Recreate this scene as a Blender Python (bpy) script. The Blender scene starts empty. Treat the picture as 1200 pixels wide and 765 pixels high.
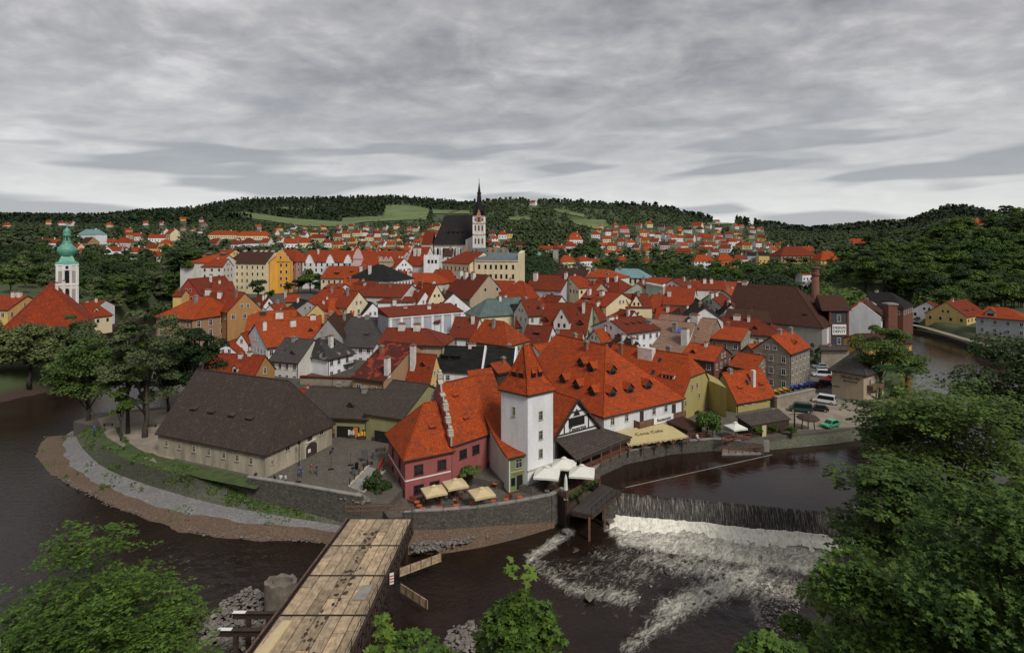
import bpy, math, random
import numpy as np
from mathutils import Vector, noise
random.seed(7); RNG=np.random.default_rng(11)
S=bpy.context.scene; COL=S.collection
F=665.0; HC=42.0; YH=280.0
def G(px,py,z):
    d=F*(HC-z)/(py-YH); return Vector(((px-600)/F*d,d,z))
def DP(px,py,d): return Vector(((px-600)/F*d,d,HC-(py-YH)/F*d))
def proj(p): return (600+F*p[0]/p[1], YH+F*(HC-p[2])/p[1])
# ---------------------------------------------------------------- materials
M={}
def newmat(name):
    m=bpy.data.materials.new(name); m.use_nodes=True; nt=m.node_tree; b=nt.nodes['Principled BSDF']; M[name]=m; return m,nt,b
def N(nt,t,**k):
    n=nt.nodes.new(t)
    for a,v in k.items():
        if a in n.inputs: n.inputs[a].default_value=v
        else: setattr(n,a,v)
    return n
def rgb(c): return (c[0],c[1],c[2],1)
def mixc(nt,fac,a,b,bt='MIX'):
    n=nt.nodes.new('ShaderNodeMix'); n.data_type='RGBA'; n.blend_type=bt
    for s,v in ((0,fac),(6,a),(7,b)):
        if hasattr(v,'links'): nt.links.new(v,n.inputs[s])
        elif s==0: n.inputs[0].default_value=v
        else: n.inputs[s].default_value=rgb(v)
    return n.outputs[2]
def ramp(nt,fac,stops):
    n=nt.nodes.new('ShaderNodeValToRGB'); nt.links.new(fac,n.inputs[0])
    e=n.color_ramp.elements
    while len(e)<len(stops): e.new(0.5)
    for i,(p,c) in enumerate(stops):
        e[i].position=p; e[i].color=rgb(c) if not isinstance(c,(int,float)) else (c,c,c,1)
    return n.outputs[0]
def coord(nt,kind='Object',scale=(1,1,1)):
    t=nt.nodes.new('ShaderNodeTexCoord'); m=nt.nodes.new('ShaderNodeMapping'); m.inputs['Scale'].default_value=scale
    nt.links.new(t.outputs[kind],m.inputs[0]); return m.outputs[0]
def noi(nt,vec,scale,detail=3,rough=.6):
    n=nt.nodes.new('ShaderNodeTexNoise'); n.inputs['Scale'].default_value=scale; n.inputs['Detail'].default_value=detail; n.inputs['Roughness'].default_value=rough
    nt.links.new(vec,n.inputs['Vector']); return n.outputs[0]
def bump(nt,h,strength,dist,b):
    n=nt.nodes.new('ShaderNodeBump'); n.inputs['Strength'].default_value=strength; n.inputs['Distance'].default_value=dist
    nt.links.new(h,n.inputs['Height']); nt.links.new(n.outputs[0],b.inputs['Normal'])
def mul(c,k): return tuple(max(0,min(1,x*k)) for x in c)
def plain(name,c,r=.7,metal=0,var=.25,sc=2.0):
    m,nt,b=newmat(name); b.inputs['Roughness'].default_value=r; b.inputs['Metallic'].default_value=metal
    if var: 
        v=coord(nt); o=ramp(nt,noi(nt,v,sc,4),[(.3,mul(c,1-var)),(.7,mul(c,1+var))]); nt.links.new(o,b.inputs['Base Color'])
    else: b.inputs['Base Color'].default_value=rgb(c)
    return m
def plaster(name,c,stain=.35,rough=.9):
    m,nt,b=newmat(name); b.inputs['Roughness'].default_value=rough
    v=coord(nt); v2=coord(nt,scale=(1,1,.25))
    a=ramp(nt,noi(nt,v2,.55,6,.7),[(.35,mul(c,1-stain)),(.62,c)])
    a=mixc(nt,ramp(nt,noi(nt,coord(nt,scale=(1.4,1.4,.12)),1.2,5,.7),[(.55,0),(.75,.45)]),a,mul(c,.5))
    a2=mixc(nt,.35,a,ramp(nt,noi(nt,v,3.5,4),[(.3,mul(c,.75)),(.7,mul(c,1.1))]))
    nt.links.new(a2,b.inputs['Base Color']); bump(nt,noi(nt,v,9,3),.15,.05,b); return m
def tiles(name,c1,c2,row=.34,wid=.26,dirt=(.05,.035,.03),dk=.45,rough=.8,patch=None,lichen=.25):
    m,nt,b=newmat(name); b.inputs['Roughness'].default_value=rough; b.inputs['Specular IOR Level'].default_value=.12
    uv=coord(nt,'UV'); o=coord(nt)
    br=N(nt,'ShaderNodeTexBrick'); br.inputs['Scale'].default_value=1; br.inputs['Brick Width'].default_value=wid; br.inputs['Row Height'].default_value=row
    br.inputs['Mortar Size'].default_value=.05; br.inputs['Mortar Smooth'].default_value=.6; br.inputs['Bias'].default_value=-.1
    br.inputs['Color1'].default_value=rgb(c1); br.inputs['Color2'].default_value=rgb(c2); br.inputs['Mortar'].default_value=rgb(mul(c2,.35))
    nt.links.new(uv,br.inputs['Vector'])
    oi=nt.nodes.new('ShaderNodeObjectInfo')
    vr=ramp(nt,oi.outputs['Random'],[(0,(.72,.75,.8)),(.5,(1,1,1)),(1,(1.0,.9,.85))])
    c=mixc(nt,1.0,br.outputs['Color'],vr,'MULTIPLY')
    n1=noi(nt,o,.22,5,.65); c=mixc(nt,ramp(nt,n1,[(.42,0),(.75,dk)]),c,dirt)
    n2=noi(nt,coord(nt,'UV',(1.2,.35,1)),1.6,4,.7); c=mixc(nt,ramp(nt,n2,[(.5,0),(.85,lichen)]),c,mul(dirt,2.2))
    n3=noi(nt,uv,5,2,.5); c=mixc(nt,ramp(nt,n3,[(.35,.6),(.6,0)]),c,mul(c2,.5))
    wv=N(nt,'ShaderNodeTexWave',wave_type='BANDS',bands_direction='Y'); wv.inputs['Scale'].default_value=.314/row*1.0; wv.inputs['Distortion'].default_value=.6; wv.inputs['Detail'].default_value=1; nt.links.new(uv,wv.inputs['Vector'])
    c=mixc(nt,ramp(nt,wv.outputs['Fac'],[(.0,.45),(.35,0)]),c,mul(c2,.3))
    n4=noi(nt,coord(nt,'UV',(.25,1.4,1)),1.1,5,.7); c=mixc(nt,ramp(nt,n4,[(.36,.55),(.5,0)]),c,mul(dirt,1.1))
    n5=noi(nt,o,1.3,5,.75); c=mixc(nt,ramp(nt,n5,[(.55,0),(.72,.45)]),c,mul(c1,1.35))
    if patch: c=mixc(nt,ramp(nt,noi(nt,o,.45,3,.5),[(.56,0),(.6,1)]),c,patch)
    nt.links.new(c,b.inputs['Base Color']); bump(nt,br.outputs['Fac'],-.5,.06,b); return m
def stone(name,c1,c2,mort,sc=1.6,wid=.7,row=.35):
    m,nt,b=newmat(name); b.inputs['Roughness'].default_value=.95
    v=coord(nt,scale=(1,1,1.7)); vo=N(nt,'ShaderNodeTexVoronoi'); vo.inputs['Scale'].default_value=sc; nt.links.new(v,vo.inputs['Vector'])
    vd=N(nt,'ShaderNodeTexVoronoi',feature='DISTANCE_TO_EDGE'); vd.inputs['Scale'].default_value=sc; nt.links.new(v,vd.inputs['Vector'])
    sp=nt.nodes.new('ShaderNodeSeparateColor'); nt.links.new(vo.outputs['Color'],sp.inputs[0])
    c=ramp(nt,sp.outputs[0],[(0,c1),(1,c2)]); c=mixc(nt,ramp(nt,vd.outputs['Distance'],[(.02,1),(.09,0)]),c,mort)
    c=mixc(nt,ramp(nt,noi(nt,v,.5,4),[(.4,0),(.7,.6)]),c,mul(c1,.5))
    nt.links.new(c,b.inputs['Base Color']); bump(nt,vd.outputs['Distance'],.6,.08,b); return m
# roofs
tiles('roof_red',(.50,.078,.018),(.33,.046,.014),dk=.4)
tiles('roof_orange',(.60,.105,.02),(.43,.065,.015),dk=.28,lichen=.25)
tiles('roof_rust',(.34,.055,.018),(.20,.034,.014),dk=.45)
tiles('roof_brown',(.105,.045,.028),(.075,.034,.024),dk=.45)
tiles('roof_patched_rust',(.17,.03,.018),(.10,.025,.018),dk=.5,patch=(.26,.04,.022))
tiles('roof_grey',(.12,.115,.11),(.075,.073,.072),dk=.4,lichen=.3)
tiles('roof_grey_patched',(.085,.08,.076),(.055,.053,.053),dk=.3,patch=(.2,.18,.16))
tiles('roof_shingle',(.125,.105,.088),(.07,.058,.05),row=.28,wid=.2,dk=.3,lichen=.2)
tiles('roof_board',(.10,.088,.078),(.07,.06,.055),row=.5,wid=.9,dk=.25)
tiles('roof_black',(.026,.025,.024),(.018,.018,.018),dk=.3,dirt=(.03,.03,.022))
tiles('roof_tan',(.42,.24,.16),(.30,.19,.14),row=.55,wid=1.4,dk=.4,dirt=(.12,.10,.085),lichen=.5)
tiles('roof_slate',(.03,.03,.032),(.024,.024,.026),row=.5,wid=.5,dk=.15)
plain('roof_green',(.07,.105,.095),.55,var=.3,sc=.6)
plain('roof_teal',(.14,.24,.25),.5,var=.2,sc=.6)
plain('copper',(.10,.30,.22),.55,var=.3,sc=1.2)
plain('roof_lead',(.10,.125,.13),.5,var=.25,sc=.5)
WALLS=dict(white=(.78,.78,.79),offwhite=(.66,.63,.57),cream=(.74,.63,.40),yellow=(.68,.48,.17),orange=(.74,.36,.05),ochre=(.42,.22,.08),grey=(.33,.32,.30),greyblue=(.38,.40,.44),lavender=(.52,.50,.55),pink=(.33,.095,.09),pinkpale=(.62,.42,.42),olive=(.30,.28,.13),green=(.20,.24,.10),palegreen=(.45,.52,.40),beige=(.42,.34,.24),tan=(.36,.22,.12),brick=(.16,.06,.04),pinkbrown=(.38,.24,.19),redwall=(.40,.05,.04),slateblue=(.05,.055,.07),coral=(.62,.17,.07),yellowgreen=(.40,.33,.12))
for k,c in WALLS.items(): plaster('wall_'+k,c,.3)
stone('wall_stone',(.26,.20,.14),(.15,.12,.09),(.30,.25,.18),1.7)
stone('wall_rough',(.30,.26,.20),(.20,.17,.13),(.30,.26,.20),2.6)
plaster('wall_barn',(.46,.40,.30),.7)
stone('wall_river',(.15,.135,.11),(.06,.055,.045),(.04,.037,.03),2.6)
stone('cobble_mossy',(.16,.16,.12),(.07,.08,.045),(.035,.04,.02),3.4)
stone('cobble_light',(.26,.25,.245),(.17,.165,.16),(.12,.115,.11),3.6)
stone('gravel_brown',(.20,.13,.085),(.09,.06,.04),(.07,.05,.035),5.5)
stone('paving',(.15,.13,.105),(.095,.083,.066),(.05,.045,.036),3.4)
plain('rock',(.17,.15,.13),.95,var=.5,sc=1.4); plain('wet_rock',(.045,.035,.028),.35,var=.5,sc=1.4)
stone('brick_red',(.22,.075,.045),(.13,.045,.03),(.15,.11,.09),3.0)
plain('sand',(.24,.20,.155),.95,var=.35,sc=.25)
plain('asphalt',(.10,.10,.098),.9,var=.25,sc=.4)
plain('glass',(.012,.014,.018),.12,var=0)
plain('frame_white',(.6,.6,.58),.6,var=0)
plain('frame_stone',(.42,.38,.3),.8,var=0)
plain('chim_white',(.60,.57,.53),.9,var=.2,sc=1)
plain('chim_brick',(.25,.10,.06),.9,var=.3,sc=1)
plain('dark_wood',(.045,.025,.018),.8,var=.4,sc=2)
plain('mid_wood',(.14,.075,.045),.8,var=.4,sc=2)
plain('red_wood',(.16,.045,.025),.8,var=.3,sc=2)
plain('black_metal',(.015,.015,.016),.5,.5,var=0)
plain('old_pier',(.15,.125,.10),.95,var=.45,sc=.8); plain('rust_metal',(.055,.034,.027),.7,.4,var=.4,sc=3)
plain('canvas_white',(.66,.65,.58),.85,var=.06,sc=2)
plain('canvas_beige',(.55,.44,.25),.85,var=.08,sc=2)
plain('awning_yellow',(.50,.41,.20),.85,var=.08,sc=1)
plain('orange_plastic',(.50,.10,.035),.5,var=.1)
plain('meadow_grass',(.105,.145,.045),.95,var=.35,sc=.012); plain('grass',(.05,.075,.022),.95,var=.4,sc=.6)
plain('rubber',(.015,.015,.015),.8,var=0)
plain('concrete',(.24,.225,.20),.95,var=.25,sc=.8)
plain('gold',(.5,.35,.1),.4,.6,var=0)
plain('black_paint',(.01,.01,.01),.6,var=0)
plain('white_paint',(.75,.75,.73),.6,var=0)
plain('red_paint',(.5,.03,.03),.6,var=0)
plain('brown_letter',(.10,.035,.02),.7,var=0)
plain('blue_tarp',(.05,.10,.45),.6,var=.3,sc=4)
plain('orange_door',(.55,.17,.03),.7,var=.1)
for k,c in dict(green=(.04,.35,.16),darkgreen=(.015,.05,.035),white=(.7,.7,.7),black=(.012,.012,.014),maroon=(.12,.012,.018),red=(.35,.02,.025),grey=(.1,.105,.11),blue=(.02,.03,.08),silver=(.3,.31,.32)).items():
    m=plain('car_'+k,c,.25,var=0); m.node_tree.nodes['Principled BSDF'].inputs['Coat Weight'].default_value=.5
for k,c in dict(skin=(.45,.26,.18),hair=(.03,.02,.015),cloth_dark=(.02,.02,.025),cloth_blue=(.03,.06,.2),cloth_white=(.5,.5,.5),cloth_red=(.3,.03,.03),jeans=(.04,.06,.12),khaki=(.2,.16,.1),yellow_plastic=(.65,.40,.02),blue_plastic=(.03,.06,.35)).items(): plain(k,c,.8,var=0)
def leafmat(name,c1,c2,trans=.25,ns=.35):
    m,nt,b=newmat(name); b.inputs['Roughness'].default_value=.55; b.inputs['Specular IOR Level'].default_value=.25
    g=nt.nodes.new('ShaderNodeNewGeometry'); oi=nt.nodes.new('ShaderNodeObjectInfo')
    a=mixc(nt,g.outputs['Random Per Island'],c1,c2)
    c=mixc(nt,ramp(nt,noi(nt,coord(nt),ns,3),[(.35,0),(.65,.6)]),a,mul(c1,.6))
    c=mixc(nt,1.0,c,ramp(nt,oi.outputs['Random'],[(0,(.6,.68,.6)),(.5,(.95,.95,.9)),(1,(1.0,1.0,.7))]),'MULTIPLY')
    nt.links.new(c,b.inputs['Base Color'])
    t=nt.nodes.new('ShaderNodeBsdfTranslucent'); nt.links.new(c,t.inputs[0]); mx=nt.nodes.new('ShaderNodeMixShader'); mx.inputs[0].default_value=trans
    nt.links.new(b.outputs[0],mx.inputs[1]); nt.links.new(t.outputs[0],mx.inputs[2]); nt.links.new(mx.outputs[0],nt.nodes['Material Output'].inputs[0]); return m
leafmat('leaf_mid',(.065,.12,.028),(.16,.235,.055))
leafmat('leaf_dark',(.03,.06,.02),(.055,.09,.028))
leafmat('leaf_near',(.032,.075,.015),(.15,.25,.045),.25)
leafmat('leaf_fresh',(.13,.22,.035),(.2,.3,.05),.3)
leafmat('leaf_grey',(.11,.145,.06),(.23,.26,.12))
leafmat('leaf_conifer',(.014,.028,.015),(.034,.055,.026),.05,.012)
leafmat('leaf_far',(.022,.04,.017),(.07,.10,.035),0,.012)
plain('bark',(.05,.04,.03),.9,var=.4,sc=3)
# ---------------------------------------------------------------- mesh builder
class MB:
    def __init__(s): s.v=[];s.f=[];s.mi=[];s.uv=[];s.sm=[]
    def face(s,pts,m=0,smooth=False):
        pts=[Vector(p) for p in pts]; i=len(s.v); s.v+=pts; s.f.append(list(range(i,i+len(pts)))); s.mi.append(m); s.sm.append(smooth)
        u=(pts[1]-pts[0]); 
        if u.length<1e-6: u=pts[2]-pts[1]
        u.normalize(); n=u.cross(pts[-1]-pts[0]); 
        if n.length<1e-9: n=Vector((0,0,1))
        n.normalize(); w=n.cross(u); o=pts[0]
        s.uv+=[((p-o).dot(u),(p-o).dot(w)) for p in pts]
    def prism(s,poly,z0,z1,m=0,mt=None,top=True,bot=True):
        n=len(poly)
        zz0=z0 if isinstance(z0,(list,tuple)) else [z0]*n; zz1=z1 if isinstance(z1,(list,tuple)) else [z1]*n
        b=[Vector((p[0],p[1],zz0[i])) for i,p in enumerate(poly)]; t=[Vector((p[0],p[1],zz1[i])) for i,p in enumerate(poly)]
        for i in range(n):
            j=(i+1)%n; s.face([b[i],b[j],t[j],t[i]],m)
        if top: s.face(t,m if mt is None else mt)
        if bot: s.face(b[::-1],m)
    def box(s,c,sx,sy,z0,z1,rot=0,m=0,mt=None):
        ca,sa=math.cos(rot),math.sin(rot)
        s.prism([(c[0]+x*ca-y*sa,c[1]+x*sa+y*ca) for x,y in ((-sx/2,-sy/2),(sx/2,-sy/2),(sx/2,sy/2),(-sx/2,sy/2))],z0,z1,m,mt)
    def bar(s,a,b,r,m=0,h=None):
        a,b=Vector(a),Vector(b); d=(b-a).normalized(); up=Vector((0,0,1)) if abs(d.z)<.9 else Vector((1,0,0))
        x=d.cross(up).normalized()*r; y=x.cross(d).normalized()*(h or r)
        A=[a+x+y,a-x+y,a-x-y,a+x-y]; B=[p+(b-a) for p in A]
        for i in range(4): j=(i+1)%4; s.face([A[i],A[j],B[j],B[i]],m)
        s.face(A[::-1],m); s.face(B,m)
    def tube(s,pts,rs,n=8,m=0,cap=True):
        rings=[]
        for i,p in enumerate(pts):
            p=Vector(p); d=(Vector(pts[min(i+1,len(pts)-1)])-Vector(pts[max(i-1,0)])).normalized()
            up=Vector((0,0,1)) if abs(d.z)<.9 else Vector((1,0,0)); x=d.cross(up).normalized(); y=x.cross(d)
            rings.append([p+(x*math.cos(k*2*math.pi/n)+y*math.sin(k*2*math.pi/n))*rs[i] for k in range(n)])
        for i in range(len(rings)-1):
            for k in range(n): l=(k+1)%n; s.face([rings[i][k],rings[i][l],rings[i+1][l],rings[i+1][k]],m,True)
        if cap: s.face(rings[0][::-1],m); s.face(rings[-1],m)
    def lathe(s,c,prof,n=12,m=0,rot=0,smooth=False,sq=False):
        R=[]
        for r,z in prof:
            R.append([Vector((c[0]+r*math.cos(rot+2*math.pi*k/n),c[1]+r*math.sin(rot+2*math.pi*k/n),z)) for k in range(n)])
        for i in range(len(R)-1):
            for k in range(n):
                l=(k+1)%n
                if prof[i+1][0]<1e-4: s.face([R[i][k],R[i][l],R[i+1][k]],m,smooth)
                elif prof[i][0]<1e-4: s.face([R[i][k],R[i+1][l],R[i+1][k]],m,smooth)
                else: s.face([R[i][k],R[i][l],R[i+1][l],R[i+1][k]],m,smooth)
        if prof[0][0]>1e-4: s.face(R[0][::-1],m)
        if prof[-1][0]>1e-4: s.face(R[-1],m)
    def build(s,name,mats,parent=None,loc=None):
        if isinstance(mats,str): mats=[mats]
        off=Vector((0,0,0)); q=parent
        while q is not None: off+=q.location; q=q.parent
        if parent is None and loc is None: 
            xs=[p.x for p in s.v]; ys=[p.y for p in s.v]; loc=Vector(((min(xs)+max(xs))/2,(min(ys)+max(ys))/2,min(p.z for p in s.v)))
        if loc is not None: loc=Vector(loc); off=off+loc-off if parent is None else off
        o_=loc if parent is None else off
        me=bpy.data.meshes.new(name); me.from_pydata([tuple(p-o_) for p in s.v],[],s.f)
        me.polygons.foreach_set('material_index',s.mi); me.polygons.foreach_set('use_smooth',s.sm)
        uv=me.uv_layers.new(name='UVMap'); uv.data.foreach_set('uv',[c for t in s.uv for c in t])
        for m in mats: me.materials.append(M[m])
        if any(s.sm):
            import bmesh
            bm=bmesh.new(); bm.from_mesh(me); bmesh.ops.remove_doubles(bm,verts=bm.verts,dist=.0005); bm.to_mesh(me); bm.free()
        o=bpy.data.objects.new(name,me); COL.objects.link(o)
        if parent is None: o.location=loc
        else: o.parent=parent
        return o
def tag(o,label=None,cat=None,group=None,kind=None):
    if label: o['label']=label
    if cat: o['category']=cat
    if group: o['group']=group
    if kind: o['kind']=kind
    return o
def thing(name,label,cat,loc,group=None):
    o=bpy.data.objects.new(name,None); COL.objects.link(o); o.location=Vector(loc); o.empty_display_size=.5
    return tag(o,label,cat,group)
def link(name,me,parent=None,loc=(0,0,0),rz=0,sc=None):
    o=bpy.data.objects.new(name,me); COL.objects.link(o); o.parent=parent; o.location=loc; o.rotation_euler.z=rz
    if sc: o.scale=sc
    return o
def npmesh(name,V,Fc,mat,smooth=False):
    me=bpy.data.meshes.new(name); n,k=Fc.shape
    me.vertices.add(len(V)); me.vertices.foreach_set('co',V.astype(np.float32).ravel())
    me.loops.add(n*k); me.loops.foreach_set('vertex_index',Fc.astype(np.int32).ravel())
    me.polygons.add(n); me.polygons.foreach_set('loop_start',np.arange(0,n*k,k,dtype=np.int32))
    try: me.polygons.foreach_set('loop_total',np.full(n,k,dtype=np.int32))
    except Exception: pass
    me.polygons.foreach_set('use_smooth',np.full(n,smooth)); me.update(calc_edges=True)
    me.materials.append(M[mat]); return me
# ---------------------------------------------------------------- terrain
PXC=[-300,0,100,200,300,450,600,750,850,950,1050,1120,1200,1500]
DC=[60,120,200,280,350,450,600,800,1100,1600,2500,4000]
TZ=np.array([
[4,5,12,22,32,42,52,62,72,95,130,130],
[4,5,10,17,24,33,42,52,64,88,136,130],
[4,5,8,12,19,28,37,48,60,84,134,130],
[2.4,4.4,8,13,15,22,34,46,60,88,160,150],
[2.4,4.4,10,13,15,26,36,48,64,100,205,190],
[2.4,4.4,10,15,18,24,34,45,68,105,215,240],
[2.4,4.4,10,15,18,24,36,62,112,122,175,180],
[2.4,4.4,10,13,15,17,25,42,98,112,118,110],
[2.4,4.4,8,12,13,15,22,38,62,86,94,94],
[2.4,4.4,5,9,14,19,27,36,46,54,64,64],
[2.4,4.4,5,8,22,31,36,42,50,74,76,80],
[2.4,4.4,6,10,33,48,54,60,70,117,90,80],
[4,5,6.3,15,40,54,58,62,70,85,80,80],
[4,6,20,50,66,70,70,70,70,80,80,80]],float)
def macro(X,Y):
    Yc=np.maximum(Y,60.0); px=np.clip(600+F*X/Yc,PXC[0],PXC[-1]); D=np.clip(Yc,DC[0],DC[-1])
    i=np.clip(np.searchsorted(PXC,px,side='right')-1,0,len(PXC)-2); j=np.clip(np.searchsorted(DC,D,side='right')-1,0,len(DC)-2)
    P=np.array(PXC,float);Q=np.array(DC,float)
    u=(px-P[i])/(P[i+1]-P[i]); v=(D-Q[j])/(Q[j+1]-Q[j]); u=u*u*(3-2*u)
    return (TZ[i,j]*(1-u)+TZ[i+1,j]*u)*(1-v)+(TZ[i,j+1]*(1-u)+TZ[i+1,j+1]*u)*v
def xy(px,py,z=0.0):
    p=G(px,py,z); return (p.x,p.y)
L0=[(111,502,5),(123,523,5),(157,541,5),(222,558.5,4.75),(300,580,3.2),(402,604,2.6)]
L1=[(86,504,2.2),(97,525,2.2),(125,549,2),(183,571,1.9),(270,594,1.8),(404,616,1.6)]
L2=[(74,510,1.2),(78,533,1),(97,557,1),(136,575,1),(230,604,1),(399,622,1.2)]
L3=[(52,512,-.1),(40,533,-.1),(60,556,-.1),(118,588,-.1),(232,628,-.1),(388,636,-.1)]
L0w=[xy(*p) for p in L0]
PE=[xy(*p,5) for p in [(119,500.5),(131,520),(164,538),(227,554.5),(291,566),(400,585)]]
QUAY=[(702,543),(731,530),(783,519),(835,514.5),(895,520)]
# plateau outline (z=5), counter clockwise from the left tip along the river front, then back round through town
front=[xy(86,494,5)]+PE+[xy(423,589,5),xy(455,590,5),xy(470,575,5)]
front+=[(-12,90),(-2,86.5),(3,84.6),(7.5,88),(11.5,88)]+[xy(*p,5) for p in QUAY]
bank=[xy(895,512,5),xy(940,508,5),xy(1005,501,5),(76,118)]
PLAT=front+bank+[(98,150),(110,165),(60,170),(-40,170),(-100,168),(-88,148),xy(195,476,5),xy(112,484,5)]
RIVER=PE+[xy(470,600,4),xy(484,606,4),xy(560,600,4),xy(645,585,4),(7,83.8),(16,86),(17,88)]
RIVER+=[xy(*p,5) for p in QUAY]+[xy(895,512,5),xy(1005,501,5),(81,122),(112,158),(128,180),(158,224),(170,250),(178,290),(150,360),(185,360),(215,300),(176,250),(171,232),(166,210),(163,192),(160,170),(142,138),(112,110),(76,92),(62,83),(49.5,79.5),(39,66),(25,57.5),(8,55),(-3,59),(-20,56),(-31,62),(-42,55),(-60,49),(-84,56),(-124,78),(-170,112),(-168,140),(-132,144),(-127,156),(-135,172),(-146,195),(-165,230),(-190,270),(-200,330),(-160,330),(-160,270),(-138,235),(-118,190),(-104,166),(-90,148),xy(195,476,5),xy(112,484,5),xy(86,494,5)]
NEAR=[(-500,-500),(-500,112),(-170,112),(-124,78),(-84,56),(-60,49),(-42,55),(-31,62),(-20,56),(-3,59),(8,55),(25,57.5),(39,66),(49.5,79.5),(62,83),(76,92),(112,110),(142,138),(160,170),(260,150),(700,150),(700,-500)]
def inside(X,Y,poly):
    r=np.zeros(X.shape,bool); n=len(poly)
    for i in range(n):
        x1,y1=poly[i]; x2,y2=poly[(i+1)%n]
        if y1==y2: continue
        c=((y1>Y)!=(y2>Y)); r^=c&(X<(x2-x1)*(Y-y1)/(y2-y1)+x1)
    return r
def pdist(X,Y,poly,closed=True):
    d=np.full(X.shape,1e9); n=len(poly)
    for i in range(n if closed else n-1):
        x1,y1=poly[i]; x2,y2=poly[(i+1)%n]; dx,dy=x2-x1,y2-y1; L=dx*dx+dy*dy+1e-9
        t=np.clip(((X-x1)*dx+(Y-y1)*dy)/L,0,1); d=np.minimum(d,np.hypot(X-x1-t*dx,Y-y1-t*dy))
    return d
def terr(X,Y):
    X=np.asarray(X,float);Y=np.asarray(Y,float)
    h=macro(X,Y)
    nz=np.maximum(2.5,2.5+(42-Y)*.85); nz=np.minimum(nz,38+0*Y)+np.maximum(0,np.minimum((X-40)*.12,25))*(Y<170)
    nr=inside(X,Y,NEAR); h=np.where(nr,nz,h)
    ins=inside(X,Y,RIVER); d=pdist(X,Y,RIVER); d=np.where(ins,-d,d)
    d=d-3.5*((X<-15)&(Y<127)&(d>0)&(~nr)); ramp_=np.where(nr,6.0,3.2); t=np.clip(d/ramp_,0,1); t=t*t*(3-2*t)
    return -1.5*(1-t)+h*t
def tz(x,y): return float(terr(np.array([x]),np.array([y]))[0])
def ray(px,py,dmin=60,dmax=3500):
    D=np.geomspace(dmin,dmax,400); X=(px-600)/F*D; z=terr(X,D); ys=YH+F*(HC-z)/D
    k=np.argmax(ys<=py)
    if ys[k]>py: return None
    return Vector((X[k],D[k],z[k]))
def spaced(a,b,step,lo,hi,g=1.09):
    c=list(np.arange(a,b,step)); s=step; x=c[-1]
    while x<hi: s*=g; x+=s; c.append(x)
    s=step; x=c[0]; l=[]
    while x>lo: s*=g; x-=s; l.append(x)
    return np.array(l[::-1]+c)
gx=spaced(-200,240,2.5,-5200,5200,1.06); gy=spaced(0,330,2.5,-600,5000,1.04)
XX,YY=np.meshgrid(gx,gy); ZZ=terr(XX,YY)

V=np.stack([XX,YY,ZZ],-1).reshape(-1,3); nx,ny=len(gx),len(gy)
ii=np.arange(nx*ny).reshape(ny,nx); Fc=np.stack([ii[:-1,:-1],ii[:-1,1:],ii[1:,1:],ii[1:,:-1]],-1).reshape(-1,4)
m,nt,b=newmat('terrain'); b.inputs['Roughness'].default_value=.95
v=coord(nt); c=ramp(nt,noi(nt,v,.012,5),[(.3,(.03,.045,.018)),(.5,(.05,.07,.024)),(.7,(.075,.095,.035))])
c=mixc(nt,ramp(nt,noi(nt,v,.35,4),[(.4,.0),(.7,.55)]),c,(.04,.055,.02))
g_=nt.nodes.new('ShaderNodeNewGeometry'); sx=nt.nodes.new('ShaderNodeSeparateXYZ'); nt.links.new(g_.outputs['Position'],sx.inputs[0])
mr=N(nt,'ShaderNodeMapRange'); mr.inputs['From Min'].default_value=1.5; mr.inputs['From Max'].default_value=3.4; nt.links.new(sx.outputs['Z'],mr.inputs['Value'])
c=mixc(nt,mr.outputs[0],(.05,.032,.022),c)
at=nt.nodes.new('ShaderNodeAttribute'); at.attribute_name='town'
c=mixc(nt,at.outputs['Fac'],c,ramp(nt,noi(nt,v,.6,4),[(.3,(.05,.045,.04)),(.7,(.09,.08,.07))]))
nt.links.new(c,b.inputs['Base Color'])
TOWN=[(-60,120),(60,120),(112,165),(100,230),(150,262),(150,330),(60,345),(-60,345),(-150,330),(-135,235),(-118,192),(-100,165)]
me=npmesh('ground',V,Fc,'terrain',True); tw=inside(XX,YY,TOWN).astype(np.float32).ravel(); a_=me.attributes.new('town','FLOAT','POINT'); a_.data.foreach_set('value',tw)
o=link('ground',me); tag(o,kind='structure')
def flat(name,poly,z,mat,skirt=None,kind='structure'):
    mb=MB()
    if skirt is None: mb.face([(p[0],p[1],z) for p in poly])
    else:
        mb.prism(poly,skirt,z,0,bot=False)
    return tag(mb.build(name,mat),kind=kind)
flat('plaza',PLAT,5.0,'paving',-1.0)
# river banks at the left
def wob(p): return p+Vector((noise.noise(Vector((p.x*.22,p.y*.22,0))),noise.noise(Vector((p.x*.22,p.y*.22,7))),0))*.9+Vector((noise.noise(Vector((p.x*.9,p.y*.9,0))),noise.noise(Vector((p.x*.9,p.y*.9,7))),0))*.35
def strip(name,A,dz,B,mat,sub=14):
    a=[G(*p)+Vector((0,0,dz)) for p in A]; b=[G(*p) for p in B]
    mb=MB()
    def dens(P):
        out=[]
        for i in range(len(P)-1):
            p0=P[max(i-1,0)];p1=P[i];p2=P[i+1];p3=P[min(i+2,len(P)-1)]
            for k in range(sub):
                t=k/sub; out.append(.5*((2*p1)+(p2-p0)*t+(2*p0-5*p1+4*p2-p3)*t*t+(3*p1-p0-3*p2+p3)*t**3))
        return out+[P[-1]]
    a,b=dens(a),dens(b)
    if name in('stone_apron','gravel_shore'): b=[wob(p) for p in b]
    if name=='gravel_shore': a=[wob(p) for p in a]
    for i in range(len(a)-1): mb.face([b[i],b[i+1],a[i+1],a[i]],0,True)
    return tag(mb.build(name,mat),kind='structure')
L0i=[(140,500,5.02),(150,517,5.02),(178,533,5.02),(237,551,5.02),(291,564,5.02),(402,583,5.02)]
strip('embankment_verge',L0i,0,L0,'grass')
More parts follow.
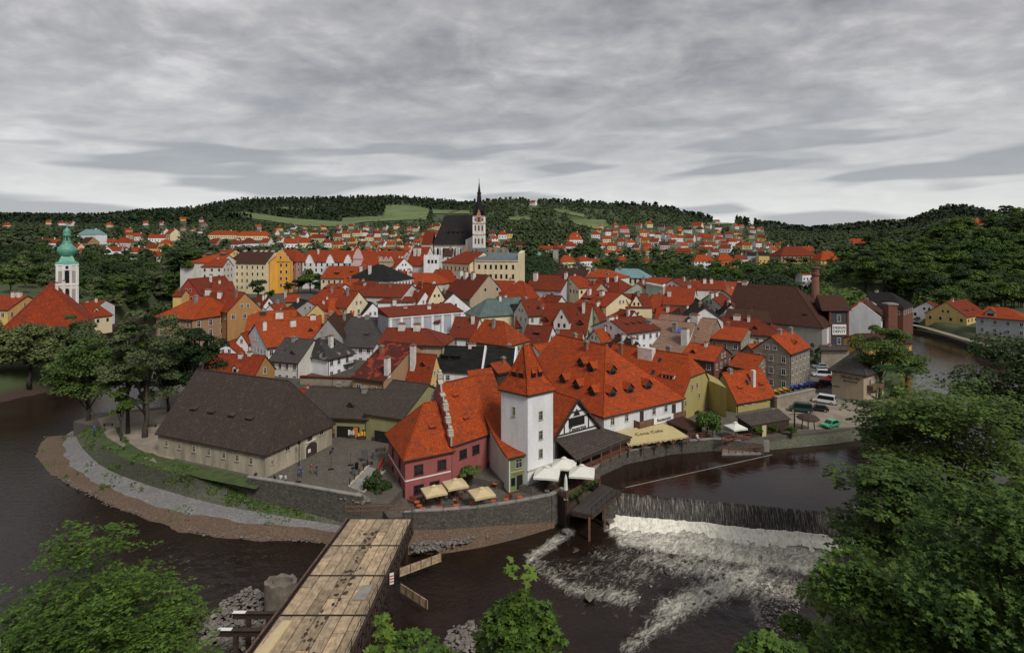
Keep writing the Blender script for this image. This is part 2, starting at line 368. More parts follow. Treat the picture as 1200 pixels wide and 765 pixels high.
strip('cobbled_slope',L0,.02,L1,'cobble_mossy')
strip('stone_apron',L1,-.005,L2,'cobble_light')
strip('gravel_shore',L2,-.005,L3,'gravel_brown')
# sandy yard under the trees, grass by the barn
flat('dirt_yard',[xy(*p,5.01) for p in [(114,490),(125,512),(160,533),(190,545),(215,532),(210,500),(195,480),(140,484)]],5.016,'sand')
flat('lawn',[xy(*p,5.02) for p in [(178,530),(185,534),(311,563),(300,573),(235,560),(185,545)]],5.024,'grass')
flat('car_park',[xy(*p,5.01) for p in [(880,508),(1000,500),(1045,488),(1075,470),(1035,466),(975,468),(950,458),(905,478),(915,495)]],5.012,'sand')
flat('street',[xy(*p,5.01) for p in [(950,458),(975,468),(1035,466),(1000,440),(1000,410),(965,405),(958,420),(950,440)]],5.018,'asphalt')
# terrace below the pink house
TER=[xy(*p,4) for p in [(455,606),(484,604),(560,599),(645,584),(660,575)]]+[(4,90),(-24,98),(-22,86)]
flat('terrace',TER,4.0,'paving',-1)
# ---------------------------------------------------------------- water
def along(nt,sc):
    t=nt.nodes.new('ShaderNodeTexCoord'); a=nt.nodes.new('ShaderNodeMapping'); a.inputs['Rotation'].default_value=(0,0,math.radians(12)); b=nt.nodes.new('ShaderNodeMapping'); b.inputs['Scale'].default_value=sc
    nt.links.new(t.outputs['Object'],a.inputs[0]); nt.links.new(a.outputs[0],b.inputs[0]); return b.outputs[0]
def flow(nt,sc):
    t=nt.nodes.new('ShaderNodeTexCoord'); a=nt.nodes.new('ShaderNodeMapping'); a.inputs['Rotation'].default_value=(0,0,math.radians(48)); b=nt.nodes.new('ShaderNodeMapping'); b.inputs['Scale'].default_value=sc
    nt.links.new(t.outputs['Object'],a.inputs[0]); nt.links.new(a.outputs[0],b.inputs[0]); return b.outputs[0]
def watermat(name,c,rough,bs,sc,foam=False,streak=False):
    m,nt,b=newmat(name); b.inputs['Roughness'].default_value=rough; b.inputs['IOR'].default_value=1.33
    v=coord(nt,scale=(1,1,1) if not streak else (3.2,3.2,.35)); h=noi(nt,v,sc,4,.6)
    bump(nt,h,bs,.25,b)
    col=ramp(nt,noi(nt,v,.18 if not streak else .6,3),[(.3,c),(.7,mul(c,1.7))])
    if foam:
        at=nt.nodes.new('ShaderNodeAttribute'); at.attribute_name='foam'
        n1=noi(nt,flow(nt,(1.5,.55,1)),1.0,7,.72); n2=noi(nt,flow(nt,(1.6,.5,1)),2.6,6,.7)
        for q_ in (n1,n2): q_.node.inputs['Distortion'].default_value=1.6
        mt=nt.nodes.new('ShaderNodeMath'); mt.operation='ADD'; nt.links.new(at.outputs['Fac'],mt.inputs[0])
        m2=nt.nodes.new('ShaderNodeMath'); m2.operation='MULTIPLY_ADD'; m2.inputs[1].default_value=.6; m2.inputs[2].default_value=0; nt.links.new(n1,m2.inputs[0])
        m3=nt.nodes.new('ShaderNodeMath'); m3.operation='MULTIPLY_ADD'; m3.inputs[1].default_value=.4; nt.links.new(n2,m3.inputs[0]); nt.links.new(m2.outputs[0],m3.inputs[2])
        nt.links.new(m3.outputs[0],mt.inputs[1])
        f=ramp(nt,mt.outputs[0],[(.77,0),(.88,.4),(1.0,1)])
        col=mixc(nt,f,col,(.62,.59,.50)); 
        r=ramp(nt,f,[(0,rough),(.5,.8)]); nt.links.new(r,b.inputs['Roughness'])
    if streak:
        f=ramp(nt,noi(nt,along(nt,(3.2,.18,.3)),2.2,6,.75),[(.50,0),(.62,.5),(.72,1)]); col=mixc(nt,f,col,(.42,.39,.33))
    nt.links.new(col,b.inputs['Base Color']); return m
watermat('water_river',(.012,.007,.0048),.10,.55,1.3,foam=True)
watermat('water_pool',(.015,.008,.006),.06,.16,.9)
watermat('water_weir',(.014,.010,.008),.35,.5,1.5,streak=True)
WA=Vector((15.6,87.5)); WB=Vector((48.2,80.6))      # weir crest ends, z=3
WF0=Vector((14.6,84.6)); WF1=Vector((46.8,78.0))
def sg(a,b,w,px,py):
    ax,ay=a;bx,by=b; L=(bx-ax)**2+(by-ay)**2+1e-9; t=np.clip(((px-ax)*(bx-ax)+(py-ay)*(by-ay))/L,0,1)
    return np.exp(-((px-ax-t*(bx-ax))**2+(py-ay-t*(by-ay))**2)/(w*w))
def foamf(X,Y):
    px=600+F*X/Y; py=YH+F*HC/Y; f=np.zeros(X.shape)
    for a,b,w,k in [((718,618),(965,655),13,.62),((730,632),(960,664),14,.50),((760,652),(930,690),26,.36),((700,650),(860,668),24,.30),
        ((860,682),(780,715),24,.38),((800,712),(735,760),20,.36),((850,690),(905,655),16,.4),
        ((668,622),(620,655),11,.42),((622,655),(668,690),16,.36),((668,690),(740,700),20,.36),((640,668),(760,672),26,.30),
        ((895,735),(880,690),16,.26),((200,650),(270,690),28,.24),((250,660),(330,650),12,.24),((120,640),(230,665),24,.15),((500,700),(570,730),20,.16),((290,640),(390,635),6,.2)]:
        f=np.maximum(f,k*sg(a,b,w,px,py))
    f=f+.10*np.exp(-((px-860)/130)**2-((py-700)/45)**2)
    return np.minimum(f,.46)-.03
wx=np.arange(-136,57,.55); wy=np.arange(47,122,.55); X,Y=np.meshgrid(wx,wy); fm=foamf(X,Y)
rough=np.clip(fm*2.2,0,1)
Z=np.zeros(X.shape)
for j in range(len(wy)):
    for i in range(len(wx)):
        r=rough[j,i]
        if r>.08:
            x,y=wx[i],wy[j]; Z[j,i]=r*(.55*noise.noise(Vector((x*.9,y*.9,0)))+.28*noise.noise(Vector((x*2.1,y*2.1,3))))
V=np.stack([X,Y,Z],-1).reshape(-1,3); ii=np.arange(V.shape[0]).reshape(X.shape)
Fc=np.stack([ii[:-1,:-1],ii[:-1,1:],ii[1:,1:],ii[1:,:-1]],-1).reshape(-1,4)
# keep only cells downstream of the weir
cx=V[Fc].mean(1); t=(cx[:,0]-WF0.x)/(WF1.x-WF0.x); line=WF0.y+t*(WF1.y-WF0.y)
keep=~((cx[:,0]>WF0.x-1)&(cx[:,1]>line+.6)); Fc=Fc[keep]
me=npmesh('river_water',V,Fc,'water_river',True); at=me.attributes.new('foam','FLOAT','POINT'); at.data.foreach_set('value',fm.astype(np.float32).ravel())
tag(link('river_water',me),kind='structure')
flat('river_water_upstream',[(-400,40),(-135.9,40),(-135.9,121.2),(13,121.2),(13,330),(-400,330)],-.006,'water_river')
tag(bpy.data.objects['river_water_upstream'],kind='structure')
# upper pool and upstream arm, z=3
flat('pool_water',[(WA.x,WA.y),(WB.x,WB.y),(60,80),(110,95),(300,170),(300,420),(120,420),(99,260),(60,125),(8,106),(8,89)],3.0,'water_pool')
# weir: crest, sloping face
mb=MB(); n=60
prof=[(0,3.0),(.25,2.97),(.55,2.75),(1.0,2.1),(1.7,1.1),(2.9,-.2)]
d=(WB-WA).normalized(); nrm=Vector((d.y,-d.x))
for i in range(n):
    a=WA.lerp(WB,i/n); c=WA.lerp(WB,(i+1)/n)
    for k in range(len(prof)-1):
        p,q=prof[k],prof[k+1]
        mb.face([(a.x+nrm.x*p[0],a.y+nrm.y*p[0],p[1]),(c.x+nrm.x*p[0],c.y+nrm.y*p[0],p[1]),(c.x+nrm.x*q[0],c.y+nrm.y*q[0],q[1]),(a.x+nrm.x*q[0],a.y+nrm.y*q[0],q[1])],0,True)
tag(mb.build('weir_water','water_weir'),kind='structure')
m,nt,b=newmat('froth'); b.inputs['Roughness'].default_value=.9
v=along(nt,(2.4,.9,1)); nt.links.new(ramp(nt,noi(nt,v,1.6,7,.75),[(.28,(.30,.26,.19)),(.40,(.60,.57,.46)),(.54,(.86,.83,.73))]),b.inputs['Base Color']); bump(nt,noi(nt,v,3,5,.7),.6,.2,b)
mb=MB(); n=150; kk=22; P=[]
for i in range(n+1):
    row=[]
    for k in range(kk+1):
        s=k/kk; a=WF0.lerp(WF1,i/n); o=s*(3.1+.9*math.sin(i*.09)+(1.2 if i>100 else 0)*s)
        p=Vector((a.x+nrm.x*(o-.6)+ (0),a.y+nrm.y*(o-.6),0)); h=(.85*math.exp(-((s-.12)/.13)**2)+.42*math.exp(-((s-.5)/.3)**2))
        h+=(.12+.5*s)*noise.noise(Vector((p.x*.8,p.y*.8,1)))+(.05+.4*s)*noise.noise(Vector((p.x*2.4,p.y*2.4,5)))
        p.z=h*(1-s**4)+(-.25)*s**3; row.append(p)
    P.append(row)
for i in range(n):
    for k in range(kk): mb.face([P[i][k],P[i+1][k],P[i+1][k+1],P[i][k+1]],0,True)
tag(mb.build('weir_foam','froth'),kind='stuff',label='pale churning foam along the foot of the weir')
# ---------------------------------------------------------------- world, sun, camera
w=bpy.data.worlds.new('World'); S.world=w; w.use_nodes=True; nt=w.node_tree; bg=nt.nodes['Background']
sky=N(nt,'ShaderNodeTexSky',sky_type='NISHITA'); sky.sun_disc=False; sky.sun_elevation=math.radians(44); sky.sun_rotation=math.radians(146); sky.altitude=500; sky.dust_density=3
tc=nt.nodes.new('ShaderNodeTexCoord'); sp=nt.nodes.new('ShaderNodeSeparateXYZ'); nt.links.new(tc.outputs['Generated'],sp.inputs[0])
def mth(op,a,b=None,c=None):
    n=nt.nodes.new('ShaderNodeMath'); n.operation=op
    for i,v in enumerate((a,b,c)):
        if v is None: continue
        if hasattr(v,'links'): nt.links.new(v,n.inputs[i])
        else: n.inputs[i].default_value=v
    return n.outputs[0]
zc=mth('MAXIMUM',sp.outputs[2],0.0); dn=mth('ADD',zc,.2)
X_=mth('DIVIDE',sp.outputs[0],dn); Y_=mth('DIVIDE',sp.outputs[1],dn)
def comb(a,b_,c=0.0):
    n=nt.nodes.new('ShaderNodeCombineXYZ')
    for i,v in enumerate((a,b_,c)):
        if hasattr(v,'links'): nt.links.new(v,n.inputs[i])
        else: n.inputs[i].default_value=v
    return n.outputs[0]
pv=comb(mth('MULTIPLY',X_,1.15),mth('MULTIPLY',Y_,1.35))
# rotate streets of cloud so that they run away to the right
mp=nt.nodes.new('ShaderNodeMapping'); mp.inputs['Rotation'].default_value=(0,0,math.radians(28)); nt.links.new(pv,mp.inputs[0]); pv=mp.outputs[0]
nA=noi(nt,pv,.5,3,.5); nB=noi(nt,pv,2.6,5,.55); nB2=noi(nt,pv,6.5,4,.6)
nB.node.inputs['Distortion'].default_value=.5
mp2=nt.nodes.new('ShaderNodeMapping'); mp2.inputs['Scale'].default_value=(1,2.2,1); mp2.inputs['Location'].default_value=(3.1,1.7,0); nt.links.new(pv,mp2.inputs[0]); nD=noi(nt,mp2.outputs[0],.32,2,.5)
s=mth('MULTIPLY_ADD',nA,.36,mth('MULTIPLY_ADD',nB,.38,mth('MULTIPLY_ADD',nB2,.18,mth('MULTIPLY',nD,.08))))
cl=ramp(nt,s,[(.37,(2.1,2.12,2.28)),(.46,(3.15,3.14,3.3)),(.53,(4.2,4.15,4.22)),(.62,(6.2,6.1,6.1))])
# lens shaped bands near the horizon
az=mth('ARCTAN2',sp.outputs[0],sp.outputs[1])
bn=noi(nt,comb(mth('MULTIPLY',az,3.2),mth('MULTIPLY_ADD',zc,24,mth('MULTIPLY',az,-1.2))),1.0,2,.45)
band=mth('MULTIPLY',ramp(nt,bn,[(.50,0),(.57,1)]),ramp(nt,zc,[(0.0,.0),(.02,.9),(.14,1),(.2,.45),(.28,0)]))
low=ramp(nt,zc,[(0,.95),(.05,.8),(.14,.35),(.27,0)])
c=mixc(nt,low,cl,(7.6,7.75,7.6)); 
c=mixc(nt,mth('MULTIPLY',band,.7),c,(2.6,2.8,3.1))
c=mixc(nt,.93,sky.outputs[0],c)
nt.links.new(c,bg.inputs[0]); bg.inputs[1].default_value=.1
sl=bpy.data.lights.new('sun','SUN'); sl.energy=2.3; sl.angle=math.radians(14); sl.color=(1,.96,.9); so=bpy.data.objects.new('sun',sl); COL.objects.link(so)
so.rotation_euler=(math.radians(46),0,math.radians(34))   # from behind the camera, high on the right
cam=bpy.data.cameras.new('camera'); co=bpy.data.objects.new('camera',cam); COL.objects.link(co); co.location=(0,0,HC); co.rotation_euler=(math.radians(90),0,0)
cam.sensor_width=36; cam.lens=36*F/1200; cam.shift_y=-(382.5-YH)/1200; cam.clip_start=.5; cam.clip_end=12000; S.camera=co
S.view_settings.view_transform='Standard'; S.view_settings.look='None'; S.view_settings.exposure=.16; S.view_settings.gamma=1
S.cycles.max_bounces=5; S.cycles.diffuse_bounces=2; S.cycles.glossy_bounces=3; S.cycles.transmission_bounces=3; S.cycles.use_denoising=True; S.cycles.caustics_reflective=False
# ---------------------------------------------------------------- house kit
HOUSES=[]
WIN={}
def window_meshes(w,h,frame,shut=False):
    k=(round(w,2),round(h,2),frame)
    if k not in WIN:
        a=MB(); t=.10
        for x0,x1,z0,z1 in ((-w/2-t,w/2+t,h/2,h/2+t),(-w/2-t,-w/2,-h/2,h/2),(w/2,w/2+t,-h/2,h/2)): a.prism([(x0,-.02),(x1,-.02),(x1,.07),(x0,.07)],z0,z1)
        a.prism([(-w/2-t-.05,-.02),(w/2+t+.05,-.02),(w/2+t+.05,.16),(-w/2-t-.05,.16)],-h/2-t,-h/2)
        p=MB(); p.prism([(-w/2,-.02),(w/2,-.02),(w/2,.025),(-w/2,.025)],-h/2,h/2,0)
        p.prism([(-.03,.025),(.03,.025),(.03,.045),(-.03,.045)],-h/2,h/2,1); p.prism([(-w/2,.025),(w/2,.025),(w/2,.043),(-w/2,.043)],h*.12,h*.12+.05,1)
        o1=a.build('tmp',frame,loc=(0,0,0)); o2=p.build('tmp',['glass',frame],loc=(0,0,0)); me1,me2=o1.data,o2.data; me1.name='window';me2.name='pane'
        bpy.data.objects.remove(o1); bpy.data.objects.remove(o2)
        s=MB(); s.prism([(-w/2-t,-.02),(w/2+t,-.02),(w/2+t,.04),(-w/2-t,.04)],-h/2-t,h/2+t,1); s.prism([(-w/2,.04),(w/2,.04),(w/2,.06),(-w/2,.06)],-h/2,h/2,0)
        o3=s.build('tmp',['glass',frame],loc=(0,0,0)); me3=o3.data; bpy.data.objects.remove(o3); me3.name='window_simple'
        WIN[k]=(me1,me2,me3)
    return WIN[k]
def put_window(root,pos,outw,w,h,frame='frame_white',full=True,name='window'):
    me1,me2,me3=window_meshes(w,h,frame); rz=math.atan2(outw[1],outw[0])-math.pi/2
    lp=Vector(pos)-root.location
    if full:
        f=link(name,me1,root,lp,rz); link('pane',me2,f)
    else: f=link(name,me3,root,lp,rz)
    return f
class House: pass
def V2(p): return Vector((p[0],p[1]))
def chimney(hs,u,off,w,d,h,mat='chim_white',cap=True,pots=0):
    R=hs.R0.lerp(hs.R1,u); n=hs.nf; p=V2(R)+n*off*hs.half
    zb=hs.rz-abs(off)*(hs.rz-hs.ez); rot=math.atan2(hs.dir.y,hs.dir.x)
    mb=MB(); mb.box(p,w,d,zb-.6,hs.rz+h-.18*cap,rot)
    o=mb.build('chimney',mat,hs.root)
    if cap:
        c=MB(); c.box(p,w+.24,d+.24,hs.rz+h-.18,hs.rz+h,rot); c.box(p,w*.7,d*.7,hs.rz+h,hs.rz+h+.22,rot); c.build('cap','chim_brick' if mat=='chim_white' else 'concrete',o)
    return o
def dormer(hs,side,u,v,w,h,kind='shed',mat='dark_wood',roof=None,glass=True,win=None,slopek=.42):
    s=1 if side==0 else -1; n=hs.nf*s
    A,B=(hs.P[0],hs.P[1]) if side==0 else (hs.P[3],hs.P[2])
    E=A.lerp(B,u); R=V2(hs.R0.lerp(hs.R1,u)); p=E.lerp(R,v); a=hs.dir
    z0=hs.ez+(hs.rz-hs.ez)*v; tan=(hs.rz-hs.ez)/max((R-E).dot(-n),.5); o=n
    roof=roof or hs.roof
    def P(x,y,z): q=p+a*x-o*y; return Vector((q.x,q.y,z0+z))
    mb=MB(); rf=MB()
    if kind=='shed':
        ts=tan*slopek; L=h/(tan-ts)
        mb.face([P(-w/2,0,0),P(w/2,0,0),P(w/2,0,h),P(-w/2,0,h)]); mb.face([P(-w/2,0,0),P(-w/2,0,h),P(-w/2,L,tan*L)]); mb.face([P(w/2,0,0),P(w/2,0,h),P(w/2,L,tan*L)])
        x=w/2+.15; T=.14; y0=-.3; q=[P(-x,y0,h+ts*y0+.05),P(x,y0,h+ts*y0+.05),P(x,L,tan*L+.05),P(-x,L,tan*L+.05)]; t=[c+Vector((0,0,T)) for c in q]
        rf.face(t); rf.face([q[0],q[1],t[1],t[0]]); rf.face([q[1],q[2],t[2],t[1]]); rf.face([q[3],q[0],t[0],t[3]]); rf.face(q[::-1])
        gh=h*.8
    else:
        k=w*.5 if kind=='gable' else w*.85; H=h+k; L=H/tan; L2=h/tan
        mb.face([P(-w/2,0,0),P(w/2,0,0),P(w/2,0,h),P(0,0,H),P(-w/2,0,h)]); mb.face([P(-w/2,0,0),P(-w/2,0,h),P(-w/2,L2,h)]); mb.face([P(w/2,0,0),P(w/2,0,h),P(w/2,L2,h)])
        for sg_ in (-1,1):
            x=sg_*(w/2+.18); dz=-.18*k/(w/2); T=.13
            q=[P(x,-.25,h+dz+.04),P(0,-.25,H+.04),P(0,L,H+.04),P(x,L2,h+dz+.04)]; t=[c+Vector((0,0,T)) for c in q]
            rf.face(t); rf.face([q[0],q[1],t[1],t[0]]); rf.face([q[0],q[3],t[3],t[0]]); rf.face(q)
        gh=h*.8
    d=mb.build('dormer',mat,hs.root); r=rf.build('dormer_roof',roof,d)
    if glass:
        c=P(0,0,0)
        wins=win or [(0,h*.5,w*.6,gh*.75)]
        for (x,z,ww,wh) in wins:
            g=MB(); q=p+a*x+o*.03
            g.box(q,ww,.06,z0+z-wh/2,z0+z+wh/2,math.atan2(a.y,a.x)); g.build('dormer_window','glass',d)
    return d
def skylight(hs,u,v,w=.8,h=1.1,side=0):
    s=1 if side==0 else -1; A,B=(hs.P[0],hs.P[1]) if side==0 else (hs.P[3],hs.P[2])
    E=A.lerp(B,u).to_3d(); E.z=hs.ez; R=hs.R0.lerp(hs.R1,u); p=E.lerp(R,v); up=(R-E).normalized(); a=hs.dir.to_3d(); n=a.cross(up); n=n if n.z>0 else -n
    mb=MB(); q=[p-a*w/2,p+a*w/2,p+a*w/2+up*h,p-a*w/2+up*h]; lo=[c+n*.02 for c in q]; hi=[c+n*.22 for c in q]
    for i in range(4): j=(i+1)%4; mb.face([lo[i],lo[j],hi[j],hi[i]],1)
    mb.face(hi,0); mb.build('skylight',['glass','car_silver'],hs.root)
def build_house(label,P,g,ez,rz,h0=0,h1=0,roof='roof_red',wall='white',win='auto',oh=.4,name='house',cat='house',group=None,frame='frame_white',rows=2,wsz=(.9,1.3),wstep=2.7,gw=True,R=None,full=None,th=.24,hh=None):
    """P: four plan corners; P0-P1 front eave, ridge from the P3-P0 end to the P1-P2 end."""
    hs=House(); P=[V2(p) for p in P]; hs.P=P; hs.ez=ez; hs.rz=rz; hs.roof=roof; hs.g=g
    m0=(P[3]+P[0])/2; m1=(P[1]+P[2])/2; hs.dir=(m1-m0).normalized(); hs.half=((P[3]-P[0]).length+(P[2]-P[1]).length)/4
    nf=Vector((hs.dir.y,-hs.dir.x)); 
    if nf.dot(P[0]-P[3])<0: nf=-nf
    hs.nf=nf; R0=m0+hs.dir*h0; R1=m1-hs.dir*h1
    hs.R0=R0.to_3d(); hs.R0.z=rz; hs.R1=R1.to_3d(); hs.R1.z=rz
    c=(P[0]+P[1]+P[2]+P[3])/4; root=thing(name,label,cat,(c.x,c.y,g),group); hs.root=root
    dist=c.length
    if full is None: full=c.y<215
    mb=MB(); pts=[(p.x,p.y) for p in P]; mb.prism(pts,g,ez,0,top=False,bot=False)
    if h0<.3: mb.face([(*P[3],ez),(*P[0],ez),(R0.x,R0.y,rz-.05)])
    if hh:
        kk=(hh-ez)/(rz-ez); wa=P[1].lerp(m1,kk); wb=P[2].lerp(m1,kk); mb.face([(*P[1],ez),(*P[2],ez),(*wb,hh-.05),(*wa,hh-.05)])
    elif h1<.3: mb.face([(*P[1],ez),(*P[2],ez),(R1.x,R1.y,rz-.05)])
    hs.wall=mb.build('wall','wall_'+wall if 'wall_'+wall in M else wall,root)
    # roof slab with overhang
    k=(rz-ez)/hs.half; e0=-(oh if h0>.3 else .22); e1=(oh if h1>.3 else .22)
    E=[P[0]+nf*oh+hs.dir*e0,P[1]+nf*oh+hs.dir*e1,P[2]-nf*oh+hs.dir*e1,P[3]-nf*oh+hs.dir*e0]
    ze=ez-oh*k*(.8); Q0=R0+(hs.dir*(-.22) if h0<.3 else Vector((0,0))); Q1=R1+(hs.dir*.22 if h1<.3 else Vector((0,0)))
    lo=[(*E[0],ze),(*E[1],ze),(*E[2],ze),(*E[3],ze)]; up=[(p[0],p[1],p[2]+th) for p in lo]; q0=(Q0.x,Q0.y,rz+th);q1=(Q1.x,Q1.y,rz+th); l0=(Q0.x,Q0.y,rz);l1=(Q1.x,Q1.y,rz)
    rf=MB()
    if hh:
        kk=(hh-ez)/(rz-ez); g1=Vector(q1); va=Vector(up[1]).lerp(g1,kk); vb=Vector(up[2]).lerp(g1,kk); q1=tuple(g1-hs.dir.to_3d()*(1-kk)*hs.half*.7); l1=(q1[0],q1[1],rz); l0_=l1
        rf.face([up[0],up[1],va,q1,q0],0); rf.face([up[2],up[3],q0,q1,vb],0); rf.face([va,vb,q1],0); dd_=Vector((0,0,th)); rf.face([va-dd_,vb-dd_,vb,va],1); rf.face([lo[1],up[1],va,va-dd_],1); rf.face([lo[2],up[2],vb,vb-dd_],1)
    else: rf.face([up[0],up[1],q1,q0],0); rf.face([up[2],up[3],q0,q1],0)
    rf.face([lo[0],lo[1],l1,l0],1); rf.face([lo[2],lo[3],l0,l1],1)
    rf.face([lo[0],lo[1],up[1],up[0]],1); rf.face([lo[2],lo[3],up[3],up[2]],1)
    if h1>.3: rf.face([up[1],up[2],q1],0); rf.face([lo[1],lo[2],up[2],up[1]],1); rf.face([lo[1],lo[2],l1],1)
    elif not hh: rf.face([lo[1],l1,q1,up[1]],1); rf.face([lo[2],l1,q1,up[2]],1)
    if h0>.3: rf.face([up[3],up[0],q0],0); rf.face([lo[3],lo[0],up[0],up[3]],1); rf.face([lo[3],lo[0],l0],1)
    else: rf.face([lo[0],l0,q0,up[0]],1); rf.face([lo[3],l0,q0,up[3]],1)
    # ridge and hip caps
    rr=.11 if dist<220 else .14
    hs.roofobj=rf.build('roof',[roof,'dark_wood'],root)
    cp=MB(); cp.bar(q0,q1,rr); 
    if h1>.3: cp.bar(q1,up[1],rr*.8); cp.bar(q1,up[2],rr*.8)
    if h0>.3: cp.bar(q0,up[0],rr*.8); cp.bar(q0,up[3],rr*.8)
    if dist<240: cp.build('ridge_cap',roof,hs.roofobj)
    hs.sides=[(P[0],P[1],False),(P[1],P[2],h1<.3),(P[2],P[3],False),(P[3],P[0],h0<.3)]
    if win=='auto':
        for A,B,gab in hs.sides:
            mid=(A+B)/2; out=Vector(((B-A).y,-(B-A).x)).normalized()
            if out.dot(mid-c)<0: out=-out
            if out.dot(-mid)<=.05*mid.length: continue
            Lg=(B-A).length; n=max(1,int(Lg/wstep)); 
            for r in range(rows):
                z=ez-1.55-r*3.0
                if z<g+.9: break
                for i in range(n):
                    q=A.lerp(B,(i+.5)/n); put_window(root,(q.x+out.x*.0,q.y+out.y*.0,z),out,*wsz,frame,full)
            if gab and gw and rz-ez>2.6:
                for t in ((-.9,.9) if Lg>5.5 else (0,)):
                    q=mid+(B-A).normalized()*t; put_window(root,(q.x,q.y,ez+(rz-ez)*.28),out,.75,1.0,frame,full)
    elif win:
        for (si,us,zs,w,h) in win:
            A,B,gab=hs.sides[si]; mid=(A+B)/2; out=Vector(((B-A).y,-(B-A).x)).normalized()
            if out.dot(mid-c)<0: out=-out
            for z in zs:
                for u in us:
                    q=A.lerp(B,u); put_window(root,(q.x,q.y,z),out,w,h,frame,full)
    HOUSES.append(hs); return hs
def px_ok(kw): return kw.get('name','house')=='house'
def H(label,r0,r1,e=None,k=0,zr=None,d=None,w=None,rh=None,h0=0,h1=0,g=None,**kw):
    if d: z0=HC-(r0[1]-YH)*d[0]/F; zr=z0 if zr is None else zr; R0=Vector(((r0[0]-600)/F*d[0],d[0])); R1=Vector(((r1[0]-600)/F*d[1],d[1]))
    else: a=G(*r0,zr); b=G(*r1,zr); R0=V2(a);R1=V2(b)
    dr=(R1-R0).normalized(); Rk=R0 if k==0 else R1; od=-dr if k==0 else dr; hk=h0 if k==0 else h1
    best=None
    for s in (1,-1):
        n=Vector((dr.y,-dr.x))*s
        if w is None:
            t=(e[0]-600)/F; v=n+od*hk; den=v.x-t*v.y; a=(t*Rk.y-Rk.x)/den if abs(den)>1e-5 else 0
            if a<=0: continue
            if best is None or n.dot(-Rk)>best[1].dot(-Rk): best=(a,n)
        else:
            if best is None or n.dot(-Rk)>best[1].dot(-Rk): best=(w/2,n)
    if best is None: best=(4.5,Vector((dr.y,-dr.x)) if dr.x>0 else -Vector((dr.y,-dr.x)))
    a,n=best
    if w is None and not 1.5<a<14: print('HW',label,round(a,1)); a=min(max(a,3),9)
    if rh is None:
        if e is not None:
            q=Rk+n*a+od*hk*a; ez=HC-(e[1]-YH)*q.y/F; rh=zr-ez
            if not 1.5<rh<a*1.9: print('HR',label,'rh',round(rh,1),'a',round(a,1)); rh=min(max(rh,a*.6),a*1.35)
        else: rh=a*.95
    if 150<Rk.y<300 and px_ok(kw): a*=1.12; rh*=1.16; R0=R0-dr*.5*(h0==0); R1=R1+dr*.5*(h1==0)
    ez=zr-rh; P0=R0+n*a-dr*h0*a; P1=R1+n*a+dr*h1*a; P2=R1-n*a+dr*h1*a; P3=R0-n*a-dr*h0*a
    if g is None: c=(P0+P1+P2+P3)/4; g=min(tz(c.x,c.y),ez-2.5)-.4
    return build_house(label,[P0,P1,P2,P3],g,ez,zr,h0*a,h1*a,**kw)
# ---------------------------------------------------------------- old town, nearest rows first
NW='house'
# big grey-roofed barn at the left of the square
h=build_house('long stone barn with a huge steep grey shingle roof beside the river bank',[(-60.9,97.6),(-38.2,87.9),(-32.4,102.1),(-55.1,111.8)],4.6,8.9,17.8,0,2.6,'roof_shingle','wall_barn',
  win=[(0,[.09,.22,.36,.5,.64,.76,.88],[7.2],.55,.9),(1,[.3,.82],[8.2],.9,1.0),(1,[.09],[7.0],.4,.6)],name='barn',cat='barn',oh=.45,frame='frame_stone',th=.2)
barn=h
for u in (.22,.40,.60,.77): dormer(h,0,u,.36,1.1,.55,'shed','dark_wood',glass=False,slopek=.3)
A,B=h.P[1],h.P[2]; dr=(B-A).normalized(); out=Vector((dr.y,-dr.x)); out=out if out.dot(A-Vector((-46,100)))>0 else -out
def onwall(A,dr,out,u,z0,z1,w,mat,root,name,th=.08,arch=0,par=None):
    mb=MB(); n=8 if arch else 0; pts=[(-w/2,z0),(w/2,z0),(w/2,z1)]
    if arch: pts+=[(w/2*math.cos(t*math.pi/n),z1+arch*math.sin(t*math.pi/n)) for t in range(1,n)]
    pts+=[(-w/2,z1)]
    def P(x,z,o): q=A+dr*(u+x)+out*o; return (q.x,q.y,z)
    mb.face([P(x,z,th) for x,z in pts])
    for i in range(len(pts)): j=(i+1)%len(pts); mb.face([P(*pts[i],-.03),P(*pts[j],-.03),P(*pts[j],th),P(*pts[i],th)])
    return mb.build(name,mat,par or root)
onwall(A,dr,out,9.7,7.6,9.6,1.0,'dark_wood',h.root,'loading_door')
sf=onwall(A,dr,out,10.0,4.6,6.5,3.2,'frame_stone',h.root,'door_surround',.12,.9)
onwall(A,dr,out,10.0,4.6,6.5,2.6,'dark_wood',h.root,'door',.16,.75,par=None)
onwall(A,dr,out,9.9,7.45,7.55,2.4,'white_paint',h.root,'sign_board',.2)
onwall(A,dr,out,9.4,5.7,6.3,.6,'white_paint',h.root,'notice',.2)
# pink house
pk=Vector((-15.6,82.9)); pl=Vector((-20.4,93.6)); pr=Vector((-9.2,86.6)); pr2=Vector((-4.0,91.9))
h=build_house('dark pink riverside house with a hipped tile roof and white string course',[pk,pr,Vector((-13.6,97.6)),pl],3.9,9.9,15.6,4.6,1.2,'roof_orange','pink',
  win=[(0,[.28,.78],[7.9],1.25,1.35),(0,[.28,.62],[5.0],1.4,1.2),(3,[.3,.7],[8.0,5.2],.8,1.2)],oh=.45,frame='dark_wood',name='house')
pink=h; dormer(h,0,.62,.45,.9,.45,'shed','dark_wood',glass=False,slopek=.3)
dr=(pr-pk).normalized(); out=Vector((dr.y,-dr.x))
onwall(pk,dr,out,3.6,6.55,6.72,7.2,'white_paint',h.root,'string_course',.06)
onwall(pk,(pl-pk).normalized(),-Vector(((pl-pk).y,-(pl-pk).x)).normalized(),5.8,6.55,6.72,11.4,'white_paint',h.root,'string_course',.06)
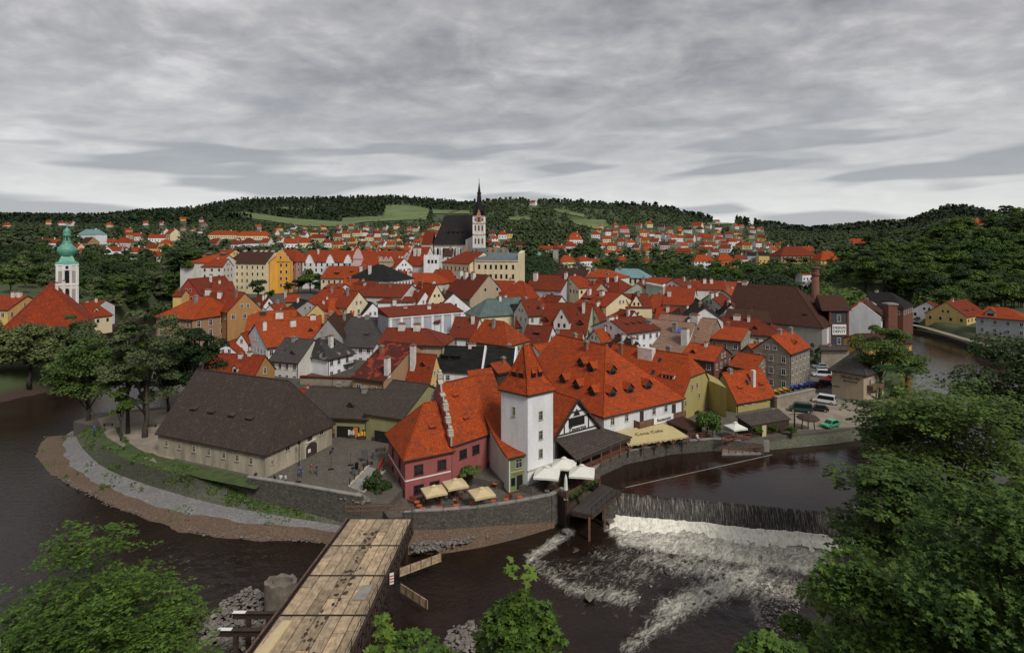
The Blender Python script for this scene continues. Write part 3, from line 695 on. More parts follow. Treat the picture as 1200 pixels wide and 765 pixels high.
h2=build_house('taller pink house behind a white and pink stepped baroque gable',[pr+Vector((.05,.05)),pr2,Vector((-9.3,103.6)),Vector((-14.2,98.2))],3.9,10.6,18.2,0,0,'roof_orange','pink',
  win=[(0,[.3,.66],[8.6],1.3,1.25)],oh=.35,frame='dark_wood')
dormer(h2,0,.35,.72,.9,.45,'shed','dark_wood',glass=False,slopek=.3); dormer(h2,0,.5,.3,.9,.45,'shed','dark_wood',glass=False,slopek=.3)
# stepped baroque gable wall standing over the joint
ga=Vector((-9.2,86.4)); gb=Vector((-14.3,98.0)); gd=(gb-ga); gl_=gd.length; gd.normalize(); gn=Vector((-gd.y,gd.x))*.28
mb=MB(); cp=MB()
prof=[(0,10.6),(.0,12.0),(.1,12.0),(.1,13.6),(.2,13.6),(.2,15.2),(.3,15.4),(.33,17.0),(.4,17.3),(.44,18.6),(.5,19.4),(.56,18.6),(.6,17.3),(.67,17.0),(.7,15.4),(.8,15.2),(.8,13.6),(.9,13.6),(.9,12.0),(1,12.0),(1,10.6)]
P1=[ga+gd*gl_*t for t,z in prof]
mb.face([(p.x+gn.x,p.y+gn.y,z) for p,(t,z) in zip(P1,prof)]); mb.face([(p.x-gn.x,p.y-gn.y,z) for p,(t,z) in zip(P1,prof)])
for i in range(len(prof)-1):
    a,b=P1[i],P1[i+1]; za,zb=prof[i][1],prof[i+1][1]
    mb.face([(a.x+gn.x,a.y+gn.y,za),(b.x+gn.x,b.y+gn.y,zb),(b.x-gn.x,b.y-gn.y,zb),(a.x-gn.x,a.y-gn.y,za)])
    cp.bar((a.x,a.y,za),(b.x,b.y,zb),.4,0,.1)
gr=mb.build('gable_wall','wall_pink',h2.root); cp.build('coping','frame_stone',gr)
pb=MB()
for t,z in ((.05,12.0),(.15,13.6),(.25,15.3),(.5,19.4),(.75,15.3),(.85,13.6),(.95,12.0)):
    pb=MB(); q=ga+gd*gl_*t; pb.box(q,.8,.8,z,z+.7,math.atan2(gd.y,gd.x)); pb.lathe(q,[(.5,z+.7),(.5,z+.8),(.3,z+.95),(.36,z+1.15),(.2,z+1.4),(.0,z+1.5)],8); pb.build('pinnacle','frame_stone',gr)
# curved roof of the mill
a=Vector((-.5,84.5)); b=Vector((2.5,86.3)); bd=Vector((-.383,.926)); LL=19.0
root=thing('mill_wing','narrow green fronted mill wing under a long sagging red tile roof','house',(0,90,4.4)); root_mw=root
def zc(t): s=t/LL; return 9.5+8.6*(s**1.55)
rf=MB(); wl=MB(); n=16; br=Vector((b-a)).normalized()
for i in range(n):
    t0,t1=LL*i/n,LL*(i+1)/n; f0=1+.25*t0/LL; f1=1+.25*t1/LL
    A0,A1=a+bd*t0,a+bd*t1; B0,B1=a+bd*t0+(b-a)*f0,a+bd*t1+(b-a)*f1
    A0_,A1_,B0_,B1_=A0-br*.35,A1-br*.35,B0+br*.3,B1+br*.3
    for dz in (.28,0): rf.face([(A0_.x,A0_.y,zc(t0)+dz),(B0_.x,B0_.y,zc(t0)+dz),(B1_.x,B1_.y,zc(t1)+dz),(A1_.x,A1_.y,zc(t1)+dz)],0 if dz else 1,True)
    rf.face([(A0_.x,A0_.y,zc(t0)),(A1_.x,A1_.y,zc(t1)),(A1_.x,A1_.y,zc(t1)+.28),(A0_.x,A0_.y,zc(t0)+.28)],1)
    rf.face([(B0_.x,B0_.y,zc(t0)),(B1_.x,B1_.y,zc(t1)),(B1_.x,B1_.y,zc(t1)+.28),(B0_.x,B0_.y,zc(t0)+.28)],1)
    wl.face([(A0.x,A0.y,4.2),(A1.x,A1.y,4.2),(A1.x,A1.y,zc(t1)),(A0.x,A0.y,zc(t0))]); wl.face([(B0.x,B0.y,4.2),(B1.x,B1.y,4.2),(B1.x,B1.y,zc(t1)),(B0.x,B0.y,zc(t0))])
e0=a-bd*.5-br*.35; e1=a-bd*.5+(b-a)+br*.3; A0=a-br*.35; B0=b+br*.3
rf.face([(e0.x,e0.y,9.4+.2),(e1.x,e1.y,9.4+.2),(B0.x,B0.y,9.78),(A0.x,A0.y,9.78)],0); rf.face([(e0.x,e0.y,9.35),(e1.x,e1.y,9.35),(e1.x,e1.y,9.6),(e0.x,e0.y,9.6)],1)
rf.build('roof',['roof_orange','dark_wood'],root); wl.build('wall','wall_offwhite',root)
fw=MB(); fo=Vector((br.y,-br.x)); a2,b2=a+fo*.03,b+fo*.03; fw.face([(a2.x,a2.y,4.2),(b2.x,b2.y,4.2),(b2.x,b2.y,9.6),(a2.x,a2.y,9.6)]); fw.build('facade','wall_green',root)
for u,z,w_,h_ in ((.5,8.3,1.0,1.3),(.72,6.0,.0,0)):
    if w_: q=a.lerp(b,u); put_window(root,(q.x+fo.x*.03,q.y+fo.y*.03,z),fo,w_,h_,'frame_stone')
onwall(a,br,fo,1.9,4.4,6.5,1.0,'black_paint',root,'door',.08); onwall(a,br,fo,.75,5.1,6.3,.7,'glass',root,'shop_window',.08)
onwall(a,br,fo,1.75,7.1,7.25,3.3,'frame_stone',root,'string_course',.1)
for x in (.12,3.4): onwall(a,br,fo,x,4.3,9.4,.2,'wall_offwhite',root,'pilaster',.07)
onwall(a,br,fo,1.9,6.75,7.0,2.2,'gold',root,'fascia',.12)
# white tower
T0,T1,T2=Vector((2.37,85.3)),Vector((6.39,88.4)),Vector((-1.7,88.6)); T3=T1+T2-T0
cx=(T0+T3)/2; root=thing('tower_house','square white water tower with a tall pointed red tile roof','tower',(cx.x,cx.y,4.6)); tower=root
mb=MB(); mb.prism([T0,T1,T3,T2],4.4,18.4); mb.build('wall','wall_white',root)
rf=MB(); k=1.14; Q=[cx+(p-cx)*k for p in (T0,T1,T3,T2)]; R=[cx+(p-cx)*.72 for p in (T0,T1,T3,T2)]
ap0=cx+Vector((-.45,.1)); ap1=cx+Vector((.45,.1))
lo=[(*q,18.35) for q in Q]; up=[(*q,18.6) for q in Q]; mid=[(*q,20.6) for q in R]; a0=(*ap0,25.6);a1=(*ap1,25.6)
for i in range(4): j=(i+1)%4; rf.face([lo[i],lo[j],up[j],up[i]],1); rf.face([up[i],up[j],mid[j],mid[i]],0)
rf.face(lo,1); rf.face([mid[0],mid[1],a1],0); rf.face([mid[0],a1,a0],0); rf.face([mid[1],mid[2],a1],0); rf.face([mid[2],mid[3],a0,a1],0); rf.face([mid[3],mid[0],a0],0)
tr=rf.build('roof',['roof_orange','dark_wood'],root)
rc=MB()
for i in range(4): rc.bar(up[i],mid[i],.13); rc.bar(mid[i],(a0,a1,a1,a0)[i],.13)
rc.build('ridge_cap','roof_orange',tr)
for A,B,us,zs in ((T0,T1,(.5,),(15.0,12.0,9.2)),(T0,T2,(.5,),(15.6,))):
    d_=(B-A).normalized(); o_=Vector((d_.y,-d_.x)); o_=o_ if o_.dot(A-cx)>0 else -o_
    for u in us:
        for z in zs: q=A.lerp(B,u); put_window(root,(q.x,q.y,z),o_,.62 if B is T1 else .4,1.25,'frame_stone')
    # little wedge dormers on the spire
    for u in (.32,.68):
        q=(A.lerp(B,u)-cx)*.72+cx; mb=MB(); w_=.42
        L_=[(q-d_*w_),(q+d_*w_)]; zz=20.75; ap=q-o_*.55
        mb.face([(L_[0].x,L_[0].y,zz),(L_[1].x,L_[1].y,zz),(ap.x,ap.y,zz+1.4)],0); 
        mb.face([(L_[0].x+o_.x*.25,L_[0].y+o_.y*.25,zz+.75),(L_[1].x+o_.x*.25,L_[1].y+o_.y*.25,zz+.75),(ap.x,ap.y,zz+1.6)],1)
        mb.face([(L_[0].x,L_[0].y,zz),(L_[1].x,L_[1].y,zz),(L_[1].x+o_.x*.25,L_[1].y+o_.y*.25,zz+.75),(L_[0].x+o_.x*.25,L_[0].y+o_.y*.25,zz+.75)],2)
        mb.build('dormer',['dark_wood','roof_orange','black_paint'],root)
onwall(T0,(T1-T0).normalized(),Vector(((T1-T0).y,-(T1-T0).x)).normalized(),2.6,7.0,7.2,5.3,'frame_stone',root,'string_course',.12)
# big mill roof
MA=Vector((16.5,101.9)); ud=Vector((.832,.555)); vd=Vector((-.555,.832))
h=build_house('large white mill with a vast red tiled hip roof full of small dormers',[MA+vd*27,MA,MA+ud*20.9,MA+ud*20.9+vd*27],4.7,10.4,19.9,0,10.6,'roof_orange','white',win=[(1,[.1,.27,.62,.78],[8.9],.8,1.15)],oh=.6)
mill=h; h.roofobj.data.materials[0]=M['roof_orange']
def hdorm(hs,s0,s1,u,v,w,hh,mat='dark_wood'):
    """dormer on the hip end: P[s0]-P[s1] eave, ridge point R1"""
    fake=House(); fake.root=hs.root; fake.roof=hs.roof; fake.P=[hs.P[1],hs.P[2],hs.P[2],hs.P[1]]; fake.R0=hs.R1; fake.R1=hs.R1; fake.ez=hs.ez; fake.rz=hs.rz
    d_=(hs.P[2]-hs.P[1]).normalized(); fake.dir=d_; o_=Vector((d_.y,-d_.x)); fake.nf=o_ if o_.dot(hs.P[1]-V2(hs.R0))>0 else -o_
    E=hs.P[1].lerp(hs.P[2],u); R_=V2(hs.R1)+d_*((u-.5)*0)
    # project straight up the hip plane
    run=(V2(hs.R1)-(hs.P[1]+hs.P[2])/2).length; fake.R0=(E-fake.nf*run).to_3d(); fake.R0.z=hs.rz; fake.R1=fake.R0
    return dormer(fake,0,u,v,w,hh,'gable',mat,glass=True)
for u,v in ((.2,.2),(.42,.2),(.66,.2),(.36,.52)): hdorm(h,1,2,u,v,1.9,1.15)
for u,v in ((.86,.18),(.68,.2),(.80,.52),(.66,.55),(.50,.22)): dormer(h,0,u,v,1.9,1.15,'gable','dark_wood')
rr=MB()
for i in range(26):
    q=h.R0.lerp(h.R1,i/26+.02); rr.box(q,.12,.3,19.9,20.5)
rr.build('ridge_teeth','roof_orange',h.root)
# balcony and sign
dr=ud; out=Vector((ud.y,-ud.x))
bl=MB()
A=MA+ud*10.6+out*1.4
for i in range(2): pass
bl.prism([MA+ud*7.5+out*.05,MA+ud*20.5+out*.05,MA+ud*20.5+out*1.4,MA+ud*7.5+out*1.4],6.9,7.1)
bl.prism([MA+ud*7.5+out*1.4,MA+ud*20.5+out*1.4,MA+ud*20.5+out*1.5,MA+ud*7.5+out*1.5],7.1,8.2)
bl.prism([MA+ud*7.5+out*.05,MA+ud*7.6+out*.05,MA+ud*7.6+out*1.395,MA+ud*7.5+out*1.395],7.1,8.2)
bc=bl.build('balcony','mid_wood',h.root)
def text3d(s,size,mat,pos,right,up,name,parent=None,ext=.03,shear=0,sx=1.0,spacing=1.0):
    cu=bpy.data.curves.new('t','FONT'); cu.body=s; cu.size=size; cu.extrude=ext; cu.align_x='CENTER'; cu.align_y='CENTER'; cu.shear=shear; cu.resolution_u=2; cu.space_character=spacing
    o=bpy.data.objects.new('t',cu); COL.objects.link(o); bpy.context.view_layer.update(); me=bpy.data.meshes.new_from_object(o.evaluated_get(bpy.context.evaluated_depsgraph_get()))
    bpy.data.objects.remove(o); me.materials.clear(); me.materials.append(M[mat]); me.name=name
    ob=bpy.data.objects.new(name,me); COL.objects.link(ob)
    R=Vector(right).normalized(); U=Vector(up).normalized(); Nn=R.cross(U).normalized()
    from mathutils import Matrix
    off=Vector((0,0,0)); q=parent
    while q is not None: off+=q.location; q=q.parent
    pos=Vector(pos)-off
    mtx=Matrix(((R.x*sx,U.x,Nn.x,pos.x),(R.y*sx,U.y,Nn.y,pos.y),(R.z*sx,U.z,Nn.z,pos.z),(0,0,0,1)))
    for v in me.vertices: v.co=mtx@v.co-pos
    ob.location=pos
    if parent is not None: ob.parent=parent
    return ob
sg_=MB(); p0=MA+ud*11.2+out*1.55; p1=MA+ud*16.6+out*1.55; sg_.prism([p0,p1,p1+out*.08,p0+out*.08],7.05,8.3)
sgo=sg_.build('sign_board','white_paint',h.root); q=(p0+p1)/2+out*.12
text3d('Restaurant',.92,'black_paint',(q.x,q.y,7.68),ud.to_3d(),(0,0,1),'lettering',sgo,sx=.95)
onwall(MA,ud,out,9.6,7.1,9.5,1.0,'dark_wood',h.root,'door'); onwall(MA,ud,out,18.6,7.1,9.4,1.1,'dark_wood',h.root,'door')
# half timbered gable
ta=Vector((6.9,93.0)); tb=Vector((14.9,98.9)); td=(tb-ta).normalized(); tn=Vector((-td.y,td.x))
h=build_house('small red roofed house with a half timbered gable and painted tavern lettering',[tb,tb+tn*10,ta+tn*10,ta],4.7,9.5,14.8,0,0,'roof_orange','white',win=None,oh=.5); half=h
o_=-tn; tim=MB()
def T(x,z,off=.06): q=ta+td*x+o_*off; return (q.x,q.y,z)
L_=(tb-ta).length
for (x0,z0,x1,z1) in ((0,9.6,L_,9.6),(2.2,9.6,2.2,11.9),(L_-2.2,9.6,L_-2.2,11.9),(2.0,11.9,L_-2.0,11.9),(3.1,12.9,L_-3.1,12.9),(0,9.6,2.2,11.6),(L_,9.6,L_-2.2,11.6),(L_/2-1.4,12.9,L_/2,14.4),(L_/2+1.4,12.9,L_/2,14.4)): tim.bar(T(x0,z0),T(x1,z1),.09)
tim.build('timber_frame','dark_wood',h.root)
onwall(ta,td,o_,L_/2,10.5,11.8,3.6,'black_paint',h.root,'shuttered_opening',.09)
mb=MB(); mb.face([T(L_/2-.8,12.2,.08),T(L_/2+.8,12.2,.08),T(L_/2,13.4,.08)]); mb.build('attic_opening','black_paint',h.root)
text3d('Taverna',1.25,'black_paint',T(L_/2,9.98,.12),td.to_3d(),(0,0,1),'lettering',h.root,shear=.3)
sf=MB(); 
for s in (0,1):
    x0=-.3 if s==0 else L_+.3; sf.bar(T(x0,9.2,.5),T(L_/2,15.0,.5),.1,0,.16)
sf.build('bargeboard','dark_wood',h.root)
# timber porch with a grey shingle lean-to roof
root=thing('porch','open timber porch with a sloping grey shingle roof beside the white tower','porch',(14,92,4.7)); porch=root
c4=[G(649.6,514,9.3),G(698,498.5,9.3),G(741,511.6,7.4),G(676,539,7.4)]
rf=MB(); rf.face([c4[3],c4[2],c4[1],c4[0]],0); l4=[p-Vector((0,0,.2)) for p in c4]; rf.face(l4,1)
for i in range(4): j=(i+1)%4; rf.face([l4[i],l4[j],c4[j],c4[i]],1)
rf.build('roof',['roof_board','dark_wood'],root)
def lerp2(a,b,t): return a+(b-a)*t
for i in range(6):
    q=lerp2(c4[3],c4[2],.06+.88*i/5); mb=MB(); mb.box(q,.22,.22,4.9,7.2); mb.build('post','mid_wood',root)
dk=MB(); dk.bar(lerp2(c4[3],c4[2],.04)-Vector((0,0,.35)),lerp2(c4[3],c4[2],.96)-Vector((0,0,.35)),.12); 
dk.build('beam','dark_wood',root)
rl=MB()
for z in (5.4,5.8,6.1): 
    a_=c4[3].copy();b_=c4[2].copy(); a_.z=b_.z=z; rl.bar(a_,b_,.06)
rl.build('railing','red_wood',root)
bw=MB(); a_=lerp2(c4[0],c4[3],.1); b_=lerp2(c4[1],c4[2],.1); bw.face([(a_.x,a_.y,4.9),(b_.x,b_.y,4.9),(b_.x,b_.y,8.8),(a_.x,a_.y,8.8)]); bw.build('back_wall','dark_wood',root)
# awning with lettering
root=thing('awning','wide yellow cloth awning with brown script lettering over the riverside tables','awning',(24,100,5))
ca=[G(722,505,6.95),G(780,494.6,6.95),G(806.5,511,6.5),G(736,521,6.5)]
mb=MB(); mb.face([ca[3],ca[2],ca[1],ca[0]],0); mb.face([p-Vector((0,0,.05)) for p in ca],0)
e1_,e2_=ca[3],ca[2]; nn=22
for i in range(nn):
    a_=lerp2(e1_,e2_,i/nn); b_=lerp2(e1_,e2_,(i+1)/nn); dz=.28+.1*(i%2); mb.face([a_,b_,b_-Vector((0,0,dz)),a_-Vector((0,0,dz))],0)
e1_,e2_=ca[2],ca[1]
mb.face([e1_,e2_,e2_-Vector((0,0,.25)),e1_-Vector((0,0,.25))])
mb.build('cloth','awning_yellow',root)
cc=(ca[0]+ca[1]+ca[2]+ca[3])/4; right=(lerp2(ca[1],ca[2],.5)-lerp2(ca[0],ca[3],.5)); upv=(lerp2(ca[0],ca[1],.5)-lerp2(ca[3],ca[2],.5)); nn_=right.cross(upv).normalized(); upv=nn_.cross(right)
text3d('Coca Cola',1.4,'brown_letter',G(760,507.5,6.72)+nn_*.14,right,upv,'lettering',root,ext=.01,shear=.25,sx=1.0)
for i in range(5):
    q=lerp2(ca[3],ca[2],.02+.96*i/4); mb=MB(); mb.box(q,.2,.2,4.6,6.4); 
    dd=(ca[2]-ca[3]).normalized(); mb.bar(Vector((q.x,q.y,5.5)),Vector((q.x+dd.x*.8,q.y+dd.y*.8,6.3)),.07); mb.bar(Vector((q.x,q.y,5.5)),Vector((q.x-dd.x*.8,q.y-dd.y*.8,6.3)),.07); mb.build('post','mid_wood',root)
# lean-to roofs beside
def leanto(label,px4,z,mats,name='shed',posts=True,wallmat=None,g=5):
    c=[G(p[0],p[1],z_) for p,z_ in zip(px4,z)]; ctr=(c[0]+c[1]+c[2]+c[3])/4; root=thing(name,label,name,(ctr.x,ctr.y,g))
    rf=MB(); rf.face([c[3],c[2],c[1],c[0]],0); l=[p-Vector((0,0,.18)) for p in c]; rf.face(l,1)
    for i in range(4): j=(i+1)%4; rf.face([l[i],l[j],c[j],c[i]],1)
    rf.build('roof',[mats[0],'dark_wood'],root); ins=[ctr+(p-ctr)*.93 for p in l]; wl=MB()
    for i in range(4): j=(i+1)%4; wl.face([(ins[i].x,ins[i].y,g-.3),(ins[j].x,ins[j].y,g-.3),ins[j],ins[i]])
    wl.build('wall',mats[1],root); return root,c
leanto('low brown lean-to roof between the yellow awning and the yellow wall',[(781,493),(800,487),(824,499),(806,504)],(7.6,7.6,6.9,6.9),('roof_brown','dark_wood'))
r_,c_=leanto('dark boarded shed with a grey plank roof below the yellow house',[(862,487),(912,478.5),(927,490.5),(880,498.5)],(8.4,8.4,7.3,7.3),('roof_board','dark_wood'))
q=lerp2(c_[3],c_[2],.3); mb=MB(); mb.box((q.x,q.y-.3),1.0,.15,4.9,7.0,math.atan2((c_[2]-c_[3]).y,(c_[2]-c_[3]).x)); mb.build('door','canvas_beige',r_)
# yellow houses
yc=Vector((35.1,116)); yb=Vector((-.72,.69)); yr=Vector((.69,.72))
h=build_house('long yellow house with a bright orange half hipped roof and small scattered windows',[yc+yb*21,yc,yc+yr*12.4,yc+yr*12.4+yb*21],4.8,10.1,16.9,0,0,'roof_orange','yellowgreen',win=[(1,[.06],[8.3],.65,1.0),(1,[.3,.48],[11.0],.65,1.0),(1,[.56],[8.6],.65,1.0)],frame='frame_stone',hh=13.3)
yel=h
mb=MB(); e_=yc+yr*12.3; f_=Vector((44.4,117.5)); mb.prism([yc+yr*11.2,f_,f_+Vector((1,8)),e_+Vector((1,6))],4.8,11.2); mb.build('side_wing','wall_yellowgreen',h.root)
dormer(h,0,.78,.3,3.0,1.0,'shed','wall_white',slopek=.25,win=[(-.8,.5,.5,.6),(0,.5,.5,.6),(.8,.5,.5,.6)]); skylight(h,.6,.35); skylight(h,.62,.7)
mb=MB(); q=h.R0.lerp(h.R1,.45)+h.nf.to_3d()*1.2; mb.box(q,3.6,1.6,14.0,17.6,math.atan2(h.dir.y,h.dir.x)); mb.build('roof_box','chim_white',h.root)
h=H('yellow gabled house with an orange roof and a tall white chimney by the car park',(847,438),(891,432),(863,471.5),k=0,zr=12.5,g=4.8,roof='roof_orange',wall='yellowgreen',win=[(0,[.22,.42,.82],[6.9],.7,.95),(3,[.55],[8.2],.6,.9)])
dormer(h,0,.24,.38,1.2,.6,'shed','wall_white',slopek=.3); dormer(h,0,.8,.38,1.2,.6,'shed','wall_white',slopek=.3); skylight(h,.47,.5); chimney(h,.6,.55,.75,.75,.6,cap=False)
# right hand stone houses
h=H('stone house with a brick gable and red roof behind the yellow houses',(847.6,406.9),(809,402),(837,424),zr=14,g=4.8,roof='roof_orange',wall='brick',rows=1)
h=H('low red roofed stone house squeezed between the brick gable and dormered roof',(895,418),(866,413),(884,434),zr=13,g=4.8,roof='roof_orange',wall='wall_stone',rows=1)
h=H('rough stone house with two dark dormers on its orange roof above the yard wall',(876.5,404.8),(900.5,400.6),(898.4,430.5),zr=14.5,g=4.8,roof='roof_orange',wall='wall_stone',wstep=3)
dormer(h,0,.25,.35,1.0,.6,'gable'); dormer(h,0,.7,.35,1.0,.6,'gable'); chimney(h,.9,0,.8,.8,.8)
h=H('tall grey stone tenement with orange roof at the edge of the parked cars',(903.6,394.8),(927.7,387.7),(925.6,414.8),zr=18,g=4.8,roof='roof_orange',wall='wall_rough',rows=3,wsz=(.85,1.4),wstep=2.6)
h=H('stone gabled house with small orange roof and a lower lean-to roof in front',(874.7,385),(843,382.3),(867,398),zr=16,g=4.8,roof='roof_orange',wall='wall_rough',rows=1)
h=H('wide rust roofed house with one big white chimney in front of the brewery',(889,374.5),(836,371.5),(889,392),w=13,zr=17.5,h0=1,g=5,roof='roof_rust',wall='offwhite',rows=1); chimney(h,.45,.1,2.0,1.4,1.2); chimney(h,.2,.2,.8,.8,1.2)
# patched tan roofs
h=H('grey walled house with a weathered tan roof and a blue patch on the slope',(812.4,379.3),(753,373.5),(800.3,408.5),zr=17,g=5,roof='roof_tan',wall='offwhite',rows=2); tan1=h
chimney(h,.72,.55,1.6,1.3,.5,'concrete'); chimney(h,.28,.35,1.2,1.2,.2,'concrete'); chimney(h,.03,.7,1.8,1.8,-.5)
A_=h.P[0].lerp(h.P[1],.12).to_3d(); A_.z=h.ez; Rr=h.R0.lerp(h.R1,.12); up=(Rr-A_).normalized(); nn_=h.dir.to_3d().cross(up); nn_=nn_ if nn_.z>0 else -nn_
mb=MB(); b0=A_.lerp(Rr,.62)+nn_*.4
mb.face([b0,b0+h.dir.to_3d()*2.6,b0+h.dir.to_3d()*2.5+up*1.6,b0+up*1.5]); mb.build('patch','blue_tarp',h.root)
h=H('second weathered tan roof with a rough stone gable behind the blue patched one',(838,374.5),(777,368.3),(828,400),zr=18.5,g=5,roof='roof_tan',wall='wall_stone',rows=1); chimney(h,.35,.2,2.6,1.4,1.2)
h=H('brown roofed house with a pale narrow gable just behind the big mill roof',(747.8,402.6),(724,392),(734,420),zr=14.5,g=5,roof='roof_brown',wall='offwhite',rows=1)
chimney(h,.6,.2,1.1,.9,1.2); chimney(h,.15,.1,1.1,.9,1.2)
h=H('white gabled house with a slotted rust roof right of the pair of tall gables',(714.8,374.8),(750,371),(734,388.5),zr=18,g=5.5,roof='roof_rust',wall='white'); chimney(h,.05,0,2.0,1.2,1.0)
for u in (.3,.5,.7): dormer(h,0,u,.5,.9,.5,'shed',glass=False,slopek=.3)
h=H('small bright orange roof with white parapet below the white gabled house',(698,387),(723.5,384.5),(701.5,399),zr=15,g=5.5,roof='roof_orange',wall='offwhite',rows=1)
h=H('long rust roofed house with two tall white chimneys left of the cream gables',(640,362.5),(608,362),(632,381),w=11,zr=18.5,g=6,roof='roof_rust',wall='olive',rows=1); chimney(h,.15,.45,1.1,1.1,1.4); chimney(h,.75,.75,1.1,1.1,.0)
h=H('big rust roofed house with a cream dormer gable and wooden balcony',(643,355),(692,357),(650,384),zr=21,w=15,g=7,roof='roof_rust',wall='palegreen',rows=1)
dormer(h,0,.47,.08,5.2,2.6,'tall','wall_offwhite',win=[(-.9,1.6,.7,1.2),(.9,1.6,.7,1.2),(0,4.2,.6,.9)]); dormer(h,0,.08,.3,2.0,.9,'gable','roof_rust'); dormer(h,0,.84,.25,2.0,1.0,'gable','dark_wood')
h=H('narrow rust roofed house with a tall pointed cream gable of three windows',(696.2,358.3),(722,356.3),(705,377),zr=20.5,g=7,roof='roof_rust',wall='cream',rows=1); chimney(h,.25,-.1,.9,.9,1.5)
h=H('small rust roofed house with a sliver of white gable above the pointed roof tower',(645.5,383),(620,381.5),(639.7,400.6),zr=16,g=5.5,roof='roof_rust',wall='white',rows=1); dormer(h,0,.5,.45,1.8,.9,'shed')
h=H('low rust roof with a grey chimney behind the big mill ridge',(681,388),(655,387),(675,398),zr=15.5,g=5.5,roof='roof_rust',wall='offwhite',rows=1); chimney(h,.85,.5,1.0,.9,1.4,'concrete')
h=H('tiny orange roof with dark slots between the tower roof and the mill roof',(654,401),(627,404.5),(649,412),w=7,zr=14.5,g=5,roof='roof_orange',wall='offwhite',rows=0,gw=False); dormer(h,0,.4,.4,.8,.4,'shed',glass=False,slopek=.3); dormer(h,0,.7,.4,.8,.4,'shed',glass=False,slopek=.3)
C=V2(G(595,405,13)); R_=V2(G(620,398.5,13)); rt=(R_-C); lf=Vector((-rt.y,rt.x)).normalized()
h=build_house('hipped bright red house with paired skylights behind the black roofs',[C+lf*13,C,R_,R_+lf*13],5,13,18.3,1.0,5.0,'roof_orange','olive',rows=1)
h=H('brown tiled house with a grey boarded gable and two small skylights',(576.8,382.9),(533,378.7),(572,407.5),zr=16,g=5.5,roof='roof_brown',wall='beige',rows=1); skylight(h,.75,.3); skylight(h,.5,.6); dormer(h,0,.28,.55,1.8,.6,'shed',slopek=.4); dormer(h,0,.55,.2,1.8,.6,'shed',slopek=.4)
h=H('white house under a black roof with two large flat dormers',(568,408),(515,405.7),(564,436),zr=14.5,g=5,roof='roof_black',wall='white',win=[(0,[.72,.85],[7.4],.9,1.2)]); blk=h
dormer(h,0,.83,.42,2.2,1.2,'shed','roof_black',slopek=.25,win=[(0,.5,1.7,.8)]); dormer(h,0,.58,.42,2.2,1.2,'shed','roof_black',slopek=.25,win=[(0,.5,1.7,.8)])
h=H('black roofed house beside the pointed tower roof with a white end wall',(604,409),(572,408),(601,436),zr=14.4,g=5,roof='roof_black',wall='white',rows=0,gw=False)
def fire(hs,end,th=.45,up=.7,mat='wall_white'):
    R=hs.R0 if end==0 else hs.R1; A,B=(hs.P[3],hs.P[0]) if end==0 else (hs.P[1],hs.P[2]); d=hs.dir*(-th if end==0 else th)
    mb=MB(); pts=[(A.x,A.y,hs.g),(B.x,B.y,hs.g),(B.x,B.y,hs.ez+up),(R.x,R.y,hs.rz+up),(A.x,A.y,hs.ez+up)]; q=[(p[0]+d.x,p[1]+d.y,p[2]) for p in pts]
    mb.face(pts); mb.face(q)
    for i in range(5): j=(i+1)%5; mb.face([pts[i],pts[j],q[j],q[i]])
    mb.build('party_wall',mat,hs.root)
fire(blk,0); fire(h,0)
h=H('small orange roofed attic beside the curved mill roof',(592,424),(575,427),(586,433),w=5,zr=13.5,g=5,roof='roof_orange',wall='dark_wood',rows=0,gw=False)
h=H('red roofed house with a tall white chimney and a brown dormer',(511,416.5),(484,414.5),(504,447.5),zr=13.5,g=5,roof='roof_red',wall='yellow',rows=1); dormer(h,0,.45,.5,1.2,.8,'gable'); chimney(h,.85,.55,1.2,1.0,2.6)
h=H('tan walled house under a large patchy dark red roof',(486,404.5),(451.3,401),(469.6,446.5),zr=15.5,w=24,g=5,roof='roof_patched_rust',wall='tan',win=[(0,[.3,.8],[7.2],1.3,.9)]); chimney(h,.75,.35,.9,.9,.0,'chim_brick'); chimney(h,.04,.85,1.1,1.1,-1.0)
h=H('rust roofed house with two bulky white chimneys before the long grey wall',(500,386),(455.4,385),(519,402.5),w=11,k=0,zr=18,h0=1,g=6,roof='roof_rust',wall='beige',rows=0); chimney(h,.6,.1,1.7,1.3,1.6); chimney(h,.22,.1,1.7,1.3,1.6)
h=H('white house with a broad grey roof and one small dormer left of the rust roofs',(458.5,373.4),(414.6,372),(438.7,403),zr=17.5,g=6,roof='roof_grey',wall='white',win=[(0,[.12,.3],[10.2,7.3],.9,1.4)],oh=.3); chimney(h,.6,.05,1.3,1.1,.9,'concrete'); dormer(h,0,.35,.38,1.4,.5,'shed',slopek=.3)
# white house with patched roof and balcony
C=V2(G(384,445.5,5.3)); Rr_=V2(G(415,437,5.3)); rt=(Rr_-C).normalized(); lf=Vector((-rt.y,rt.x)); 
h=build_house('white corner house with a patchy grey hip roof and a black balcony',[C,C+rt*9,C+rt*9+lf*11.4,C+lf*11.4],4.9,10.9,15.2,2.0,3.0,'roof_grey_patched','white',win=[(0,[.14,.42,.74],[9.6,6.6],.95,1.4)],oh=.6)
bl=MB(); o_=-lf; q0=C+rt*5.2; 
for z in (5.3,8.2): bl.prism([q0+o_*.05,q0+rt*3.6+o_*.05,q0+rt*3.6+o_*1.2,q0+o_*1.2],z,z+.12); 
for z in (9.2,6.3):
    for k_ in range(3): bl.bar((*(q0+o_*1.2),z-k_*.3),(*(q0+rt*3.6+o_*1.2),z-k_*.3),.04)
bl.build('balcony','black_metal',h.root); dormer(h,0,.5,.5,1.8,.9,'shed','roof_grey'); chimney(h,.4,.5,1,1,1)
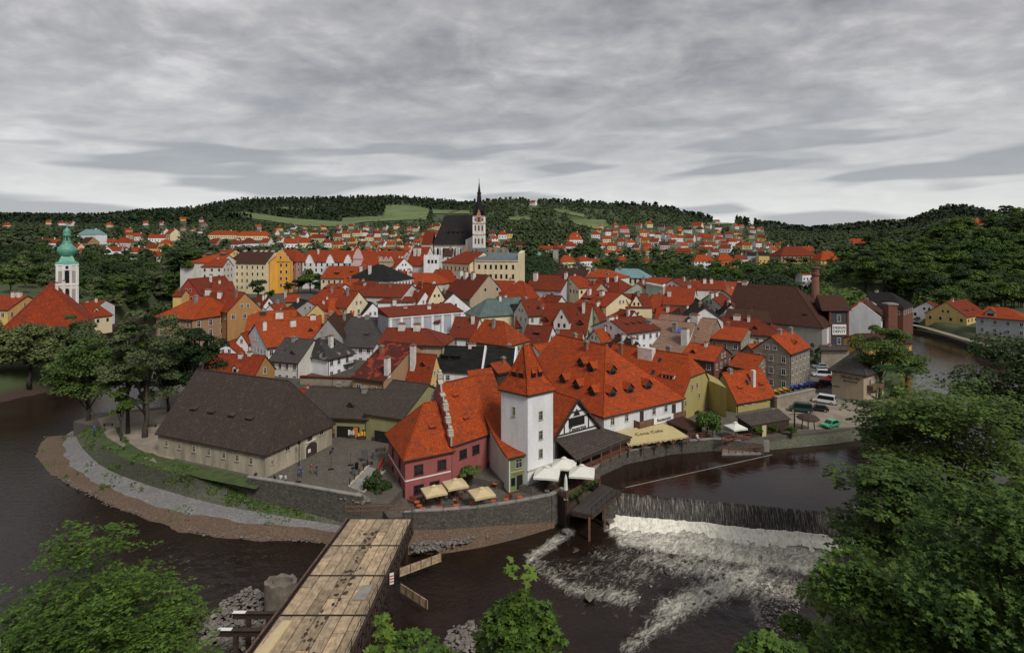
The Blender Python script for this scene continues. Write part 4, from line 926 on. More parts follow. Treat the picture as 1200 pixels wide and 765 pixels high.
h=H('grey roofed white house with two rows of four windows behind the barn',(366,398.5),(336.5,396.5),(349.6,421.7),zr=15,g=5,roof='roof_grey',wall='offwhite',win=[(0,[.12,.38,.62,.85],[9.0,6.2],.85,1.25)],oh=.3)
h=H('ochre gabled house with an orange roof right behind the big barn ridge',(310.4,417.4),(249.6,414.4),(298,441),zr=14,g=5,roof='roof_red',wall='ochre',win=[(3,[.5],[10.6],.9,1.4)]); dormer(h,0,.72,.3,2.4,1.0,'shed',slopek=.3); dormer(h,0,.38,.1,1.3,1.3,'gable','wall_offwhite')
h=H('white gabled house with a bright orange roof left of the grey roofs',(301.5,380),(346,375.5),(313.4,403.4),zr=18,g=6,roof='roof_orange',wall='white',wstep=2.2); skylight(h,.72,.25); skylight(h,.8,.7); chimney(h,.82,.25,1.6,1.0,.6)
h=H('low orange roofed link between the white gable and the grey gable',(374,371),(346,372.5),(369,393),w=10,zr=18.5,g=6,roof='roof_orange',wall='grey',rows=0); chimney(h,.3,.1,1.6,1.0,.8)
h=H('grey rendered gable with one dark roof slope behind the grey roofed houses',(384.7,374),(393,366.5),(369.5,393),zr=19,g=6,roof='roof_brown',wall='grey',rows=0,gw=False)
h=H('small whitewashed cottage with a pointed gable and tiny red roof',(284.5,391),(296,388),(291,407),zr=15,g=5,roof='roof_red',wall='white',rows=1,wsz=(.6,.9))
h=H('low red lean roofed cottage left of the pointed white gable',(279,397),(266,402),(281,407),w=6,zr=13,g=5,roof='roof_red',wall='white',rows=0)
h=H('long orange roofed house with rows of roof boxes above the white gable',(345,364),(294,366),(300,382),w=11,zr=19.5,g=7,roof='roof_orange',wall='grey',rows=1); chimney(h,.35,.4,2.2,1.0,.2); chimney(h,.7,.2,1.6,1.0,.5,'dark_wood')
# souvenir shop and sheds beside the square
h=build_house('souvenir shop with a low dark roof and orange door panels on the square',[(-42,107.5),(-25.8,105.1),(-23.6,121),(-39.8,123.2)],4.8,8.7,11.8,0,0,'roof_shingle','olive',win=None,oh=.6); shop=h
d_=(h.P[1]-h.P[0]).normalized(); P_=h.P[0]; Lh=(h.P[1]-h.P[0]).length
if P_.x>h.P[1].x: P_=h.P[1]; d_=-d_
o_=h.nf
for x,w_,mat,z1 in ((7.7,1.7,'black_paint',7.3),(11.6,4.4,'black_paint',7.1),(7.7,1.0,'orange_door',7.0),(13.1,.85,'orange_door',7.0),(15.0,1.2,'black_paint',6.6)): onwall(P_,d_,o_,x,5.1,z1,w_,mat,h.root,'door' if mat!='black_paint' else 'shop_opening',.1 if mat=='black_paint' else .16)
mb=MB(); a0_=P_+d_*.6-o_*3.2; a1_=P_+d_*(Lh-1)-o_*3.2
mb.prism([a0_,a1_,a1_-o_*4,a0_-o_*4],9.0,[9.9,9.9,11.9,11.9],0); mb.build('raised_roof','roof_shingle',h.root)
h=H('olive walled shed with a wide grey boarded roof beside the pink gable',(502,451.5),(461,446.5),(486,491),k=0,w=17,zr=13.8,g=4.9,roof='roof_shingle',wall='olive',win=None)
onwall(h.P[1],(h.P[0]-h.P[1]).normalized(),h.nf,4,5.0,7.0,4.0,'black_paint',h.root,'garage_door',.1)
h=H('tip of a small red roof behind the square between barn and shop',(352,456),(364,458),(355,468),w=4,zr=9.5,g=5,roof='roof_red',wall='offwhite',rows=0,gw=False)
# garden wall with red coping
def wall_run(label,pts,g,z1,th,mat,cop=None,name='stone_wall',cat='wall',copw=.15):
    c=sum((Vector((p[0],p[1],0)) for p in pts),Vector())/len(pts); root=thing(name,label,cat,(c.x,c.y,g)); mb=MB(); cb=MB()
    zz=z1 if isinstance(z1,(list,tuple)) else [z1]*len(pts)
    for i in range(len(pts)-1):
        a,b=Vector(pts[i][:2]),Vector(pts[i+1][:2]); d=(b-a).normalized(); n=Vector((-d.y,d.x))*th/2; e=d*.02
        mb.prism([a-n,b-n+e,b+n+e,a+n],g,[zz[i],zz[i+1],zz[i+1],zz[i]]); m=n*(1+copw*2/th)
        if cop: cb.prism([a-m,b-m,b+m,a+m],[zz[i]+.003,zz[i+1]+.003]+[zz[i+1]+.003,zz[i]+.003],[zz[i]+.16,zz[i+1]+.16,zz[i+1]+.16,zz[i]+.16])
    mb.build('masonry',mat,root)
    if cop: cb.build('coping',cop,root)
    return root
wall_run('garden wall with a red tile coping below the white corner house',[xy(352,454,5),xy(384,455,5),xy(415,456,5)],4.6,7.8,.5,'wall_rough','roof_rust',copw=.4)
# ---------------------------------------------------------------- middle and far rows of the old town
def HH(label,r0,r1,e=None,**k): return H(label,r0,r1,e,**k)
# left quarter
h=HH('tall tan tenement with an orange hip roof among the trees at the left',(247,349),(233,349),(208.7,367.8),k=1,d=(170,172),w=14,h0=.3,h1=1,g=6,roof='roof_orange',wall='tan',rows=4,wsz=(1.0,1.7),wstep=3.6)
h=HH('ochre gabled house with a red roof joined to the tan tenement',(286,343.5),(268,342.6),(278.3,362.6),d=(172,180),w=9,g=7,roof='roof_red',wall='ochre',rows=1)
h=build_house('narrow pink house front with chimneys squeezed behind the tan tenement',[V2(DP(243,360,176)),V2(DP(261,360,176)),V2(DP(261,360,181)),V2(DP(243,360,181))],8,21.5,24.8,0,0,'roof_rust','pinkpale',win=None); chimney(h,.05,0,1.4,1.2,1.4); chimney(h,.9,.3,1.2,1,.8)
HH('red and white painted gable house at the left end of the old town',(222,327),(262,325),(229,343),d=(225,243),w=10,roof='roof_rust',wall='redwall',rows=2)
HH('cream half hipped house below the red and white gable',(250,331),(270,333),(246,342),d=(212,216),w=9,h0=.4,roof='roof_rust',wall='cream',rows=1)
HH('tiny yellow hut left of the red and white gable',(209,340),(216,340),(208,346),d=(222,222),w=5,roof='roof_rust',wall='yellow',rows=0)
HH('pale theatre hall with an orange hip roof and two black roof vents',(238,299),(267,299.4),(224.6,306.7),d=(294,292),w=13,h0=1,roof='roof_orange',wall='offwhite',win=None)
h=HOUSES[-1]
for u in (.25,.8): chimney(h,u,0,2.6,2,1.0,'dark_wood')
HH('pale two storey annex in front of the theatre hall',(252,303.5),(266,303.5),(245.5,311.4),d=(278,278),w=9,h0=.8,roof='roof_red',wall='offwhite',rows=2)
HH('yellow house with a red roof behind the theatre hall',(262,292.5),(276,292.5),(262,299),d=(330,325),w=10,roof='roof_red',wall='yellow',rows=1)
h=HH('huge pale yellow building with four rows of windows and a dark brown roof',(284,294.5),(322,295),(272,308),d=(305,300),w=14,g=12,h0=.5,roof='roof_brown',wall='cream',win=None,oh=.5); bigy=h
zt=h.ez
for r in range(4):
    for u in (.07,.17,.26,.39,.52,.66,.79,.92):
        q=h.P[0].lerp(h.P[1],u); put_window(h.root,(q.x,q.y,zt-2.2-r*3.5),h.nf,.8,1.6,'frame_white',False)
for u in (.1,.4,.6,.75,.95): chimney(h,u,0,1.6,1,.8)
# orange gabled front
h=HH('orange baroque fronted wing with white window frames on the big yellow building',(329.5,296),(331,295),(319,305),d=(297,312),w=10,g=12,roof='roof_rust',wall='orange',win=None)
def scallop(root,A,B,z0,zt,mat,th=.4,trim='wall_offwhite'):
    w=(B-A).length; d=(B-A).normalized(); n=Vector((d.y,-d.x)); n=n if n.dot(A)<0 else -n; H_=zt-z0
    prof=[(0,0),(0,.18),(.06,.2),(.1,.42),(.2,.5),(.24,.72),(.34,.8),(.38,.93),(.5,1),(.62,.93),(.66,.8),(.76,.72),(.8,.5),(.9,.42),(.94,.2),(1,.18),(1,0)]
    mb=MB(); f=[(*(A+d*w*t+n*th),z0+H_*z) for t,z in prof]; b=[(*(A+d*w*t-n*.05),z0+H_*z) for t,z in prof]; mb.face(f); mb.face(b)
    for i in range(len(prof)): j=(i+1)%len(prof); mb.face([f[i],f[j],b[j],b[i]])
    o=mb.build('gable_front',mat,root); c=MB()
    for i in range(1,len(prof)-2): c.bar(f[i],f[i+1],.12,0,.12)
    c.build('gable_trim',trim,o); return n
A_,B_=V2(DP(318.8,300,296)),V2(DP(340,300,296)); ezz=h.ez
fr=MB(); fr.prism([A_,B_,B_+Vector((0,2)),A_+Vector((0,2))],12,ezz+.1); fr.build('facade','wall_orange',h.root)
scallop(h.root,A_,B_,ezz,HC-(293.2-YH)*296/F,'wall_orange')
for r in range(4):
    for u in (.2,.5,.8):
        q=A_.lerp(B_,u); put_window(h.root,(q.x,q.y-.05,ezz-1.8-r*3.5),Vector((0,-1)),.9,1.6,'frame_white',False)
put_window(h.root,(A_.lerp(B_,.5).x,A_.y-.45,ezz+2.2),Vector((0,-1)),.8,1.3,'frame_white',False)
# square row
HH('brown pink three storey house with a red hip roof right of the orange front',(332,292.5),(347,292.5),(341,306),d=(322,318),w=13,h1=1,g=12,roof='roof_red',wall='pinkbrown',rows=2)
h=HH('long white house row with red roofs and three white scrolled gables',(362,293.8),(420,293.8),(355,306.5),d=(318,312),w=13,g=12,roof='roof_red',wall='white',rows=2,wsz=(.9,1.9),wstep=3); row1=h
for x in (363,387,408):
    A_,B_=V2(DP(x-4.8,300,303)),V2(DP(x+4.8,300,303)); scallop(h.root,A_,B_,h.ez-.6,h.ez+4.0,'wall_white')
h=HH('long red roofed row on the square with a tall pink scrolled gable',(421,294),(477,294.5),(421,303),d=(320,312),w=15,g=12,roof='roof_red',wall='pinkpale',rows=1)
A_,B_=V2(DP(414,300,298)),V2(DP(425.5,300,298)); mb=MB(); mb.prism([A_,B_,B_+Vector((0,6)),A_+Vector((0,6))],13,31.5); mb.build('gable_block','wall_pinkpale',h.root); scallop(h.root,A_,B_,31.5,36.8,'wall_pinkpale')
h=HH('cream house with three small scalloped gables below the long red row',(428,303),(446,303),(426,310.5),d=(292,292),w=10,g=13,roof='roof_red',wall='cream',rows=1)
for x in (447,452.5,458):
    A_,B_=V2(DP(x-2.8,300,285)),V2(DP(x+2.8,300,285)); mb=MB(); mb.prism([A_,B_,B_+Vector((0,4)),A_+Vector((0,4))],14,30.5); mb.build('gable_block','wall_beige',h.root); scallop(h.root,A_,B_,30.5,33,'wall_beige')
HH('white gabled house with a red roof left of the great red roof',(473,303),(462,303),(466,312),d=(286,292),w=9,g=13,roof='roof_red',wall='white',rows=1)
h=HH('great steep red roof with twin white chimneys left of the crenellated front',(485,289.5),(504,291.4),(476,311),d=(304,300),w=15,g=14,roof='roof_red',wall='offwhite',win=None); chimney(h,.3,.45,1.5,1.2,-.3); chimney(h,.55,.45,1.5,1.2,-.3); fire(h,0,up=1.2,mat='wall_beige')
# crenellated front
A_,B_=V2(DP(496.5,300,284)),V2(DP(514.6,300,284)); zt=HC-(300.3-YH)*284/F
root=thing('crenellated_house','white house front crowned with small battlements beside the great red roof','house',((A_.x+B_.x)/2,A_.y+4,14))
mb=MB(); mb.prism([A_,B_,B_+Vector((0,9)),A_+Vector((0,9))],13,zt); mb.build('wall','wall_white',root)
for i in range(8): 
    q=A_.lerp(B_,(i+.5)/8); mb=MB(); mb.box((q.x,q.y+.3),.55,.6,zt,zt+.8); mb.build('merlon','wall_white',root)
for u in (.33,.56,.79): q=A_.lerp(B_,u); put_window(root,(q.x,q.y,zt-2.7),Vector((0,-1)),1.0,1.7,'frame_stone',False)
# hotel
hot1=HH('red hipped wing of the long cream hotel with tall narrow windows',(545.6,295),(566,296.5),(519.5,305.8),d=(266,256),w=14,h0=1,g=13,roof='roof_red',wall='cream',win=None)
for s_,ln in ((3,5),(0,7)):
    A_,B_,_=hot1.sides[s_]; mid=(A_+B_)/2; o_=Vector(((B_-A_).y,-(B_-A_).x)).normalized(); c=sum(hot1.P,Vector((0,0)))/4; o_=o_ if o_.dot(mid-c)>0 else -o_
    for r in range(2):
        for i in range(ln): q=A_.lerp(B_,(i+.5)/ln); put_window(hot1.root,(q.x,q.y,hot1.ez-2.6-r*4),o_,.8,2.0,'frame_white',False)
A_,B_=V2(DP(556,300,251)),V2(DP(607,300,247)); zt=HC-(306.0-YH)*249/F
root=thing('hotel','long cream hotel with two rows of windows and a grey green roof','hotel',((A_.x+B_.x)/2,A_.y+5,13))
dd=(B_-A_).normalized(); nn_=Vector((-dd.y,dd.x)); mb=MB(); mb.prism([A_,B_,B_+nn_*11,A_+nn_*11],12,zt); mb.build('wall','wall_cream',root)
mb=MB(); mb.prism([A_-nn_*.4,B_-nn_*.4+dd*.3,B_+nn_*11,A_+nn_*11],zt,zt+.35); mb.build('cornice','wall_offwhite',root)
mb=MB(); mb.prism([A_,B_,B_+nn_*11,A_+nn_*11],zt+.36,[zt+.8,zt+.8,zt+3.4,zt+3.4]); mb.build('roof','roof_lead',root)
mb=MB(); mb.prism([B_+dd*.02,B_+dd*1.7,B_+dd*1.7+nn_*7,B_+nn_*7],12,[zt+3.5]*2+[zt+4.5]*2); mb.build('end_wall','wall_cream',root)
for r in range(2):
    for u in (.11,.26,.38,.50,.62,.74,.89): q=A_.lerp(B_,u); put_window(root,(q.x,q.y,zt-2.6-r*4.1),-nn_,.9,1.9,'frame_stone',False)
h=HH('green copper roofed house with a row of tan chimneys behind the hotel',(554,291),(594,291.5),(552,299),d=(285,282),w=12,g=14,roof='roof_green',wall='beige',win=None)
for u in (-.12,.55,.7,.92): chimney(h,u,.5,1.6,1.3,.6,'wall_tan',cap=False)
h=HH('small dark roofed house between church wall and hotel',(521,291.5),(531,291),(518,300),d=(300,300),w=9,g=14,roof='roof_brown',wall='offwhite',rows=1)
# church of the spire
root=thing('gothic_church','pale gothic church with a steep black nave roof and a needle sharp spire','church',(-25,335,17)); ch=root
zr=HC-(252-YH)*338/F; ze=HC-(286.5-YH)*331/F
a0=V2(DP(521.5,252,338)); a1=V2(DP(556,252,334)); n0=Vector((-.1,-1)).normalized()
b0=V2(DP(507,287,330)); b1=V2(DP(553,287,324)); c0=b0+Vector((2,20)); c1=b1+Vector((2,20))
rf=MB(); rf.face([(*b0,ze),(*b1,ze),(*a1,zr),(*a0,zr)],0); rf.face([(*c0,ze),(*c1,ze),(*a1,zr),(*a0,zr)],0); rf.face([(*b0,ze),(*c0,ze),(*a0,zr)],0); rf.face([(*b1,ze),(*c1,ze),(*a1,zr)],0)
nr=rf.build('nave_roof','roof_slate',root)
for i in range(4):
    t=.33+.13*i; E=Vector((*b0,ze)).lerp(Vector((*b1,ze)),t); R_=Vector((*a0,zr)).lerp(Vector((*a1,zr)),t); p=E.lerp(R_,.42); mb=MB(); mb.box((p.x,p.y-.3),1.0,1.8,p.z,p.z+.9); mb.build('roof_hatch','black_paint',nr)
mb=MB(); mb.prism([b0+Vector((.6,.8)),b1+Vector((-.4,.8)),c1+Vector((-.4,-.8)),c0+Vector((.6,-.8))],12,ze-.1); wl_=mb.build('nave_wall','wall_offwhite',root)
for i in range(6):
    q=b0.lerp(b1,.06+i*.15); mb=MB(); mb.prism([q,q+Vector((1,0)),q+Vector((1,1.5)),q+Vector((0,1.5))],12,[ze-3]*2+[ze-1]*2); mb.build('buttress','wall_offwhite',root)
    q=b0.lerp(b1,.13+i*.15)+Vector((0,.75)); mb=MB(); w_=.8; mb.face([(q.x-w_,q.y,ze-8),(q.x+w_,q.y,ze-8),(q.x+w_,q.y,ze-3.2),(q.x,q.y,ze-1.8),(q.x-w_,q.y,ze-3.2)]); mb.build('gothic_window','glass',root)
cr=MB(); d0=V2(DP(498,272,334)); q0=V2(DP(493,287,332)); zc_=HC-(272-YH)*334/F
cr.face([(*q0,ze),(*(b0-Vector((.2,0))),ze),(d0.x+5.5,d0.y,zc_+.5),(d0.x,d0.y,zc_)],0); cr.face([(*q0,ze),(q0.x+1,q0.y+16,ze),(d0.x,d0.y,zc_)]); cr.face([(q0.x+1,q0.y+16,ze),(b0.x,b0.y+16,ze),(d0.x+5.5,d0.y,zc_+.5),(d0.x,d0.y,zc_)])
cr.build('choir_roof','roof_rust',root); mb=MB(); mb.prism([q0+Vector((.4,.4)),b0+Vector((0,.4)),b0+Vector((0,14)),q0+Vector((.4,14))],12,ze-.1); mb.build('choir_wall','wall_offwhite',root)
# spire tower
tw=V2(DP(561.5,300,318)); s=3.1; zg=HC-(254-YH)*318/F
mb=MB(); mb.box(tw,s*2,s*2,14,zg); tb_=mb.build('tower','wall_offwhite',root)
for z in (zg,HC-(262-YH)*318/F,HC-(275-YH)*318/F,HC-(291-YH)*318/F): mb=MB(); mb.box(tw,s*2+.6,s*2+.6,z-.25,z+.25); mb.build('cornice','wall_pinkpale',tb_)
mb=MB()
for sx in (-1,1):
    for sy in (-1,1): mb.box((tw.x+sx*(s-.1),tw.y+sy*(s-.1)),.8,.8,14,zg-.3)
mb.build('corner_quoins','wall_white',tb_)
for z in (HC-(268-YH)*318/F,HC-(283-YH)*318/F,HC-(258-YH)*318/F):
    for x in (-1.9,0,1.9):
        mb=MB(); w_=.42; y=tw.y-s-.06; hh=2.6 if z<zg-3 else 1.0
        mb.face([(tw.x+x-w_,y,z-hh/2),(tw.x+x+w_,y,z-hh/2),(tw.x+x+w_,y,z+hh/2),(tw.x+x,y,z+hh/2+.7),(tw.x+x-w_,y,z+hh/2)]); mb.build('gothic_window','glass' if x==0 or z>zg-3 else 'wall_brick',tb_)
mb=MB(); y=tw.y-s-.12; mb.face([(tw.x-1.3,y,zg-3.2),(tw.x+1.3,y,zg-3.2),(tw.x+1.3,y,zg+.5),(tw.x,y,zg+4.2),(tw.x-1.3,y,zg+.5)]); mb.build('gablet','wall_ochre',tb_)
mb=MB(); mb.face([(tw.x-.5,y-.05,zg-3),(tw.x+.5,y-.05,zg-3),(tw.x+.5,y-.05,zg),(tw.x,y-.05,zg+1),(tw.x-.5,y-.05,zg)]); mb.build('gothic_window','glass',tb_)
zt=HC-(214-YH)*318/F; z2=HC-(227-YH)*318/F
sp_=MB(); sp_.lathe(tw,[(2.5,zg),(1.9,zg+4),(1.05,z2-.4),(1.25,z2),(1.25,z2+.5),(.85,z2+.9),(.16,zt),(.06,zt+2.5),(.0,zt+2.6)],8,0,math.pi/8); sp=sp_.build('spire','roof_slate',root)
gb_=MB(); gb_.lathe((tw.x,tw.y),[(.0,zt+1.2),(.32,zt+1.5),(.0,zt+1.8)],8); gb_.build('orb','gold',sp)
for sx in (-1,1):
    for sy in (-1,1):
        mb=MB(); q=(tw.x+sx*(s-.5),tw.y+sy*(s-.5)); mb.lathe(q,[(.62,zg+.3),(.62,zg+2.6),(.8,zg+2.7),(.05,zg+6.2),(0,zg+6.3)],6); mb.build('pinnacle','roof_slate',root)
mb=MB(); p_=V2(DP(554,290,322)); mb.prism([p_+Vector((-4,0)),p_+Vector((1,0)),p_+Vector((1,6)),p_+Vector((-4,6))],14,[41.5,44,44,41.5]); mb.build('stair_block','wall_offwhite',root)
# middle of town
h=HH('red hip roof with a white chimney left below the great red roof',(459,318),(481,318),(457,331),d=(262,262),w=14,g=12,roof='roof_red',wall='offwhite',rows=0); chimney(h,.92,.4,1.1,1,1.2)
h=HH('orange hip roofed house with two small chimneys in front of the crenellated front',(484,320),(507,320),(518,331),k=1,d=(256,254),w=13,h1=1,g=12,roof='roof_orange',wall='offwhite',rows=0); chimney(h,.1,.6,1.2,1,.6)
h=HH('red hip roofed house directly below the cream hotel',(512,316),(529,316),(527,329),d=(266,262),w=12,h1=.8,g=12,roof='roof_red',wall='offwhite',rows=0)
h=HH('great dark red hip roof in the middle of the old town',(442,333),(481,332),(430,345),d=(213,210),w=16,h0=1,g=10,roof='roof_rust',wall='offwhite',rows=0)
h=HH('red roofed house with twin skylights and a cream gable on its right',(511,333.6),(491,331),(502.6,349.5),zr=25,g=10,roof='roof_red',wall='cream',rows=1); chimney(h,.2,-.1,1,1,1.3); skylight(h,.4,.35); skylight(h,.6,.35); dormer(h,0,.7,.6,2,.8,'shed','chim_white')
h=HH('large grey gabled house with three white chimneys on a brown roof',(572.2,322.6),(541.7,320),(552.2,347),zr=27,g=11,roof='roof_rust',wall='beige',win=[(3,[.28,.6],[21.2],1.0,1.3)]); chimney(h,.92,.2,2.6,1.6,1.4); chimney(h,.7,.2,1.8,1.4,1.0); chimney(h,.42,.2,1.8,1.4,1.0)
h=HH('whitewashed house with a curved gable and two arched windows',(531,344),(520,341),(512,361),zr=21.5,g=9,roof='roof_brown',wall='white',rows=0)
h=HH('green metal roof with a satellite dish',(571,351),(608,349),(611,357),w=10,rh=4.2,zr=21.5,h0=1,g=9,roof='roof_green',wall='cream',rows=0)
h=HH('dark grey low roof in front of the green metal roof',(600,357.5),(627,355.5),(587,372),w=9,rh=4,zr=19.5,g=7,roof='roof_black',wall='offwhite',rows=0)
h=HH('yellow house with a red pyramid roof and one dark window',(608,330),(613,330),(595,346),k=0,d=(228,227),w=12.5,h0=.8,h1=.8,g=10,roof='roof_red',wall='yellow',win=[(0,[.72],[17.0],1.1,1.4)])
h=HH('red hip roof between the grey gable and the yellow house',(580,329),(601,328.5),(578,341),d=(244,242),w=11,g=10,roof='roof_red',wall='yellow',rows=0)
h=HH('lavender walled house with a dark brown red roof',(627,322),(666,323.5),(636,335.5),d=(236,228),w=13,rh=4.6,g=10,roof='roof_rust',wall='lavender',win=None); chimney(h,.15,.4,1.6,1.3,1.2); chimney(h,.95,.2,1.1,1,1.6)
h=HH('cream walled hip roofed corner house right of the lavender wall',(668,324.4),(679.4,324.4),(695.6,334.6),k=1,d=(226,228),w=13,h1=1,g=10,roof='roof_red',wall='cream',rows=1,wstep=2.2)
h=HH('vast dark brown roof behind the lavender walled house',(659,314.8),(690,314.8),(652,327),d=(270,264),w=17,h0=.5,g=12,roof='roof_brown',wall='offwhite',rows=0); chimney(h,.95,0,1.8,1.3,1)
h=HH('orange roof slope right of the vast dark brown roof',(697,315.5),(712,316),(722,325),k=1,d=(262,258),w=13,h1=1,g=12,roof='roof_orange',wall='offwhite',rows=0); dormer(h,0,.8,.4,1.6,.9,'gable','wall_white')
h=HH('dark red roof with arched dormers left of the pale green gable',(703,326),(725,327),(735,342),k=1,d=(236,230),w=14,h1=.6,g=11,roof='roof_rust',wall='offwhite',rows=0); dormer(h,0,.2,.35,1.8,1,'gable','wall_white'); dormer(h,0,.55,.35,1.8,1,'gable','wall_white'); chimney(h,.98,.2,1,1,1.8)
h=HH('long red roof with three dark dormers below the cream corner house',(694,341),(727,344),(668,353.5),k=0,w=14,zr=24,g=8,roof='roof_red',wall='cream',rows=0); chimney(h,.12,.35,1.1,1,1.2); chimney(h,.52,.3,1.4,1.2,.8)
for u in (.1,.3,.6): dormer(h,0,u,.3,1.5,.7,'shed')
h=HH('row house with one yellow and one cream pointed gable under rust roofs',(728,345),(757,345),(729,358),w=11,zr=23,g=7,roof='roof_rust',wall='cream',win=[(0,[.3,.42,.55,.67],[15.5],.8,1.3)])
dormer(h,0,.46,.02,3.6,.8,'tall','wall_cream',win=[(-.7,1.0,.6,1),(.7,1.0,.6,1)]); dormer(h,0,.06,.02,2.6,.8,'tall','wall_yellow',win=[(0,.6,.7,1.1)])
h=HH('tan gabled house with a red roof in front of the row house gables',(755,353),(768,352),(745,369),zr=20.5,g=7,roof='roof_red',wall='beige',rows=0)
h=HH('long low red roof right of the tan gable',(772,360),(794,361),(782,369),w=9,rh=3.6,zr=19,g=7,roof='roof_red',wall='beige',rows=0)
h=HH('pale green house with a broad flat gable and white parapet',(747.6,331.7),(757,327),(729.5,343.6),k=0,zr=25,g=8,roof='roof_rust',wall='palegreen',win=[(3,[.45,.55],[20.0],.8,1.1)])
mb=MB(); A_=V2(DP(757,340,216)); B_=V2(DP(777,340,210)); mb.prism([A_,B_,B_+Vector((3,9)),A_+Vector((3,9))],8,[24.8,24.0,24.0,24.8]); pb_=mb.build('side_block','wall_palegreen',h.root); mb=MB(); mb.bar((*A_,25.2),(*B_,24.4),.3); mb.bar((*B_,24.3),(B_.x+3,B_.y+9,24.3),.3); mb.build('parapet','wall_white',pb_)
h=HH('grand cream building with a teal hipped roof and tall arched windows',(723,315),(748,315),(761,320.5),k=1,d=(300,296),w=13,rh=3.6,h1=.8,g=12,roof='roof_teal',wall='cream',rows=1,wsz=(1,2.4),wstep=2.4)
h=HH('low red roof just right of the grand teal roofed building',(762,325.5),(786,326.5),(761,333),d=(278,274),w=11,g=11,roof='roof_red',wall='offwhite',rows=0)
h=HH('pinkish gabled house with a rust roof above the large red roof',(788,328),(800,327),(783,337),d=(246,256),w=10,g=10,roof='roof_rust',wall='pinkpale',rows=1)
h=HH('large red roof with a white lattice skylight box and two small windows',(783,336.5),(813,337.5),(778,354),zr=25,w=15,g=8,roof='roof_red',wall='offwhite',rows=0); skylight(h,.45,.35); skylight(h,.7,.35); chimney(h,.16,.55,1.2,.9,-.8); chimney(h,.8,0,1.1,1,1.2)
h=HH('black roofed house behind a white stepped gable wall',(813.6,348),(826,361),(804,358),w=9,zr=21.5,g=7,roof='roof_black',wall='white',rows=0,gw=False); fire(h,0,up=.9)
h=HH('dark red roofed timbered house with two round white chimneys',(832,346),(846,345),(827,357),w=9,zr=22.5,g=7,roof='roof_rust',wall='offwhite',rows=1); chimney(h,.0,.2,1.2,1.1,1.1); chimney(h,.4,.1,1.2,1.1,1.1)
h=HH('long red roof at the back right of town with two white chimneys',(812,329),(845,331),(812,338),d=(258,256),w=11,g=10,roof='roof_red',wall='offwhite',rows=0); chimney(h,.4,.3,1.3,1,1.2); chimney(h,.62,.3,1.3,1,1.2)
h=HH('small orange roof behind the brewery ridge',(845,330),(869,330.5),(846,335),d=(285,280),w=9,g=10,roof='roof_orange',wall='white',rows=0); chimney(h,.85,0,1.6,1.2,.8)
h=HH('orange roofed house with pale gable next to the brewery wall',(858,335.5),(848,341),(868,346),d=(232,214),w=9,g=9,roof='roof_orange',wall='grey',rows=0)
h=HH('red roofed house with pale chimneys between the chimneyed roofs at right',(800,331),(812,329),(797,338),d=(268,276),w=9,g=10,roof='roof_red',wall='offwhite',rows=0)
# left middle
h=HH('ochre yellow house with a red hip roof and four dark windows',(384,338),(401,337),(361.8,354.3),k=0,d=(216,214),w=12,h0=1,g=9,roof='roof_red',wall='ochre',rows=2,wsz=(1.2,1.5),wstep=3.2)
h=HH('bright red roof with two dark dormers above the ochre yellow house',(387,333),(403,333),(386,341),d=(228,226),w=11,g=9,roof='roof_red',wall='white',rows=0); dormer(h,0,.2,.3,1.6,.8,'shed'); dormer(h,0,.75,.3,1.6,.8,'shed')
h=HH('wide vivid orange roof right of the ochre yellow house',(389,350),(414,349.5),(390,367),w=12,zr=21.5,g=8,roof='roof_orange',wall='white',rows=0); chimney(h,.98,.2,1.0,1,1.4)
h=HH('white turret like house with a red pyramid roof and curved white walls',(463,345.5),(470,345.5),(452,353),k=0,d=(205,205),w=9,h0=1,h1=1,g=8,roof='roof_rust',wall='white',rows=0); chimney(h,.5,1.2,1.2,1,-1)
h=HH('black hipped roof over a white house in the middle left of town',(441,310.5),(449,310.5),(462,322),k=1,d=(244,243),w=17,h0=1,h1=1,rh=5.2,g=11,roof='roof_black',wall='white',rows=1); chimney(h,.1,.6,1,1,.4)
h=HH('cream gabled house with red roof and many dormers by the black hip roof',(387,312),(436,312),(390,324),d=(268,262),w=12,g=11,roof='roof_orange',wall='cream',rows=1); dormer(h,0,.3,.3,2.4,1,'shed'); dormer(h,0,.6,.5,1.4,.7,'shed'); chimney(h,.8,.4,1.1,1,.6)
h=HH('red roofed white house with a stepped parapet below the dormered cream house',(405,327.5),(419,327),(404,338),d=(236,236),w=9,g=10,roof='roof_orange',wall='white',rows=1)
h=HH('tan house with two small pointed gables left of the dark red hip roof',(420,329.8),(440,330),(421,339),d=(234,232),w=10,g=10,roof='roof_rust',wall='beige',rows=1); dormer(h,0,.15,.02,2.6,.8,'tall','wall_beige'); dormer(h,0,.5,.02,2.6,.8,'tall','wall_beige')
h=HH('small rust roofed house with white gables above the long orange roof',(315,349),(303,346),(309,357),zr=20,g=8,roof='roof_rust',wall='white',rows=0); chimney(h,.3,.4,.9,.9,1)
h=HH('red roofed cottage with pale blue chimneys left of the black roofs',(336,346),(350,345.5),(338,353),w=8,zr=20.5,g=8,roof='roof_red',wall='olive',rows=0); chimney(h,.0,.3,.9,.9,2,'wall_greyblue')
h=HH('black roofed house left of the ochre yellow house',(352,351),(360,353),(346,361),w=9,zr=19.5,g=8,roof='roof_black',wall='grey',rows=0)
h=HH('red sloping roof below the black roofs near the ochre yellow house',(372,357),(384,349),(352,369),w=9,rh=4.5,zr=19.5,g=7,roof='roof_red',wall='yellow',rows=0)
h=HH('low red roof strip behind the grey roofed white house',(470,362),(512,361),(470,369),w=10,rh=3,zr=20.5,g=8,roof='roof_rust',wall='white',rows=0); chimney(h,.15,.3,1.1,1,1); chimney(h,.75,.3,1.1,1,1.2)
